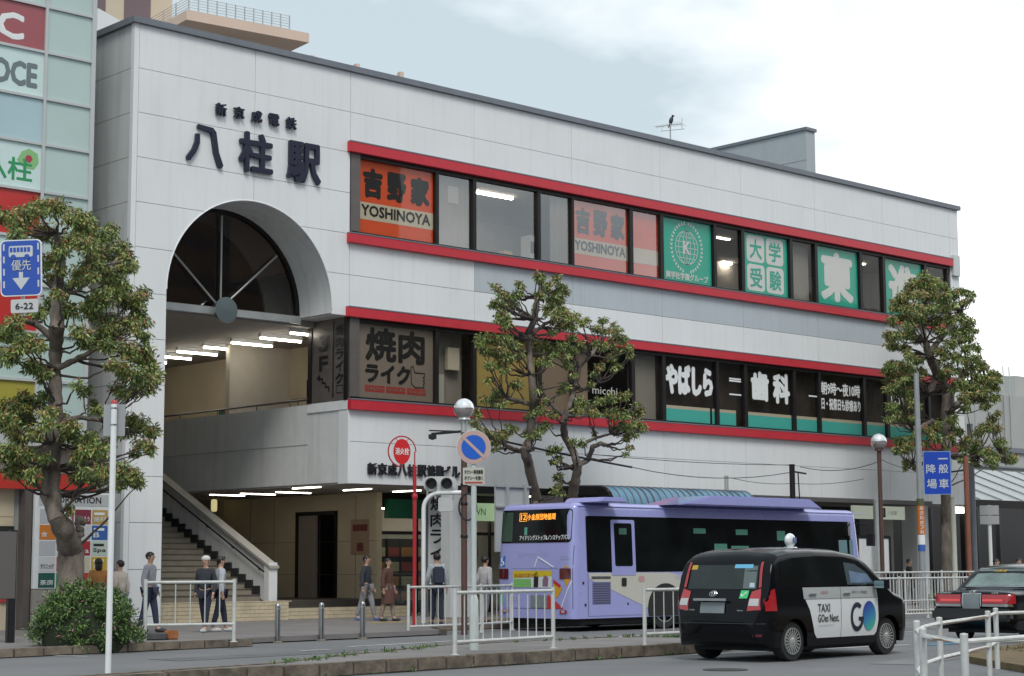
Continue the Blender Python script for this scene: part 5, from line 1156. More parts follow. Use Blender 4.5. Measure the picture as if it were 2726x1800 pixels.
def car_body(name, L_, zt, z0, Wf, belt, tap, par, m, arches, R, roofr=.16):
    xs = [0, .008, .02, .04, .07, .1, .14, .18, .23, .28] + [.34 + i * .05 for i in range(int((L_ - .62) / .05) + 1)]
    xs += [L_ - q for q in (.24, .18, .13, .09, .055, .03, .012, 0)]
    for xc in arches:
        for i in range(13): xs.append(xc + R * math.cos(math.pi * i / 12) * .9995)
    xs = sorted(set(round(x, 4) for x in xs if 0 <= x <= L_)); V = []; Fc = []; KS = 16; KR = 7
    for x in xs:
        top_ = smooth_tab(zt, x); lo = interp(z0, x)
        for xc in arches:
            if abs(x - xc) < R: lo = max(lo, .31 + math.sqrt(R * R - (x - xc) ** 2))
        W = Wf(x); rz = min(roofr, (top_ - lo) * .45); ring = []
        def wid(z):
            g = 1.0
            if z < .45: g -= .05 * ((.45 - z) / .25)
            if .45 <= z <= belt: g += .012 * math.sin((z - .45) / (belt - .45) * math.pi)
            if z > belt: g -= tap * ((z - belt) / (1.5 - belt))
            return W * g
        ring.append((0, lo + .02)); ring.append((wid(lo) - .12, lo + .01))
        for i in range(KS): z = lo + (top_ - rz - lo) * i / (KS - 1); ring.append((wid(z), z))
        we = wid(top_ - rz); ry = min(.24, we * .5)
        for i in range(1, KR + 1):
            a = rad(90 * i / KR); ring.append((we - ry + ry * math.cos(a) * 1.0, top_ - rz + rz * .82 * math.sin(a)))
        for t in (.6, .3, 0): ring.append(((we - ry) * t, top_ - rz * .18 + rz * .18 * (1 - t * t)))
        full = ring + [(-y, z) for y, z in reversed(ring[1:-1])]
        V += [(x, y, z) for y, z in full]
    n = len(full)
    for i in range(len(xs) - 1):
        for j in range(n): a, b_ = i * n + j, i * n + (j + 1) % n; Fc.append((a, b_, b_ + n, a + n))
    Fc.append(tuple(range(n - 1, -1, -1))); Fc.append(tuple((len(xs) - 1) * n + j for j in range(n)))
    b = MB(); b.add(V, Fc); o = b.build(name, m, par, recalc=True)
    me = o.data; me.polygons.foreach_set("use_smooth", [True] * len(me.polygons)); me.set_sharp_from_angle(angle=rad(50)); return o
def wheel(par, x, y, r, wd, spokes, m_rim, side, kind='car'):
    ax = (0, -1, 0) if side < 0 else (0, 1, 0)
    c = Vector((x, y, r)); s = -1 if side < 0 else 1
    b = MB(); b.lathe(c - Vector((0, s * wd, 0)), [(r * .6, 0), (r * .97, .01), (r, .03), (r, wd - .03), (r * .965, wd - .004), (r * .72, wd + .003), (r * .66, wd - .01)], 36, axis=ax, cap=False); w_ = b.build("wheel", m_tyre, par, smooth=True)
    b = MB(); b.lathe(c - Vector((0, s * .03, 0)), [(r * .67, .028), (r * .63, .02), (r * .60, -.02), (0.01, -.03)], 36, axis=ax, cap=False); b.build("rim", mat("rim_dark", (.06, .06, .06), .35, metal=.8), w_, smooth=True)
    b = MB()
    for i in range(spokes):
        a = 2 * math.pi * i / spokes; d = Vector((math.cos(a), 0, math.sin(a))); t = Vector((-math.sin(a), 0, math.cos(a)))
        o0 = c + Vector((0, s * .002, 0)); h0, h1 = r * .035, r * .05
        b.add([o0 + d * r * .14 - t * h0, o0 + d * r * .65 - t * h1, o0 + d * r * .65 + t * h1 * .6, o0 + d * r * .14 + t * h0 * .6], [(0, 1, 2, 3)])
    b.lathe(c - Vector((0, s * .01, 0)), [(r * .18, 0), (r * .18, .015), (r * .1, .025), (0, .025)], 16, axis=ax)
    b.lathe(c - Vector((0, s * .01, 0)), [(r * .67, .0), (r * .67, .02), (r * .63, .02)], 36, axis=ax, cap=False); b.build("wheel_cover", m_rim, w_)
    return w_
def world_place(root, rear_right, h, W):
    c, s = math.cos(rad(h)), math.sin(rad(h)); root.location = (rear_right[0] - s * W / 2, rear_right[1] + c * W / 2, 0); root.rotation_euler = (0, 0, rad(h))
# ---------------------------------------------------------------- black and white taxi
tx = thing("taxi_van", "tall black taxi with white side doors lettered GO and a white roof lamp", "taxi", world=False)
q = CAM + ray(2036, 1600) * 28.3; world_place(tx, q, 4.4, 1.86); tx.scale = (1.03, 1.09, 1.0)
Wt = lambda x: .85 - (.20 * (1 - x / .32) ** 2.2 if x < .32 else 0) - (.24 * ((x - 3.95) / .45) ** 2 if x > 3.95 else 0)
ZT_T = [(0, .70), (.02, .86), (.05, .98), (.10, 1.06), (.15, 1.14), (.20, 1.36), (.26, 1.54), (.34, 1.67), (.48, 1.75), (.8, 1.795), (1.5, 1.815), (2.2, 1.80), (2.7, 1.745), (3.0, 1.64), (3.3, 1.43), (3.6, 1.20), (3.74, 1.12), (4.0, 1.05), (4.2, .97), (4.32, .86), (4.38, .74), (4.4, .62)]
tb = car_body("body", 4.4, ZT_T, [(0, .42), (.08, .30), (.25, .22), (4.1, .22), (4.3, .28), (4.4, .38)], Wt, 1.14, .065, tx, m_carblack, (.80, 3.55), .36, .14)
bv = bvh_of(tb)
decal(bv, [(.40, 1.18), (.52, 1.55), (.85, 1.63), (1.6, 1.66), (2.35, 1.645), (2.75, 1.58), (3.1, 1.39), (3.40, 1.18)], 'R', "side_glass", m_bglass, tx, .004)
fg = decal(bv, [(2.32, 1.19), (2.30, 1.56), (2.62, 1.53), (2.95, 1.38), (3.16, 1.19)], 'R', "front_door_glass", mat("front_glass", (.06, .085, .10), .05, coat=1.0, var=.4, vscale=3), tx, .008)
decal(bv, [(2.42, 1.22), (2.42, 1.42), (2.95, 1.36), (3.08, 1.22)], 'R', "painted_sky_reflection", mat("reflection_blue", (.16, .24, .36), .08, coat=1.0, var=.3, vscale=3), fg, .011)  # bluish window reflection painted on as a pale decal
decal(bv, [(-.62, 1.14), (-.60, 1.52), (.60, 1.52), (.62, 1.14)], 'B', "rear_glass", m_rglass, tx, .005)
decal(bv, [(-.60, 1.15), (-.58, 1.5), (-.36, 1.5), (-.38, 1.15)], 'B', "rear_seat_pale_patch", mat("rear_glass_pale", (.09, .12, .115), .06, coat=1.0), tx, .008)
decal(bv, [(-.50, 1.47), (-.50, 1.53), (-.18, 1.53), (-.18, 1.47)], 'B', "blue_sticker", mat("sticker_skyblue", (.15, .45, .68), .4), tx, .009)
decal(bv, [(.50, 1.45), (.50, 1.52), (.60, 1.52), (.61, 1.45)], 'B', "yellow_sticker", mat("sticker_yellow", (.5, .33, .03), .4), tx, .009)
decal(bv, [(-.58, 1.17), (-.57, 1.24), (-.49, 1.24), (-.49, 1.17)], 'B', "round_sticker", mat("sticker_white_blue", (.45, .55, .65), .4), tx, .010)
dw = decal(bv, [(1.02, 1.155), (3.17, 1.155), (3.20, 1.0), (3.21, .6), (3.16, .40), (3.10, .345), (1.42, .345), (1.34, .42), (1.2, .8), (1.06, 1.0)], 'R', "white_doors", m_carwhite, tx, .005, .1)
decal(bv, [(1.02, 1.157), (3.17, 1.157), (3.19, .975), (1.04, .975)], 'R', "grey_door_band", m_cargrey, dw, .008)
for x0 in (2.08, 1.04 + .0):
    if x0 > 2: decal(bv, [(2.085, 1.155), (2.093, 1.155), (2.093, .345), (2.085, .345)], 'R', "door_gap", m_dark, dw, .011)
decal(bv, [(1.04, .969), (3.2, .969), (3.2, .975), (1.04, .975)], 'R', "door_crease", m_dark, dw, .011)
dtext(bv, "TAXI", 1.42, .76, .34, .13, 'R', m_black, dw, bold=.005, off=.012); dtext(bv, "GOes Next.", 1.42, .60, .60, .125, 'R', m_black, dw, bold=.005, off=.012); dtext(bv, "スマホで呼べるタクシー", 1.42, .52, .48, .035, 'R', mat("grey_lettering", (.16, .2, .21), .5), dw, bold=0, off=.012)
dtext(bv, "松戸タクシー株式会社", 2.42, 1.04, .45, .05, 'R', m_black, dw, bold=0, off=.014); dtext(bv, "GO", 1.52, 1.05, .2, .045, 'R', mat("notice_red", (.42, .05, .05), .5), dw, bold=0, off=.014)
V = []
gx, gz, r1, r2 = 2.56, .66, .24, .16
arc = [(gx + r1 * .82 * math.cos(rad(a)), gz + r1 * math.sin(rad(a))) for a in range(48, 361 - 8, 12)] + [(gx + .20, gz), (gx + .04, gz), (gx + .04, gz - .06), (gx + .12, gz - .07)] + [(gx + r2 * .82 * math.cos(rad(a)), gz + r2 * math.sin(rad(a))) for a in range(330, 47, -12)]
decal(bv, arc, 'R', "logo_g", m_navy, dw, .012, .3)
mo = mat("logo_gradient", (.05, .2, .5), .35); t = mo.node_tree; bn = t.nodes["Principled BSDF"]
tcn = nd(t, "ShaderNodeTexCoord"); sx_ = nd(t, "ShaderNodeSeparateXYZ"); rmp = nd(t, "ShaderNodeMapRange"); crr = nd(t, "ShaderNodeValToRGB")
ad_ = nd(t, "ShaderNodeMath", operation='SUBTRACT'); mu_ = nd(t, "ShaderNodeMath", operation='MULTIPLY'); mu_.inputs[1].default_value = .5
t.links.new(tcn.outputs["Object"], sx_.inputs[0]); t.links.new(sx_.outputs[0], mu_.inputs[0]); t.links.new(sx_.outputs[2], ad_.inputs[0]); t.links.new(mu_.outputs[0], ad_.inputs[1])
rmp.inputs[1].default_value = .44 - 1.46; rmp.inputs[2].default_value = .88 - 1.46; t.links.new(ad_.outputs[0], rmp.inputs[0]); t.links.new(rmp.outputs[0], crr.inputs[0]); t.links.new(crr.outputs[0], bn.inputs["Base Color"])
crr.color_ramp.elements[0].color = (.06, .40, .30, 1); crr.color_ramp.elements[1].color = (.02, .05, .30, 1); e = crr.color_ramp.elements.new(.5); e.color = (.03, .2, .42, 1)
decal(bv, [(2.92 + .20 * math.cos(rad(a)), .67 + .245 * math.sin(rad(a))) for a in range(0, 360, 12)], 'R', "logo_o", mo, dw, .012, .3)
for x0 in (1.17, 2.15): b = MB(); b.obx((x0 + .1, -.875, 1.045), (.2, .03, .028)); b.build("door_handle", m_chrome, tx, bevel=.008)
for s in (-1, 1):
    b = MB(); b.prism([(s * .60, .84), (s * .60, 1.10), (s * .665, 1.20), (s * .82, 1.13), (s * .835, .84)][::s], (-.035, 0, 0), -EY, EZ, .01) if 0 else None
    pl = [(.06, .80), (.05, 1.08), (.22, 1.15), (.25, .80)]
    decal(bv, [(x + .05, z) for x, z in pl], 'R' if s < 0 else 'L', "tail_lamp_side", m_lens, tx, .012, .1)
    decal(bv, [(s * .53, .80), (s * .55, 1.10), (s * .70, 1.15), (s * .74, .82)], 'B', "tail_lamp", m_lens, tx, .012, .08)
    decal(bv, [(s * .55, .88), (s * .55, .99), (s * .70, .99), (s * .71, .88)], 'B', "reversing_lamp", m_clear, tx, .018, .08)
    decal(bv, [(s * .655, 1.16), (s * .625, 1.56), (s * .665, 1.57), (s * .70, 1.17)], 'B', "pillar_lamp", m_lens, tx, .012, .08)
decal(bv, [(-.50, .995), (-.50, 1.12), (-.36, 1.12), (-.36, .995)], 'B', "green_sticker", mat("sticker_green", (.05, .50, .16), .4), tx, .010)
dtext(bv, "✓", -.37, 1.02, .1, .08, 'B', m_whiteprint, tx, off=.014)
b = MB(); b.box(-.035, -.19, .955, .0, .41, .995); b.obx((-.02, .11, .975), (.05, .5, .03)); b.build("chrome_strip", m_chrome, tx, bevel=.008)
decal(bv, [(-.14, .76), (-.14, .93), (.30, .93), (.30, .76)], 'B', "number_plate", m_plate, tx, .02)
for (cx, cz, rx, rz_) in ((.12, 1.065, .065, .045), (.12, 1.065, .022, .042), (.12, 1.082, .045, .018)):
    b = MB(); P = [(cx + rx * math.cos(rad(a)), cz + rz_ * math.sin(rad(a))) for a in range(0, 361, 15)]; Q = project(bv, P, 'B', .014); b.tube(Q, .006, 5); b.build("emblem_ring", m_chrome, tx, smooth=True)
dtext(bv, "JPN TAXI", .60, .79, .19, .03, 'B', m_clear, tx, bold=0); dtext(bv, "Hybrid", -.36, .79, .1, .03, 'B', m_clear, tx, bold=0)
decal(bv, [(-.85, .60), (-.85, .607), (.85, .607), (.85, .60)], 'B', "bumper_gap", m_darkgrey, tx, .006, .08)
decal(bv, [(-.74, .40), (-.74, .44), (-.62, .44), (-.62, .40)], 'B', "bumper_reflector", m_lensdark, tx, .008, .08)
b = MB(); b.box(.5, -.72, .16, 4.0, .72, .30); b.build("underbody", m_tyre, tx)
for xc in (.80, 3.55): b = MB(); b.box(xc - .35, -.70, .3, xc + .35, .70, .66); b.build("wheel_housing", m_tyre, tx)
for xc in (.80, 3.55):
    for s in (-1, 1): wheel(tx, xc, s * .80, .315, .19, 20, m_alu, s)
b = MB(); b.obx((3.10, -1.0, 1.19), (.14, .2, .15)); b.tube([(3.12, -.84, 1.13), (3.10, -.95, 1.16)], .02, 6); b.build("wing_mirror", m_carblack, tx, bevel=.03)
b = MB(); b.obx((3.02, -1.0, 1.19), (.01, .17, .12)); b.build("mirror_glass", mat("mirror_blue", (.3, .42, .45), .1, metal=.6), tx)
b = MB(); b.obx((3.95, -.73, .90), (.32, .08, .12), -.25); b.build("headlamp", m_clear, tx, bevel=.03)
b = MB(); b.lathe((2.05, 0, 1.79), [(.12, 0), (.1, .03)], 12); b.sph((2.05, 0, 1.93), (.125, .07, .12), 20, 12); rlm = b.build("roof_lamp", mat("lamp_white", (.75, .78, .80), .2, coat=1.0), tx, smooth=True)
b = MB()
for s_ in (-1, 1):
    b.text("個", (2.0 if s_ < 0 else 2.12, s_ * .078, 1.88), EX if s_ < 0 else -EX, EZ, .11, .11, bold=.03)
b.build("lettering", mat("lamp_blue_print", (.16, .2, .42), .4), rlm)
b = MB(); b.tube([(2.05, -.08, 1.93), (2.05, -.085, 1.93)], .001, 4)
# ---------------------------------------------------------------- black saloon
sd_ = thing("saloon_taxi", "black saloon taxi seen from behind at the right edge, wide red tail lamps", "taxi", world=False)
q = CAM + ray(2694, 1600) * 35.0; world_place(sd_, q, 6.5, 1.7)
Ws = lambda x: .85 - (.10 * (1 - x / .25) ** 2.2 if x < .25 else 0) - (.2 * ((x - 4.3) / .4) ** 2 if x > 4.3 else 0)
ZS = [(0, .82), (.015, .92), (.04, .97), (.10, 1.0), (.9, 1.03), (1.02, 1.05), (1.45, 1.38), (1.6, 1.455), (1.8, 1.50), (2.3, 1.53), (2.85, 1.50), (3.05, 1.42), (3.55, 1.06), (3.7, 1.01), (4.4, .93), (4.6, .86), (4.7, .72)]
sb_ = car_body("body", 4.7, ZS, [(0, .42), (.1, .32), (.3, .24), (4.4, .24), (4.7, .4)], Ws, 1.0, .24, sd_, m_carblack, (1.05, 3.85), .35, .09)
bv2 = bvh_of(sb_)
decal(bv2, [(-.62, 1.09), (-.52, 1.41), (.52, 1.41), (.62, 1.09)], 'B', "rear_glass", mat("saloon_rear_glass", (.12, .17, .155), .08, coat=1.0, var=.55, vscale=3.2), sd_, .006)
b = MB(); Pp = project(bv2, [(-.64, 1.075), (-.535, 1.43), (.535, 1.43), (.64, 1.075), (-.64, 1.075)], 'B', .01); b.tube(Pp, .012, 5); b.build("glass_trim", m_chrome, sd_)
dtext(bv2, "自動車", .17, 1.36, .26, .05, 'B', mat("sticker_yellow", (.5, .33, .03), .4), sd_, bold=.01, off=.012)
decal(bv2, [(1.15, 1.08), (1.5, 1.36), (2.0, 1.40), (2.75, 1.39), (3.25, 1.10)], 'R', "side_glass", m_bglass, sd_, .005)
for s in (-1, 1):
    decal(bv2, [(s * .225, .755), (s * .225, .93), (s * .80, .93), (s * .83, .755)], 'B', "tail_lamp", m_lens, sd_, .012, .08)
    decal(bv2, [(s * .24, .80), (s * .24, .845), (s * .66, .845), (s * .66, .80)], 'B', "lit_lamp_bar", mat("lens_bright", (.62, .05, .05), .2, emit=.25, coat=.5), sd_, .018, .08)
    decal(bv2, [(s * .225, .70), (s * .225, .75), (s * .82, .75), (s * .83, .70)], 'B', "chrome_lamp_trim", m_chrome, sd_, .012, .08)
decal(bv2, [(.0, .755), (.0, .93), (.16, .93), (.16, .755)], 'R', "tail_lamp_side", m_lens, sd_, .01, .08)
decal(bv2, [(-.2, .70), (-.2, .96), (.2, .96), (.2, .70)], 'B', "plate_surround", m_chrome, sd_, .008)
decal(bv2, [(-.18, .64), (-.18, .945), (.18, .945), (.18, .64)], 'B', "number_plate", m_plate, sd_, .02)
b = MB()
for (cx, cz, rx, rz_) in ((.0, 1.01, .06, .035), (.0, 1.01, .02, .033), (.0, 1.022, .04, .014)): b.tube(project(bv2, [(cx + rx * math.cos(rad(a)), cz - .04 + rz_ * math.sin(rad(a))) for a in range(0, 361, 15)], 'B', .012), .005, 4)
b.build("emblem", m_chrome, sd_)
dtext(bv2, "COMFORT", .70, .945, .26, .025, 'B', m_clear, sd_, bold=0); dtext(bv2, "LPG", -.42, .945, .13, .025, 'B', m_clear, sd_, bold=0)
b = MB(); b.box(-.10, -.83, .42, .12, .83, .66); b.build("bumper", mat("bumper_black", (.022, .022, .024), .4, coat=.3), sd_, bevel=.05)
b = MB(); b.box(.4, -.72, .18, 4.2, .72, .30); b.build("underbody", m_tyre, sd_)
for xc in (1.05, 3.85):
    for s in (-1, 1): wheel(sd_, xc, s * .77, .31, .18, 12, m_steel, s)
b = MB(); b.obx((3.15, -.98, 1.08), (.1, .18, .12)); b.tube([(3.18, -.83, 1.05), (3.15, -.93, 1.07)], .02, 6); b.build("wing_mirror", m_carblack, sd_, bevel=.02)
b = MB(); b.tube([(.5, -.873, .70), (4.4, -.873, .70)], .012, 5); b.build("side_moulding", m_chrome, sd_)
# ---------------------------------------------------------------- lilac bus
bs = thing("city_bus", "lilac city bus seen from behind, LED route display and black windows", "bus", world=False)
world_place(bs, (30.02, 30.22), .6, 2.64); bs.scale = (1.085, 1.09, 1.0); LB = 10.5; HW = 1.21
Bm = bmesh.new()
bmesh.ops.create_cube(Bm, size=1)
for v in Bm.verts: v.co = Vector(((v.co.x + .5) * LB, v.co.y * 2 * HW, .30 + (v.co.z + .5) * 2.72))
ed_ = [e for e in Bm.edges if abs(e.verts[0].co.z - e.verts[1].co.z) > 1 or (e.verts[0].co.z > 2 and e.verts[1].co.z > 2)]
bmesh.ops.bevel(Bm, geom=ed_, offset=.17, segments=7, profile=.5, affect='EDGES')
for z in (.33, .6, .9, 1.2, 1.5, 1.8, 2.1, 2.4, 2.7): bmesh.ops.bisect_plane(Bm, geom=Bm.verts[:] + Bm.edges[:] + Bm.faces[:], plane_co=(0, 0, z), plane_no=(0, 0, 1))
for x in (.5, 1, 2, 3, 5, 7, 9, 10): bmesh.ops.bisect_plane(Bm, geom=Bm.verts[:] + Bm.edges[:] + Bm.faces[:], plane_co=(x, 0, 0), plane_no=(1, 0, 0))
for y in (-.8, -.4, 0, .4, .8): bmesh.ops.bisect_plane(Bm, geom=Bm.verts[:] + Bm.edges[:] + Bm.faces[:], plane_co=(0, y, 0), plane_no=(0, 1, 0))
for v in Bm.verts:
    z = v.co.z
    if z > 1.45: v.co.y *= 1 - .045 * (z - 1.45) / 1.57; 
    if z > 1.5 and v.co.x < .4: v.co.x += .10 * (z - 1.5) / 1.5
    if z > 1.2 and v.co.x > LB - .4: v.co.x -= .18 * (z - 1.2) / 1.8
me = bpy.data.meshes.new("body"); Bm.to_mesh(me); Bm.free(); me.materials.append(m_lilac); bb = bpy.data.objects.new("body", me); COL.objects.link(bb); bb.parent = bs
me.polygons.foreach_set("use_smooth", [True] * len(me.polygons)); me.set_sharp_from_angle(angle=rad(30)); bv3 = bvh_of(bb)
def rr4(a0, z0, a1, z1, r=.06): return rrect(min(a0, a1), z0, max(a0, a1), z1, r, 3)
rg = decal(bv3, rr4(-1.10, 2.08, 1.10, 2.87, .08), 'B', "rear_window", m_bglass, bs, .008, .2)
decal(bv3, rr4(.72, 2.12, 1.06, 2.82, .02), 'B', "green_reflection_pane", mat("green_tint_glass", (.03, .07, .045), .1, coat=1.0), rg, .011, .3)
led = mat("led_orange", (1, .42, .05), .5, emit=.8)
dtext(bv3, "小金原団地循環", .26, 2.62, .88, .15, 'B', led, rg, off=.012, bold=.005); dtext(bv3, "12", .46, 2.635, .15, .13, 'B', led, rg, off=.012, bold=.01)
b = MB(); Pp = project(bv3, [(.50, 2.60), (.50, 2.79), (.28, 2.79), (.28, 2.60), (.50, 2.60)], 'B', .014); b.tube(Pp, .006, 4); b.build("led_frame", led, rg)
dtext(bv3, "アイドリングストップ&ノンステップバス", .48, 2.14, 1.52, .12, 'B', m_whiteprint, rg, off=.012, bold=.03)
decal(bv3, rr4(.25, 2.27, .34, 2.45, .01), 'B', "green_note", mat("note_green", (.12, .36, .27), .5), rg, .012, .3)
dtext(bv3, "松戸新京成バス", .50, 1.74, .93, .11, 'B', mat("faint_white", (.42, .43, .66), .4), bs, off=.006, bold=0); dtext(bv3, "3303", -.82, 1.68, .28, .10, 'B', mat("faint_white", (.42, .43, .66), .4), bs, off=.006, bold=.01)
wc_ = decal(bv3, rr4(.92, 1.50, 1.10, 1.77, .01), 'B', "wheelchair_plate", mat("wheelchair_blue", (.03, .15, .45), .4), bs, .006, .3)
b = MB(); b.tube(project(bv3, [(1.03, 1.73), (1.03, 1.64), (.97, 1.64), (.95, 1.57)], 'B', .012), .009, 4); b.tube(project(bv3, [(1.01 + .045 * math.cos(rad(a)), 1.585 + .045 * math.sin(rad(a))) for a in range(60, 380, 20)], 'B', .012), .007, 4); b.build("wheelchair_symbol", m_whiteprint, wc_)
for s in (-1, 1):
    tlp = decal(bv3, rr4(s * 1.12, 1.22, s * .80, 1.47, .02), 'B', "tail_lamp", m_lensdark, bs, .012, .2)
    decal(bv3, rr4(s * 1.09, 1.25, s * .98, 1.44, .01), 'B', "lamp_lens", m_lens, tlp, .018, .2) if 0 else None
    decal(bv3, rr4(s * 1.02, .42, s * .80, .50, .02), 'B', "reflector", m_lens, bs, .02, .2); decal(bv3, rr4(s * .96, .44, s * .86, .49, .01), 'B', "reversing_lamp", m_clear, bs, .026, .2)
ad_p = decal(bv3, rr4(-.56, 1.02, .66, 1.42, .005), 'B', "advert_poster", mat("poster_white", (.62, .64, .62), .5), bs, .008, .3)
decal(bv3, [(.66, 1.24), (-.56, 1.30), (-.56, 1.42), (.66, 1.42)], 'B', "poster_yellow_band", mat("poster_yellow", (.62, .45, .02), .5), ad_p, .012, .3)
dtext(bv3, "みんなのバスまつり", .60, 1.26, .62, .10, 'B', mat("notice_red", (.42, .05, .05), .5), ad_p, off=.015, bold=.02)
for k in range(4): decal(bv3, rr4(.64, 1.03 + k * .05, .08, 1.07 + k * .05, .004), 'B', "poster_green_row", mat("poster_lime", (.16, .48, .09), .5), ad_p, .012, .3)
decal(bv3, [(-.0, 1.03), (-.14, 1.03), (-.15, 1.3), (-.1, 1.4), (-.03, 1.36), (-.0, 1.2)], 'B', "poster_dark_figure", m_black, ad_p, .012, .3); decal(bv3, [(-.28, 1.05), (-.44, 1.05), (-.46, 1.25), (-.34, 1.33), (-.28, 1.2)], 'B', "poster_mauve_figure", mat("poster_mauve", (.22, .13, .20), .5), ad_p, .012, .3)
decal(bv3, [(-.62, 1.22), (-.88, 1.0), (-.72, .78), (-.58, .86)], 'B', "orange_shape", mat("shape_orange", (.62, .32, .02), .5), bs, .008, .2); decal(bv3, [(-.60, 1.22), (-.62, 1.12), (-.80, 1.02), (-.84, 1.08)], 'B', "red_shape", mat("shape_red", (.50, .03, .04), .5), bs, .012, .2)
decal(bv3, [(-.92, 1.22), (-1.12, 1.22), (-1.0, 1.05)], 'B', "orange_shape", mat("shape_orange", (.62, .32, .02), .5), bs, .008, .2); decal(bv3, [(-.9, 1.49), (-1.1, 1.49), (-1.0, 1.54)], 'B', "orange_shape", mat("shape_orange", (.62, .32, .02), .5), bs, .008, .2)
decal(bv3, [(-.45, .86), (-.92, .53), (-.3, .53)], 'B', "red_shape", mat("shape_red", (.50, .03, .04), .5), bs, .008, .2)
decal(bv3, rr4(.1, .55, -.42, .84, .005), 'B', "number_plate", m_plate, bs, .014, .2); decal(bv3, rr4(1.12, .62, .98, 1.0, .005), 'B', "lime_sticker", mat("sticker_lime", (.05, .55, .15), .5), bs, .008, .2)
dtext(bv3, "ニコニコ", .82, .72, .26, .1, 'B', m_creamp, bs, off=.008, bold=.02)
for pts in ([(-.02, 1.50), (-.12, 1.74), (-.60, 1.50)], [(-1.14, 1.18), (-.84, .56)]):
    b = MB()
    for p, q in zip(pts[:-1], pts[1:]):
        n = 8; Q = [(p[0] + (q[0] - p[0]) * i / n, p[1] + (q[1] - p[1]) * i / n) for i in range(n + 1)]; b.tube(project(bv3, Q, 'B', .004), .013, 4)
    b.build("white_line", m_whiteprint, bs)
def gapb(a0, z0, a1, z1, mode, nm="panel_gap"): decal(bv3, [(min(a0, a1), z0), (max(a0, a1), z0), (max(a0, a1), z1), (min(a0, a1), z1)], mode, nm, m_darkgrey, bs, .004, .3)
gapb(1.1, .525, -1.15, .535, 'B'); gapb(-1.145, .53, -1.155, 2.0, 'B'); gapb(.72, 1.47, -.75, 1.475, 'B')
# side: black window strip, door, cream area, louvres
decal(bv3, rr4(.42, 1.38, 10.42, 2.70, .05), 'R', "side_window_strip", m_bglass, bs, .006, .4)
for x in (1.18, 1.97, 3.6, 5.2, 6.8, 8.3, 9.2): gapb(x, 1.40, x + .03, 2.68, 'R', "window_post")
for x0, x1, z in ((3.6, 5.2, 2.2), (5.25, 6.8, 2.2), (6.85, 8.3, 2.2), (2.0, 3.55, 2.2)): gapb(x0, z, x1, z + .02, 'R', "sliding_rail")
for x0, x1, z0, z1 in ((3.97, 4.4, 2.32, 2.45), (5.49, 5.93, 2.3, 2.44), (7.04, 7.36, 2.17, 2.42), (4.69, 5.15, 1.86, 2.07), (5.3, 5.95, 1.90, 2.02)): decal(bv3, rr4(x0, z0, x1, z1, .01), 'R', "green_seat_back", mat("seat_green", (.06, .22, .15), .5), bs, .010, .4)
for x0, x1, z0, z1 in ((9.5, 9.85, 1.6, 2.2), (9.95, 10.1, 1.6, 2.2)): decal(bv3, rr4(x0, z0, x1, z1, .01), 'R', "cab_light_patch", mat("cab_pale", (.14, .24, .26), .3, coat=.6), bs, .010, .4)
cp_ = decal(bv3, [(.46, 1.36), (3.05, 1.36), (4.4, 1.16), (4.4, .95), (2.4, .50), (.5, 1.22)], 'R', "cream_side_panel", m_creamp, bs, .005, .3)
decal(bv3, [(.46, 1.34), (.46, 1.2), (.6, 1.18), (2.35, .48), (2.35, .36), (.46, .36)], 'R', "lilac_corner_panel", m_lilac, cp_, .009, .3)
dp = decal(bv3, rr4(1.2, 1.30, 1.97, 2.62, .04), 'R', "door_frame", m_lilac, bs, .012, .3); decal(bv3, rr4(1.30, 1.52, 1.87, 2.54, .05), 'R', "door_glass", m_bglass, dp, .018, .3)
decal(bv3, rr4(1.5, 1.04, 1.66, 1.24, .03), 'R', "door_lock", m_black, bs, .014, .3); decal(bv3, rr4(1.45, 2.27, 1.7, 2.42, .01), 'R', "green_note", mat("note_green_dim", (.04, .12, .09), .5), dp, .022, .3)
gapb(1.22, .36, 1.228, 1.3, 'R'); gapb(1.96, .36, 1.968, 1.3, 'R'); gapb(1.22, .80, 3.0, .806, 'R'); gapb(.44, .34, .448, 1.38, 'R')
lv = decal(bv3, rr4(.57, .62, 1.15, 1.15, .01), 'R', "louvre_panel", mat("louvre_lilac", (.14, .145, .30), .5), bs, .010, .3)
for k in range(9): decal(bv3, rr4(.60, .65 + k * .055, 1.12, .67 + k * .055, .002), 'R', "louvre_slot", m_darkgrey, lv, .014, .4)
decal(bv3, rr4(.55, 1.22, 1.15, 1.28, .01), 'R', "grille_strip", m_steel, bs, .010, .4)
dtext(bv3, "松戸新京成バス", 3.3, 1.20, .95, .12, 'R', mat("pale_lettering", (.55, .56, .7), .4), bs, off=.012, bold=.01)
for px_, pz_ in ((.8, .55), (-.0, 0)):
    pass
decal(bv3, rr4(2.05, 1.14, 2.25, 1.28, .06), 'R', "small_crest", mat("crest_pink", (.5, .28, .27), .5), bs, .010, .3)
for x in (.30, .36, 1.7): b = MB(); P = project(bv3, [(x, 1.13 if x < .35 else .62)], 'R', .0)[0]; b.obx(P, (.05, .02, .06)); b.build("latch", m_dark, bs)
gapb(.2, .90, .24, .90 + .007, 'R')
for xc in (2.95, 8.15):
    decal(bv3, [(xc + .60 * math.cos(rad(a)), max(.305, .50 + .60 * math.sin(rad(a)))) for a in range(-18, 199, 9)], 'R', "wheel_arch", m_dark, bs, .010, .3)
    wheel(bs, xc, -1.18, .49, .25, 8, m_alu, -1); wheel(bs, xc, 1.18, .49, .25, 8, m_alu, 1)
b = MB(); b.box(.3, -1.1, .16, 10.2, 1.1, .36); b.build("underframe", m_tyre, bs)
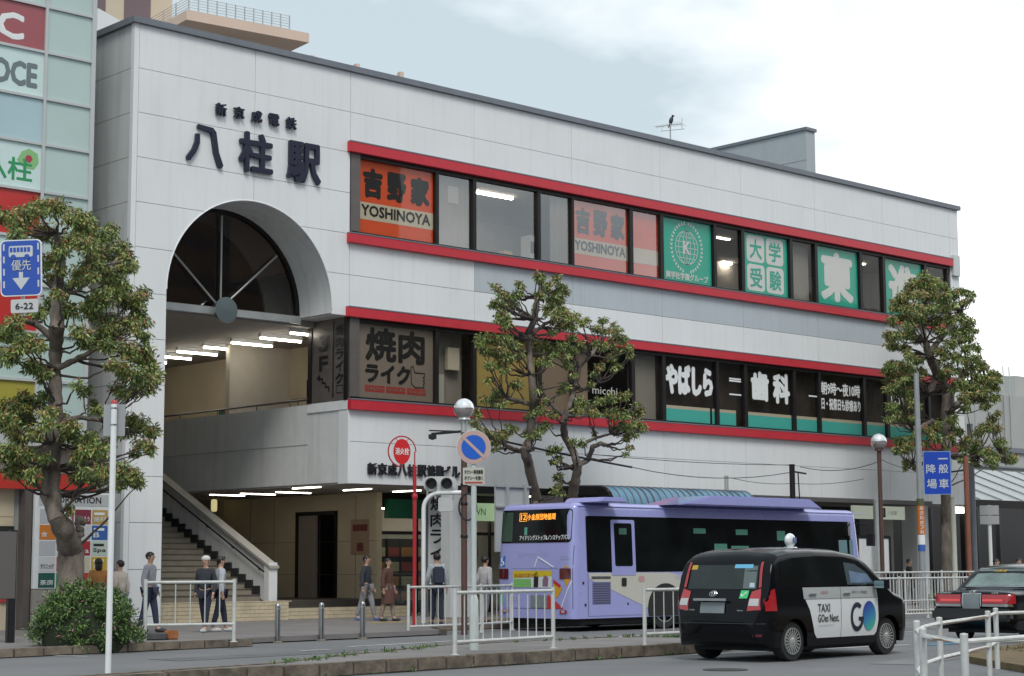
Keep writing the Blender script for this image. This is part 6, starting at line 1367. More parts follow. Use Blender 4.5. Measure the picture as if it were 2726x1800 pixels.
def hump(x0, x1, y0, y1, h, s0, s1, nm):
    b = MB(); z = 3.0
    b.prism([(x0, z), (x0 + s0, z + h), (x1 - s1, z + h), (x1, z)][::-1], (0, y0, 0), EX, EZ, -(y1 - y0)); return b.build(nm, m_lilac, bs, bevel=.03, recalc=True)
hump(.35, 1.3, -.55, .55, .13, .15, .15, "roof_vent"); hump(2.9, 8.3, -.45, .75, .25, 1.2, .5, "roof_air_conditioner")
b = MB(); b.tube([(.0 + i * 1.3 + .2, -1.16, 2.93) for i in range(9)], .012, 5); b.build("roof_gutter", m_lilac, bs)
b = MB(); b.tube([(10.2, -1.1, 2.7), (10.5, -1.35, 2.6), (10.55, -1.4, 2.3)], .02, 6); b.obx((10.55, -1.42, 2.2), (.12, .2, .32)); b.build("mirror", m_bronze, bs, bevel=.02)
# ================================================================ trees, bush, plants
DS = 2726 / 2375
def leaf_mesh(name, cs, per, size, par, mats, droop=.55, shell=.35, redtop=.55, loc=None, flat=.72):
    """cs: clumps (x,y,z,r). Leaves are small bent blades spread through each clump."""
    V = []; Fi = []; Mi = []; k = 0
    for (cx, cy, cz, r) in cs:
        n = int(per * (r / .33) ** 2)
        d = rng.normal(size=(n, 3)); d /= np.linalg.norm(d, axis=1)[:, None]
        rad_ = r * (shell + (1 - shell) * rng.random(n) ** .5)[:, None]
        sub = rng.normal(size=(9, 3)); sub /= np.linalg.norm(sub, axis=1)[:, None]
        d = d * .72 + sub[rng.integers(0, 9, n)] * .42       # sprays: uneven outline with gaps
        p = np.array([cx, cy, cz]) + d * rad_ * np.array([1, 1, flat])
        ax = rng.normal(size=(n, 3)) * .7 + d * .5; ax[:, 2] -= droop * 1.4; ax /= np.linalg.norm(ax, axis=1)[:, None]
        sd2 = np.cross(ax, rng.normal(size=(n, 3))); sd2 /= np.linalg.norm(sd2, axis=1)[:, None]
        L_ = size * (.6 + .7 * rng.random(n))[:, None]; Wd = L_ * .17
        a = p; m1 = p + ax * L_ * .45 + sd2 * Wd; m2 = p + ax * L_ * .45 - sd2 * Wd; t = p + ax * L_
        V.append(np.stack([a, m1, t, m2], 1).reshape(-1, 3))
        idx = k + np.arange(n) * 4; Fi.append(np.stack([idx, idx + 1, idx + 2, idx + 3], 1)); k += 4 * n
        u = rng.random(n); up = (p[:, 2] - cz) / r; tone = rng.random()
        mi = np.where(u < .30 + .2 * (tone < .3), 1, np.where(u < .62, 0, 2)); mi = np.where((rng.random(n) < redtop * (.12 + .45 * (tone > .55)) * np.clip(up + .6, 0, 1.4)), 3, mi); Mi.append(mi)
    V = np.concatenate(V); Fi = np.concatenate(Fi); Mi = np.concatenate(Mi)
    org = np.array(ORG[top(par).name]) if par else np.array(loc)
    me = bpy.data.meshes.new(name); me.vertices.add(len(V)); me.vertices.foreach_set("co", (V - org).ravel())
    me.loops.add(len(Fi) * 4); me.loops.foreach_set("vertex_index", Fi.ravel().astype(np.int32)); me.polygons.add(len(Fi))
    me.polygons.foreach_set("loop_start", np.arange(0, len(Fi) * 4, 4, dtype=np.int32)); me.polygons.foreach_set("loop_total", np.full(len(Fi), 4, dtype=np.int32))
    for q in mats: me.materials.append(q)
    me.polygons.foreach_set("material_index", Mi.astype(np.int32)); me.update(calc_edges=True); me.validate()
    o = bpy.data.objects.new(name, me); COL.objects.link(o)
    if par: o.parent = par
    else: o.location = org
    return o
def knobby(b, pts, r0, r1, n=9, sub=4, jit=.02, m=0):
    P = [Vector(p) for p in pts]; Q = []; R_ = []
    for i in range(len(P) - 1):
        for j in range(sub):
            t = j / sub; g_ = (i + t) / (len(P) - 1); q = P[i].lerp(P[i + 1], t)
            q += Vector([random.uniform(-jit, jit) for _ in range(3)]); Q.append(q); R_.append((r0 + (r1 - r0) * g_) * random.uniform(.86, 1.2))
    Q.append(P[-1]); R_.append(r1); b.tube(Q, R_, n, m)
def tree(label, trunks, clumps, Y0, depth_r, base_z, per=210, leaf=.13, group="pruned street trees", extra=None):
    """trunks: list of (list of (px,py,half-width px)); clumps: (px,py,r px) seen from the plaza, given true depths round Y0"""
    allp = []; tr = []
    base = at(trunks[0][0][0], trunks[0][0][1], Y=Y0); k_ = (base - CAM).dot(FW) / F_PX
    t_ = thing("street_tree", label, "tree", (base.x, base.y, base_z), group=group)
    for T in trunks:
        P = []
        for i, (px, py, hw) in enumerate(T): P.append(at(px, py, Y=Y0 + (.25 * math.sin(i * 1.7) if i else 0))); allp.append((P[-1], hw * k_))
        if T is trunks[0] and P[0].z > base_z: P = [Vector((P[0].x, P[0].y, base_z))] + P; T = [T[0]] + list(T)
        b = MB(); R_ = [h[2] * k_ for h in T]; Q = []; RR = []
        for i in range(len(P) - 1):
            for j in range(5):
                t = j / 5; Q.append(P[i].lerp(P[i + 1], t) + Vector([random.uniform(-.012, .012) for _ in range(3)])); RR.append((R_[i] + (R_[i + 1] - R_[i]) * t) * random.uniform(.92, 1.12))
        Q.append(P[-1]); RR.append(R_[-1] * .8); b.tube(Q, RR, 12)
        b.build("trunk" if T is trunks[0] or len(trunks) < 3 else "limb", m_bark, t_, smooth=True)
    clumps = list(clumps) + [(px + random.uniform(-.9, .9) * r, py + random.uniform(-.9, .9) * r, r * .72) for px, py, r in clumps]
    cx = sum(c[0] for c in clumps) / len(clumps); CS = []
    spread = max(abs(c[0] - cx) for c in clumps)
    bb_ = MB()
    for (px, py, r) in clumps:
        u = min(1, abs(px - cx) / spread); dy = random.uniform(-1, 1) * depth_r * math.sqrt(max(.05, 1 - u * u))
        c = at(px, py, Y=Y0 + dy); rr_ = r * k_; CS.append((c.x, c.y, c.z, rr_))
        cand = sorted(allp, key=lambda q: (q[0] - c).length + max(0, q[0].z - c.z + .15) * 2.5)[0]
        s_ = cand[0]; mid = s_.lerp(c, .5) + Vector((random.uniform(-.12, .12), random.uniform(-.12, .12), -.08 - random.random() * .12))
        knobby(bb_, [s_, mid, c + Vector((0, 0, -rr_ * .3))], min(cand[1] * .45, .032), .010, 6, 4, .025)
        for _ in range(2):
            d = Vector((random.uniform(-1, 1), random.uniform(-1, 1), random.uniform(-.3, .8))) * rr_ * .8
            knobby(bb_, [c + Vector((0, 0, -rr_ * .3)), c + d * .6, c + d], .014, .006, 4, 2, .02)
    o = bb_.build("branches", m_twig, t_, smooth=True); o['kind'] = 'stuff'
    o = leaf_mesh("crown", CS, per, leaf, t_, m_leafs); o['kind'] = 'stuff'
    return t_
def dpx(L_, s=DS): return [(x * s, y * s, r * s) for x, y, r in L_]
T1 = [(60, 498, 34), (95, 480, 30), (130, 482, 34), (165, 505, 36), (205, 520, 34), (245, 545, 30), (100, 540, 36), (150, 560, 36), (40, 520, 30), (200, 565, 38), (245, 590, 36), (285, 575, 30), (10, 500, 30),
      (295, 620, 30), (260, 640, 36), (215, 615, 32), (285, 665, 34), (120, 600, 30), (90, 610, 30), (130, 645, 26), (180, 650, 28), (240, 690, 38), (290, 700, 36), (320, 690, 26), (205, 720, 38), (255, 740, 38), (300, 750, 36), (330, 745, 24), (160, 720, 28), (335, 780, 18),
      (190, 775, 30), (225, 790, 32), (255, 800, 28), (120, 700, 26), (85, 720, 28), (35, 750, 30), (10, 770, 34), (55, 790, 34), (20, 820, 36), (85, 800, 24), (75, 850, 24), (300, 810, 32), (335, 830, 36), (350, 870, 30), (315, 870, 34), (280, 850, 28), (345, 900, 26), (310, 905, 26), (275, 900, 24), (365, 880, 20),
      (100, 870, 24), (30, 945, 36), (60, 970, 36), (10, 975, 34), (40, 1010, 32), (110, 960, 28), (90, 930, 24), (140, 970, 28), (165, 1010, 30), (200, 1030, 30), (230, 1040, 28), (180, 1060, 26), (260, 990, 26), (320, 985, 34), (350, 1005, 28), (290, 1000, 26), (330, 1030, 26), (345, 1035, 18), (170, 985, 24),
      (20, 1050, 34), (55, 1060, 30), (30, 1090, 30), (75, 1100, 24), (240, 1090, 30), (210, 1100, 28), (180, 1105, 26), (280, 1090, 28), (305, 1105, 24), (320, 1120, 20), (270, 1125, 22), (220, 1070, 24), (160, 1175, 14), (100, 1060, 22), (225, 950, 20), (195, 905, 22)]
tree("nearest pruned tree at the left, leaning trunk rising from the round bush", [[(186, 1570, 34), (190, 1470, 33), (178, 1425, 30), (150, 1378, 24), (134, 1320, 24), (135, 1250, 24), (142, 1180, 21), (146, 1080, 20), (146, 1000, 17), (148, 930, 17), (150, 870, 20), (152, 780, 15), (163, 700, 12), (150, 620, 8)],
      [(152, 880, 12), (180, 780, 8), (220, 720, 7), (245, 660, 5)], [(148, 980, 9), (200, 960, 8), (260, 925, 6), (310, 900, 4)], [(145, 905, 9), (90, 860, 8), (40, 850, 7)], [(146, 1130, 9), (210, 1110, 7), (270, 1120, 5)]],
     dpx(T1), 33.6, 1.2, .12, per=640, leaf=.105)
# wound on the trunk
P = at(212, 1400, Y=33.5); b = MB()
for _ in range(26): b.sph(P + Vector((random.uniform(-.07, .07), random.uniform(-.08, .03), random.uniform(-.22, .16))), random.uniform(.04, .085), 7, 5)
b.build("burl", m_bark, [o for o in COL.objects if o.name == "street_tree"][0], smooth=True)
z3 = lambda L_: [(1100 + x / 2.851, 800 + y / 2.851, r / 2.851) for x, y, r in L_]; z3b = lambda L_: [(900 + x / 2.851, 350 + y / 2.851, r / 2.851) for x, y, r in L_]
T2 = z3([(520, 290, 60), (600, 280, 62), (690, 285, 60), (760, 330, 50), (545, 370, 60), (640, 390, 62), (720, 430, 62), (790, 420, 50), (590, 500, 46), (650, 480, 46), (700, 510, 42), (560, 600, 34), (530, 740, 40), (780, 640, 50), (640, 700, 55), (700, 740, 55), (620, 760, 45), (480, 860, 42), (465, 930, 36), (640, 1020, 52), (700, 1000, 50), (760, 970, 40), (600, 1070, 40), (610, 1130, 26), (560, 1000, 34), (860, 1000, 44), (940, 1000, 50), (1010, 940, 48), (980, 840, 50), (1000, 760, 40), (950, 660, 38), (880, 860, 36),
          (940, 380, 50), (1000, 330, 55), (1050, 380, 55), (960, 470, 44), (1020, 450, 44), (930, 300, 40), (1120, 340, 50), (1160, 420, 50), (1220, 370, 52), (1290, 340, 50), (1180, 500, 44), (1210, 560, 40), (1150, 640, 46), (1110, 680, 36), (1200, 280, 46), (1120, 200, 55), (1190, 180, 55), (1060, 240, 46), (1150, 90, 50), (1100, 60, 50), (1200, 120, 40), (1280, 170, 30), (1310, 145, 26), (700, 60, 46), (650, 10, 50), (710, 140, 44), (700, 180, 36),
          (1440, 150, 40), (1400, 210, 44), (1470, 230, 44), (1550, 220, 44), (1520, 290, 55), (1590, 300, 55), (1630, 370, 50), (1560, 380, 50), (1450, 340, 52), (1380, 320, 46), (1480, 430, 46), (1560, 500, 44), (1420, 500, 44), (1380, 560, 38), (1350, 630, 34), (1640, 420, 26),
          (1280, 770, 52), (1240, 830, 50), (1340, 800, 55), (1420, 760, 55), (1500, 740, 55), (1590, 720, 52), (1380, 850, 52), (1480, 850, 58), (1560, 860, 58), (1640, 850, 55), (1710, 850, 52), (1700, 930, 58), (1740, 960, 34), (1620, 960, 55), (1540, 970, 50), (1620, 1040, 44), (1660, 1000, 44), (1640, 1110, 36), (1620, 1160, 22), (1690, 780, 24),
          (1070, 1120, 44), (1040, 1150, 34), (1100, 1190, 32), (1060, 1220, 26), (1210, 1070, 38), (1290, 1090, 30), (1090, 1340, 36), (1110, 1400, 30), (1080, 1440, 34), (1140, 1450, 24), (1060, 860, 40), (1380, 1010, 20)])
T2 += z3b([(1200, 1190, 36), (1240, 1230, 46), (1300, 1260, 50), (1360, 1220, 46), (1370, 1150, 36), (1190, 1290, 36), (1340, 1300, 46), (1260, 1320, 40), (1510, 1090, 44), (1540, 1130, 44), (1570, 1190, 46), (1530, 1240, 40), (1660, 1120, 40), (1690, 1170, 46), (1720, 1220, 46), (1640, 1220, 50), (1680, 1280, 55), (1620, 1310, 50), (1700, 1350, 50), (1740, 1410, 50), (1660, 1400, 52), (1760, 1480, 48), (1820, 1430, 30), (1880, 1430, 28), (1580, 1340, 44), (1500, 1330, 40), (1250, 1410, 46), (1290, 1460, 40), (1230, 1370, 36)])
tree("twin-trunked pruned tree standing behind the bus in front of the red bands", [[(1432, 1400, 15), (1430, 1330, 14), (1408, 1240, 13), (1396, 1200, 13), (1412, 1170, 12), (1418, 1110, 11), (1421, 1060, 11), (1414, 1000, 9), (1408, 940, 9), (1404, 890, 8), (1424, 850, 8), (1430, 790, 7), (1445, 760, 5)],
      [(1518, 1400, 14), (1520, 1340, 14), (1532, 1280, 13), (1540, 1240, 11), (1522, 1195, 11), (1502, 1160, 10), (1500, 1120, 9), (1512, 1090, 7), (1535, 1020, 7), (1542, 975, 6), (1572, 945, 6), (1600, 915, 4), (1604, 880, 3)],
      [(1408, 1200, 8), (1380, 1200, 6), (1352, 1190, 6), (1335, 1175, 5)], [(1525, 1245, 9), (1566, 1225, 7), (1578, 1190, 7), (1600, 1180, 6), (1612, 1185, 6)], [(1420, 1080, 7), (1390, 1070, 6), (1350, 1060, 5)], [(1503, 1110, 6), (1465, 1075, 5), (1440, 1040, 4)], [(1535, 1030, 6), (1560, 1035, 5), (1590, 1020, 4)], [(1540, 1185, 5), (1590, 1165, 4), (1625, 1155, 3)], [(1405, 900, 6), (1440, 870, 5), (1475, 850, 4)]],
     T2, 35.9, .9, .12, per=560, leaf=.11)
z5 = lambda L_: [(2000 + x / 2.613, 450 + y / 2.613, r / 2.613) for x, y, r in L_]; z5b = lambda L_: [(2350 + x / 2.614, 960 + y / 2.614, r / 2.614) for x, y, r in L_]
T3 = z5([(1180, 790, 60), (1110, 820, 60), (1250, 800, 60), (1320, 810, 50), (1080, 880, 60), (1160, 880, 62), (1250, 880, 62), (1330, 890, 60), (1400, 880, 44), (1450, 850, 40), (1500, 860, 40), (1530, 900, 36), (1470, 930, 42), (1400, 950, 40), (1000, 960, 52), (1080, 960, 60), (1170, 970, 62), (1260, 970, 60), (1330, 970, 50), (1040, 1030, 50), (980, 1050, 40), (1120, 1050, 60), (1200, 1060, 60), (1280, 1060, 55), (1380, 1030, 48), (1450, 1020, 50), (1510, 1060, 48), (1480, 1120, 55), (1400, 1110, 55), (1330, 1130, 44),
         (950, 1150, 44), (1010, 1160, 55), (1090, 1150, 58), (1160, 1180, 50), (990, 1230, 44), (1060, 1240, 44), (1440, 1190, 55), (1510, 1170, 50), (1540, 1120, 34), (1380, 1210, 44), (1490, 1250, 50), (1550, 1230, 40), (1100, 1310, 48), (1160, 1320, 50), (1030, 1360, 48), (960, 1380, 50), (930, 1400, 30), (1090, 1390, 55), (1180, 1400, 50), (1300, 1270, 46), (1360, 1290, 48), (1290, 1350, 44), (1430, 1310, 50), (1500, 1320, 52), (1560, 1310, 44), (1540, 1380, 50), (1620, 1380, 48), (1680, 1420, 46), (1710, 1470, 40), (1650, 1460, 50), (1570, 1450, 50), (1480, 1420, 52), (1400, 1400, 50), (1340, 1430, 46), (1000, 1460, 55), (1080, 1470, 55), (1160, 1480, 50), (1440, 1490, 50), (1520, 1520, 50), (1620, 1530, 44), (1700, 1520, 36), (1010, 1540, 50), (1100, 1550, 50)])
T3 += z5b([(60, 90, 50), (60, 200, 50), (60, 320, 52), (130, 150, 52), (150, 230, 50), (140, 330, 52), (40, 400, 36), (200, 300, 46), (200, 400, 40), (120, 400, 40), (420, 420, 52), (370, 470, 46), (480, 410, 46), (500, 480, 46), (560, 330, 36), (620, 270, 46), (690, 260, 50), (760, 260, 50), (720, 310, 44), (560, 250, 44), (560, 160, 50), (640, 170, 46), (700, 130, 50), (770, 150, 40), (760, 400, 46), (710, 460, 50), (790, 480, 50), (660, 500, 46), (820, 560, 46), (840, 610, 50), (900, 690, 44), (850, 680, 46), (780, 660, 50), (730, 620, 46), (740, 700, 40), (560, 600, 44), (610, 640, 44), (560, 690, 38), (640, 690, 36), (590, 540, 36), (380, 540, 44), (320, 480, 44), (180, 540, 44), (240, 520, 36), (110, 560, 44), (170, 610, 44), (230, 600, 36), (90, 620, 34), (170, 700, 32), (220, 720, 34), (160, 740, 26), (300, 580, 30), (660, 560, 38), (800, 370, 30), (480, 560, 44), (440, 620, 30)])
tree("full-crowned pruned tree behind the grey pole at the right end of the station", [[(2520, 1512, 15), (2518, 1400, 14), (2518, 1300, 13), (2520, 1200, 13), (2518, 1100, 13), (2520, 1040, 12), (2472, 945, 11), (2464, 910, 8), (2450, 860, 6)], [(2472, 945, 9), (2500, 905, 7), (2525, 880, 6), (2560, 830, 4)], [(2475, 1050, 9), (2490, 1000, 8), (2472, 945, 8)], [(2520, 1100, 8), (2570, 1060, 7), (2630, 1040, 5)], [(2520, 1150, 7), (2480, 1120, 6), (2430, 1150, 4)], [(2520, 1215, 7), (2600, 1212, 6), (2670, 1215, 5)], [(2520, 1190, 5), (2450, 1240, 4), (2430, 1235, 3)]],
     T3, 35.9, 1.1, .12, per=500, leaf=.125)
# round bush
Bp = at(200, 1722, Z=.12); Bp = Vector((Bp.x + .42, Bp.y + .35, .12))
bu = thing("round_bush", "dense round clipped azalea bush around the leaning tree's foot", "bush", tuple(Bp))
cl = []
for i in range(150):
    a = random.random() * 2 * math.pi; e_ = random.random(); rr_ = 1.0 + random.uniform(-.07, .07); el = math.asin(e_)
    cl.append((Bp.x + .90 * rr_ * math.cos(a) * math.cos(el), Bp.y + .9 * rr_ * math.sin(a) * math.cos(el), .14 + 1.0 * rr_ * math.sin(el) ** .8, .17))
leaf_mesh("foliage", cl, 420, .07, bu, m_bushleafs, droop=-.1, redtop=.05, flat=1.0)['kind'] = 'stuff'
b = MB(); b.sph((Bp.x, Bp.y, .3), (.8, .8, .8), 20, 12); b.build("dark_core", mat("bush_inner", (.02, .028, .012), .95, var=.4, vscale=12), bu, smooth=True)  # plain dark ellipsoid core inside the foliage
# pink blossoms scattered: a few, and ground plants
cl = []
for px in range(2478, 2545, 8): P = at(px, 1520, Y=35.3); cl.append((P.x, P.y, .38, .26))
tag(leaf_mesh("low_hedge", cl, 260, .11, None, m_bushleafs, droop=-.2, redtop=.1, loc=(cl[0][0], cl[0][1], .12)), "low green plants around the foot of the right-hand tree", "hedge")['kind'] = 'stuff'
cl = []
for i in range(90):
    t = random.random(); i0 = random.randrange(len(far) - 3) + 1; p = Vector((*far[i0], 0)).lerp(Vector((*far[i0 + 1], 0)), t) if i0 + 1 < len(far) else Vector((*far[i0], 0))
    cl.append((p.x + random.uniform(-.1, .1), p.y - random.uniform(.0, .35), .17, random.uniform(.02, .06)))
for i in range(45):
    i0 = random.randrange(len(near) - 1); p = Vector((*near[i0], 0)).lerp(Vector((*near[i0 + 1], 0)), random.random()); cl.append((p.x, p.y - .14, .01, random.uniform(.015, .04)))
tag(leaf_mesh("island_weeds", cl, 900, .05, None, m_bushleafs, droop=-.8, redtop=0, loc=(20, 22, .15)), "sparse weeds and grass growing along the median kerb", "grass")['kind'] = 'stuff'
cl = [(random.uniform(26.6, 35), random.uniform(13.5, 17.1), .1, random.uniform(.03, .1)) for _ in range(420)]
tag(leaf_mesh("dry_grass", cl, 260, .07, None, [mat("dry_grass_brown", (.16, .11, .04), .8), mat("dry_grass_dark", (.07, .06, .025), .8), mat("dry_grass_green", (.10, .13, .035), .8), mat("dry_grass_brown", (.16, .11, .04), .8)], droop=-.6, redtop=.3, loc=(28, 15, .1)), "dry brown grass covering the dirt island in the bottom right corner", "grass")['kind'] = 'stuff'
# greenery seen through the entrance
cl = [(random.uniform(52.5, 58), 42.9 + random.uniform(0, .3), random.uniform(2.0, 3.1), .35) for _ in range(16)]
tag(leaf_mesh("planter_greenery", cl, 130, .16, None, m_leafs, redtop=0, loc=(55, 43, .1)), "green leaves glimpsed through the station entrance above the white board", "plant")['kind'] = 'stuff'

# ================================================================ people
m_skin = mat("skin", (.50, .30, .21), .55); m_hair = mat("black_hair", (.014, .012, .011), .5); m_eye = mat("eye_dark", (.02, .015, .012), .3)
def skin_mesh(verts, edges, rads, sub=1):
    me = bpy.data.meshes.new("figure"); me.from_pydata(verts, edges, []); o = bpy.data.objects.new("figure", me); COL.objects.link(o)
    m = o.modifiers.new("s", 'SKIN'); m.use_smooth_shade = True
    for i, r in enumerate(rads): me.skin_vertices[0].data[i].radius = r if isinstance(r, tuple) else (r, r)
    me.skin_vertices[0].data[0].use_root = True
    s_ = o.modifiers.new("u", 'SUBSURF'); s_.levels = sub; s_.render_levels = sub
    dg = bpy.context.evaluated_depsgraph_get(); dg.update(); r = bpy.data.meshes.new_from_object(o.evaluated_get(dg))
    V = [tuple(v.co) for v in r.vertices]; Fc = [tuple(p.vertices) for p in r.polygons]
    bpy.data.objects.remove(o); bpy.data.meshes.remove(me); bpy.data.meshes.remove(r); return V, Fc
def person(label, loc, face, top_c, leg_c, shoe_c=(.04, .04, .045), hair=m_hair, h=1.68, stride=.1, arms=((.05, -.05), (.05, .05)), coat=0, hat=None, bag=None, long_hair=False, bend=(None, None)):
    t_ = thing("person", label, "person", tuple(loc), rad(face), world=False, group="people waiting and walking by the station"); s = h / 1.72
    P = {}
    def v(n, x, y, z, r): P[n] = (len(P), (x * s, y * s, z * s), r * s)
    # figure faces local -Y
    v('pel', 0, 0, .93, .085); v('wai', 0, .0, 1.08, .095); v('che', 0, 0, 1.28, .135); v('nk', 0, .005, 1.43, .06); v('nk2', 0, -.005, 1.49, .052)
    v('hd', 0, -.015, 1.565, .078); v('hd2', 0, -.01, 1.635, .084); v('hdt', 0, -.005, 1.685, .06)
    for k, sg in (('L', 1), ('R', -1)):
        st_ = stride * sg; aL = arms[0] if sg > 0 else arms[1]; bd = bend[0 if sg > 0 else 1]
        v('sh' + k, .165 * sg, 0, 1.385, .062); v('el' + k, .225 * sg, .02 + aL[0] * .5, 1.12, .045)
        hx, hy, hz = bd if bd else (.24 * sg, -.04 + aL[1], .88)
        v('wr' + k, hx, hy, hz, .03)
        d = Vector((hx - .225 * sg, hy - .02 - aL[0] * .5, hz - 1.12)).normalized(); P['hand' + k] = (Vector((hx, hy, hz)) * s, d)
        v('pa' + k, hx + d.x * .06, hy + d.y * .06, hz + d.z * .06, .033)
        v('hi' + k, .085 * sg, 0, .88, .075); v('kn' + k, .09 * sg, -st_ * .5 - .01, .49, .062); v('an' + k, .095 * sg, -st_ * 1.0 + .02, .10, .042); v('to' + k, .105 * sg, -st_ - .13, .035, .036)
    names = [n for n in P if not n.startswith('hand')]; ix = {n: i for i, n in enumerate(names)}
    E = [('pel', 'wai'), ('wai', 'che'), ('che', 'nk'), ('nk', 'nk2'), ('nk2', 'hd'), ('hd', 'hd2'), ('hd2', 'hdt')]
    for k in 'LR': E += [('che', 'sh' + k), ('sh' + k, 'el' + k), ('el' + k, 'wr' + k), ('wr' + k, 'pa' + k), ('pel', 'hi' + k), ('hi' + k, 'kn' + k), ('kn' + k, 'an' + k), ('an' + k, 'to' + k)]
    def sub_(edges, add, nm, m, over={}):
        ns = []; [ns.append(n) for e in edges for n in e if n not in ns]
        V, Fc = skin_mesh([P[n][1] for n in ns], [(ns.index(a), ns.index(b_)) for a, b_ in edges], [over.get(n, (P[n][2] + add * s)) for n in ns], 2 if nm == 'body' else 1)
        b = MB(); b.add(V, Fc); return b, nm, m
    b, _, _ = sub_(E, 0, 'body', m_skin)
    for k in 'LR':
        w_, d = P['hand' + k]; sg = 1 if k == 'L' else -1; side = Vector((0, 1, 0)).cross(d).normalized(); fwd = d.cross(side).normalized()
        for i, ln in enumerate((.062, .072, .068, .052)):
            o0 = w_ + d * .085 * s + fwd * (.024 - .016 * i) * s; o1 = o0 + d * ln * .5 * s; o2 = o1 + (d + Vector((-sg * .35, 0, 0))).normalized() * ln * .5 * s
            b.tube([o0 - d * .03 * s, o0, o1, o2], [.009, .0085, .008, .006], 5)
        o0 = w_ + d * .03 * s + fwd * .025 * s; b.tube([o0, o0 + (fwd * .7 + d).normalized() * .035 * s, o0 + (fwd * .4 + d).normalized() * .062 * s], [.011, .010, .008], 5)
    Hc = Vector((0, -.01, 1.60)) * s
    b.tube([Hc + Vector((0, -.082, .015)) * s, Hc + Vector((0, -.105, -.02)) * s], [.008, .013], 5)
    for sg in (1, -1):
        b.sph(Hc + Vector((sg * .083, .01, -.005)) * s, (.012, .022, .032), 6, 5)
    n0 = len(b.f)
    for sg in (1, -1): b.sph(Hc + Vector((sg * .032, -.077, .018)) * s, (.012, .008, .007), 6, 4, m=1)
    b.sph(Hc + Vector((0, -.078, -.048)) * s, (.024, .006, .005), 6, 4, m=2)
    b.build("body", [m_skin, m_eye, mat("lip", (.35, .14, .12), .5)], t_, smooth=True)
    # hair or hat
    b = MB(); b.sph(Hc + Vector((0, .016, .028)) * s, (.094 * s, .102 * s, .092 * s), 16, 10)
    b.v = [(x, y, z if not (y < -.045 * s and z < Hc.z + .045 * s) else Hc.z + .05 * s) for x, y, z in b.v]
    if long_hair: b.sph(Hc + Vector((0, .045, -.07)) * s, (.085 * s, .06 * s, .15 * s), 12, 8)
    b.build("hair", hair, t_, smooth=True)
    if hat: b = MB(); b.sph(Hc + Vector((0, .008, .055)) * s, (.102 * s, .11 * s, .078 * s), 16, 8); b.build("hat", mat("hat_%d" % int(hat[0] * 1000), hat, .8), t_, smooth=True)
    torso = [('pel', 'wai'), ('wai', 'che'), ('che', 'nk')] + [e for k in 'LR' for e in (('che', 'sh' + k), ('sh' + k, 'el' + k), ('el' + k, 'wr' + k))]
    b, _, _ = sub_(torso, .022, 'jacket', None, {'nk': .066 * s, 'che': (.175 * s, .135 * s), 'wai': (.15 * s, .12 * s), 'pel': (.175 * s, .15 * s)})
    b.build("jacket", mat("cloth_%s" % "_".join("%02d" % int(c * 99) for c in top_c), top_c, .85, var=.2, vscale=9, bump=.3, bscale=30), t_, smooth=True)
    if coat:
        b = MB(); b.lathe((0, 0, (.93 - coat) * s), [(.2 * s, 0), (.185 * s, coat * .5 * s), (.17 * s, coat * s), (.14 * s, (coat + .1) * s)], 14); b.build("coat_skirt", mat("cloth_%s" % "_".join("%02d" % int(c * 99) for c in top_c), top_c, .85), t_, smooth=True)
    legs = [e for k in 'LR' for e in (('pel', 'hi' + k), ('hi' + k, 'kn' + k), ('kn' + k, 'an' + k))]
    b, _, _ = sub_(legs, .016, 'trousers', None, {'pel': (.15 * s, .125 * s), 'hiL': .105 * s, 'hiR': .105 * s}); b.build("trousers", mat("cloth_%s" % "_".join("%02d" % int(c * 99) for c in leg_c), leg_c, .85, var=.2, vscale=9, bump=.3, bscale=30), t_, smooth=True)
    for k in 'LR':
        an, to = Vector(P['an' + k][1]), Vector(P['to' + k][1]); b = MB(); b.sph((an + to) / 2 + Vector((0, -.01, -.02)), (.048 * s, .14 * s, .05 * s), 10, 7)
        b.v = [(x, y, max(z, .002)) for x, y, z in b.v]; b.build("shoe", mat("shoe_%s" % "_".join("%02d" % int(c * 99) for c in shoe_c), shoe_c, .6), t_, smooth=True)
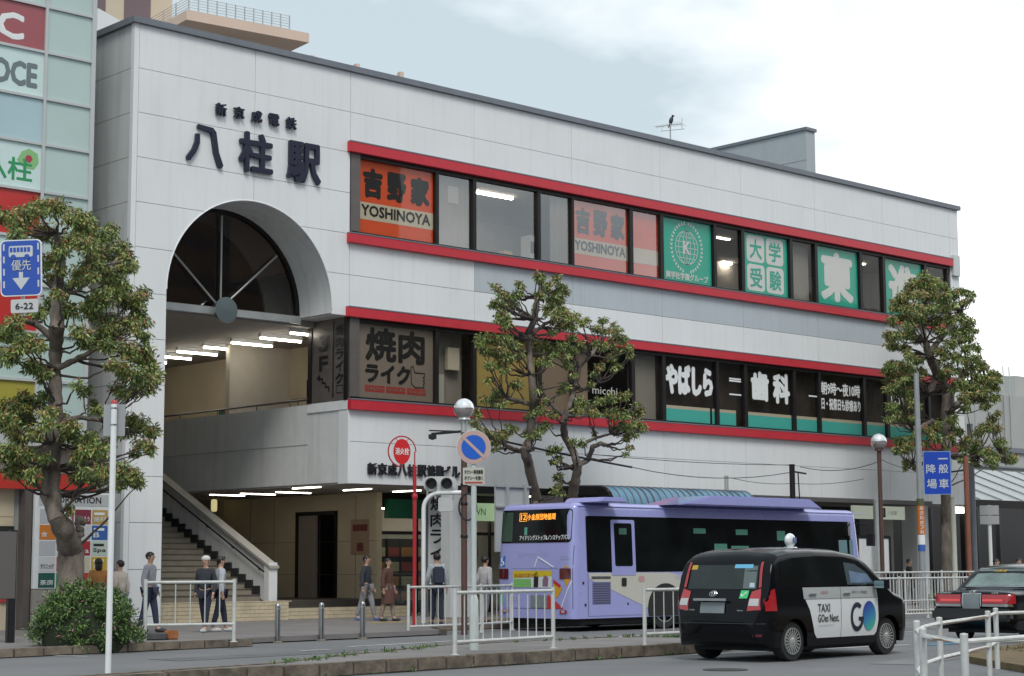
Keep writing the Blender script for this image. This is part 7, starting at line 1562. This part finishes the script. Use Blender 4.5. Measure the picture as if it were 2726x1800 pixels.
    if bag:
        b = MB(); b.obx(Vector((0, .21, 1.18)) * s, (.28 * s, .16 * s, .42 * s)); o = b.build("backpack", mat("bag_dark", bag, .8), t_, bevel=.04)
    return t_
def foot(px, py, z=.12): return at(px, py, Z=z)
navy, dk, gr = (.02, .025, .045), (.025, .025, .03), (.26, .27, .29)
person("person in grey shirt and navy trousers standing beside the arch pillar", foot(396, 1684), 35, (.30, .30, .34), (.035, .045, .085), h=1.76, stride=.16)
person("person in white cap and black jacket in front of the stair", foot(545, 1684), -60, (.035, .04, .05), navy, (.5, .5, .5), hat=(.6, .58, .54), h=1.66, stride=.2)
person("person in pale grey top and dark trousers by the white railing post", foot(585, 1682), 70, (.42, .45, .49), navy, (.5, .5, .5), h=1.66, stride=.18)
person("person in orange top behind the bush before the information board", foot(258, 1690), 160, (.40, .17, .05), dk, h=1.62, long_hair=True)
person("person in cream shirt behind the bush, beside the slim white pole", foot(316, 1688), 200, (.55, .48, .42), (.2, .2, .21), h=1.58)
person("person in black jacket and grey trousers with blue shoes walking past the poster", foot(975, 1652), 30, (.035, .04, .048), (.27, .26, .28), (.12, .2, .45), h=1.72, stride=.22)
person("person in long brown coat walking beside the black-jacketed one", foot(1032, 1654), 25, (.11, .05, .04), (.3, .24, .2), h=1.64, coat=.45, long_hair=True, stride=.15)
person("person in light grey shirt with a dark backpack behind the signal pole railing", foot(1163, 1664), 150, (.38, .41, .43), (.022, .028, .05), h=1.74, bag=(.03, .035, .06))
person("person in white top half hidden left of the bus's rear corner", foot(1292, 1660), 90, (.50, .48, .48), (.25, .25, .27), h=1.66)
person("person in black coat standing by the entrance's white board", at(2386, 1540, Z=.12) * 0 + Vector((54.0, 37.6, .12)), 20, (.018, .018, .02), dk, h=1.62, coat=.3)
person("dark-haired person behind the black saloon near the twin-plate sign", Vector((at(2651, 1475, Y=30.5).x, 30.5, 0)), 20, (.05, .05, .055), dk, h=1.70)
person("person in pink top at the right edge behind the black saloon", Vector((at(2712, 1475, Y=31.5).x, 31.5, 0)), -40, (.5, .28, .28), dk, h=1.72)
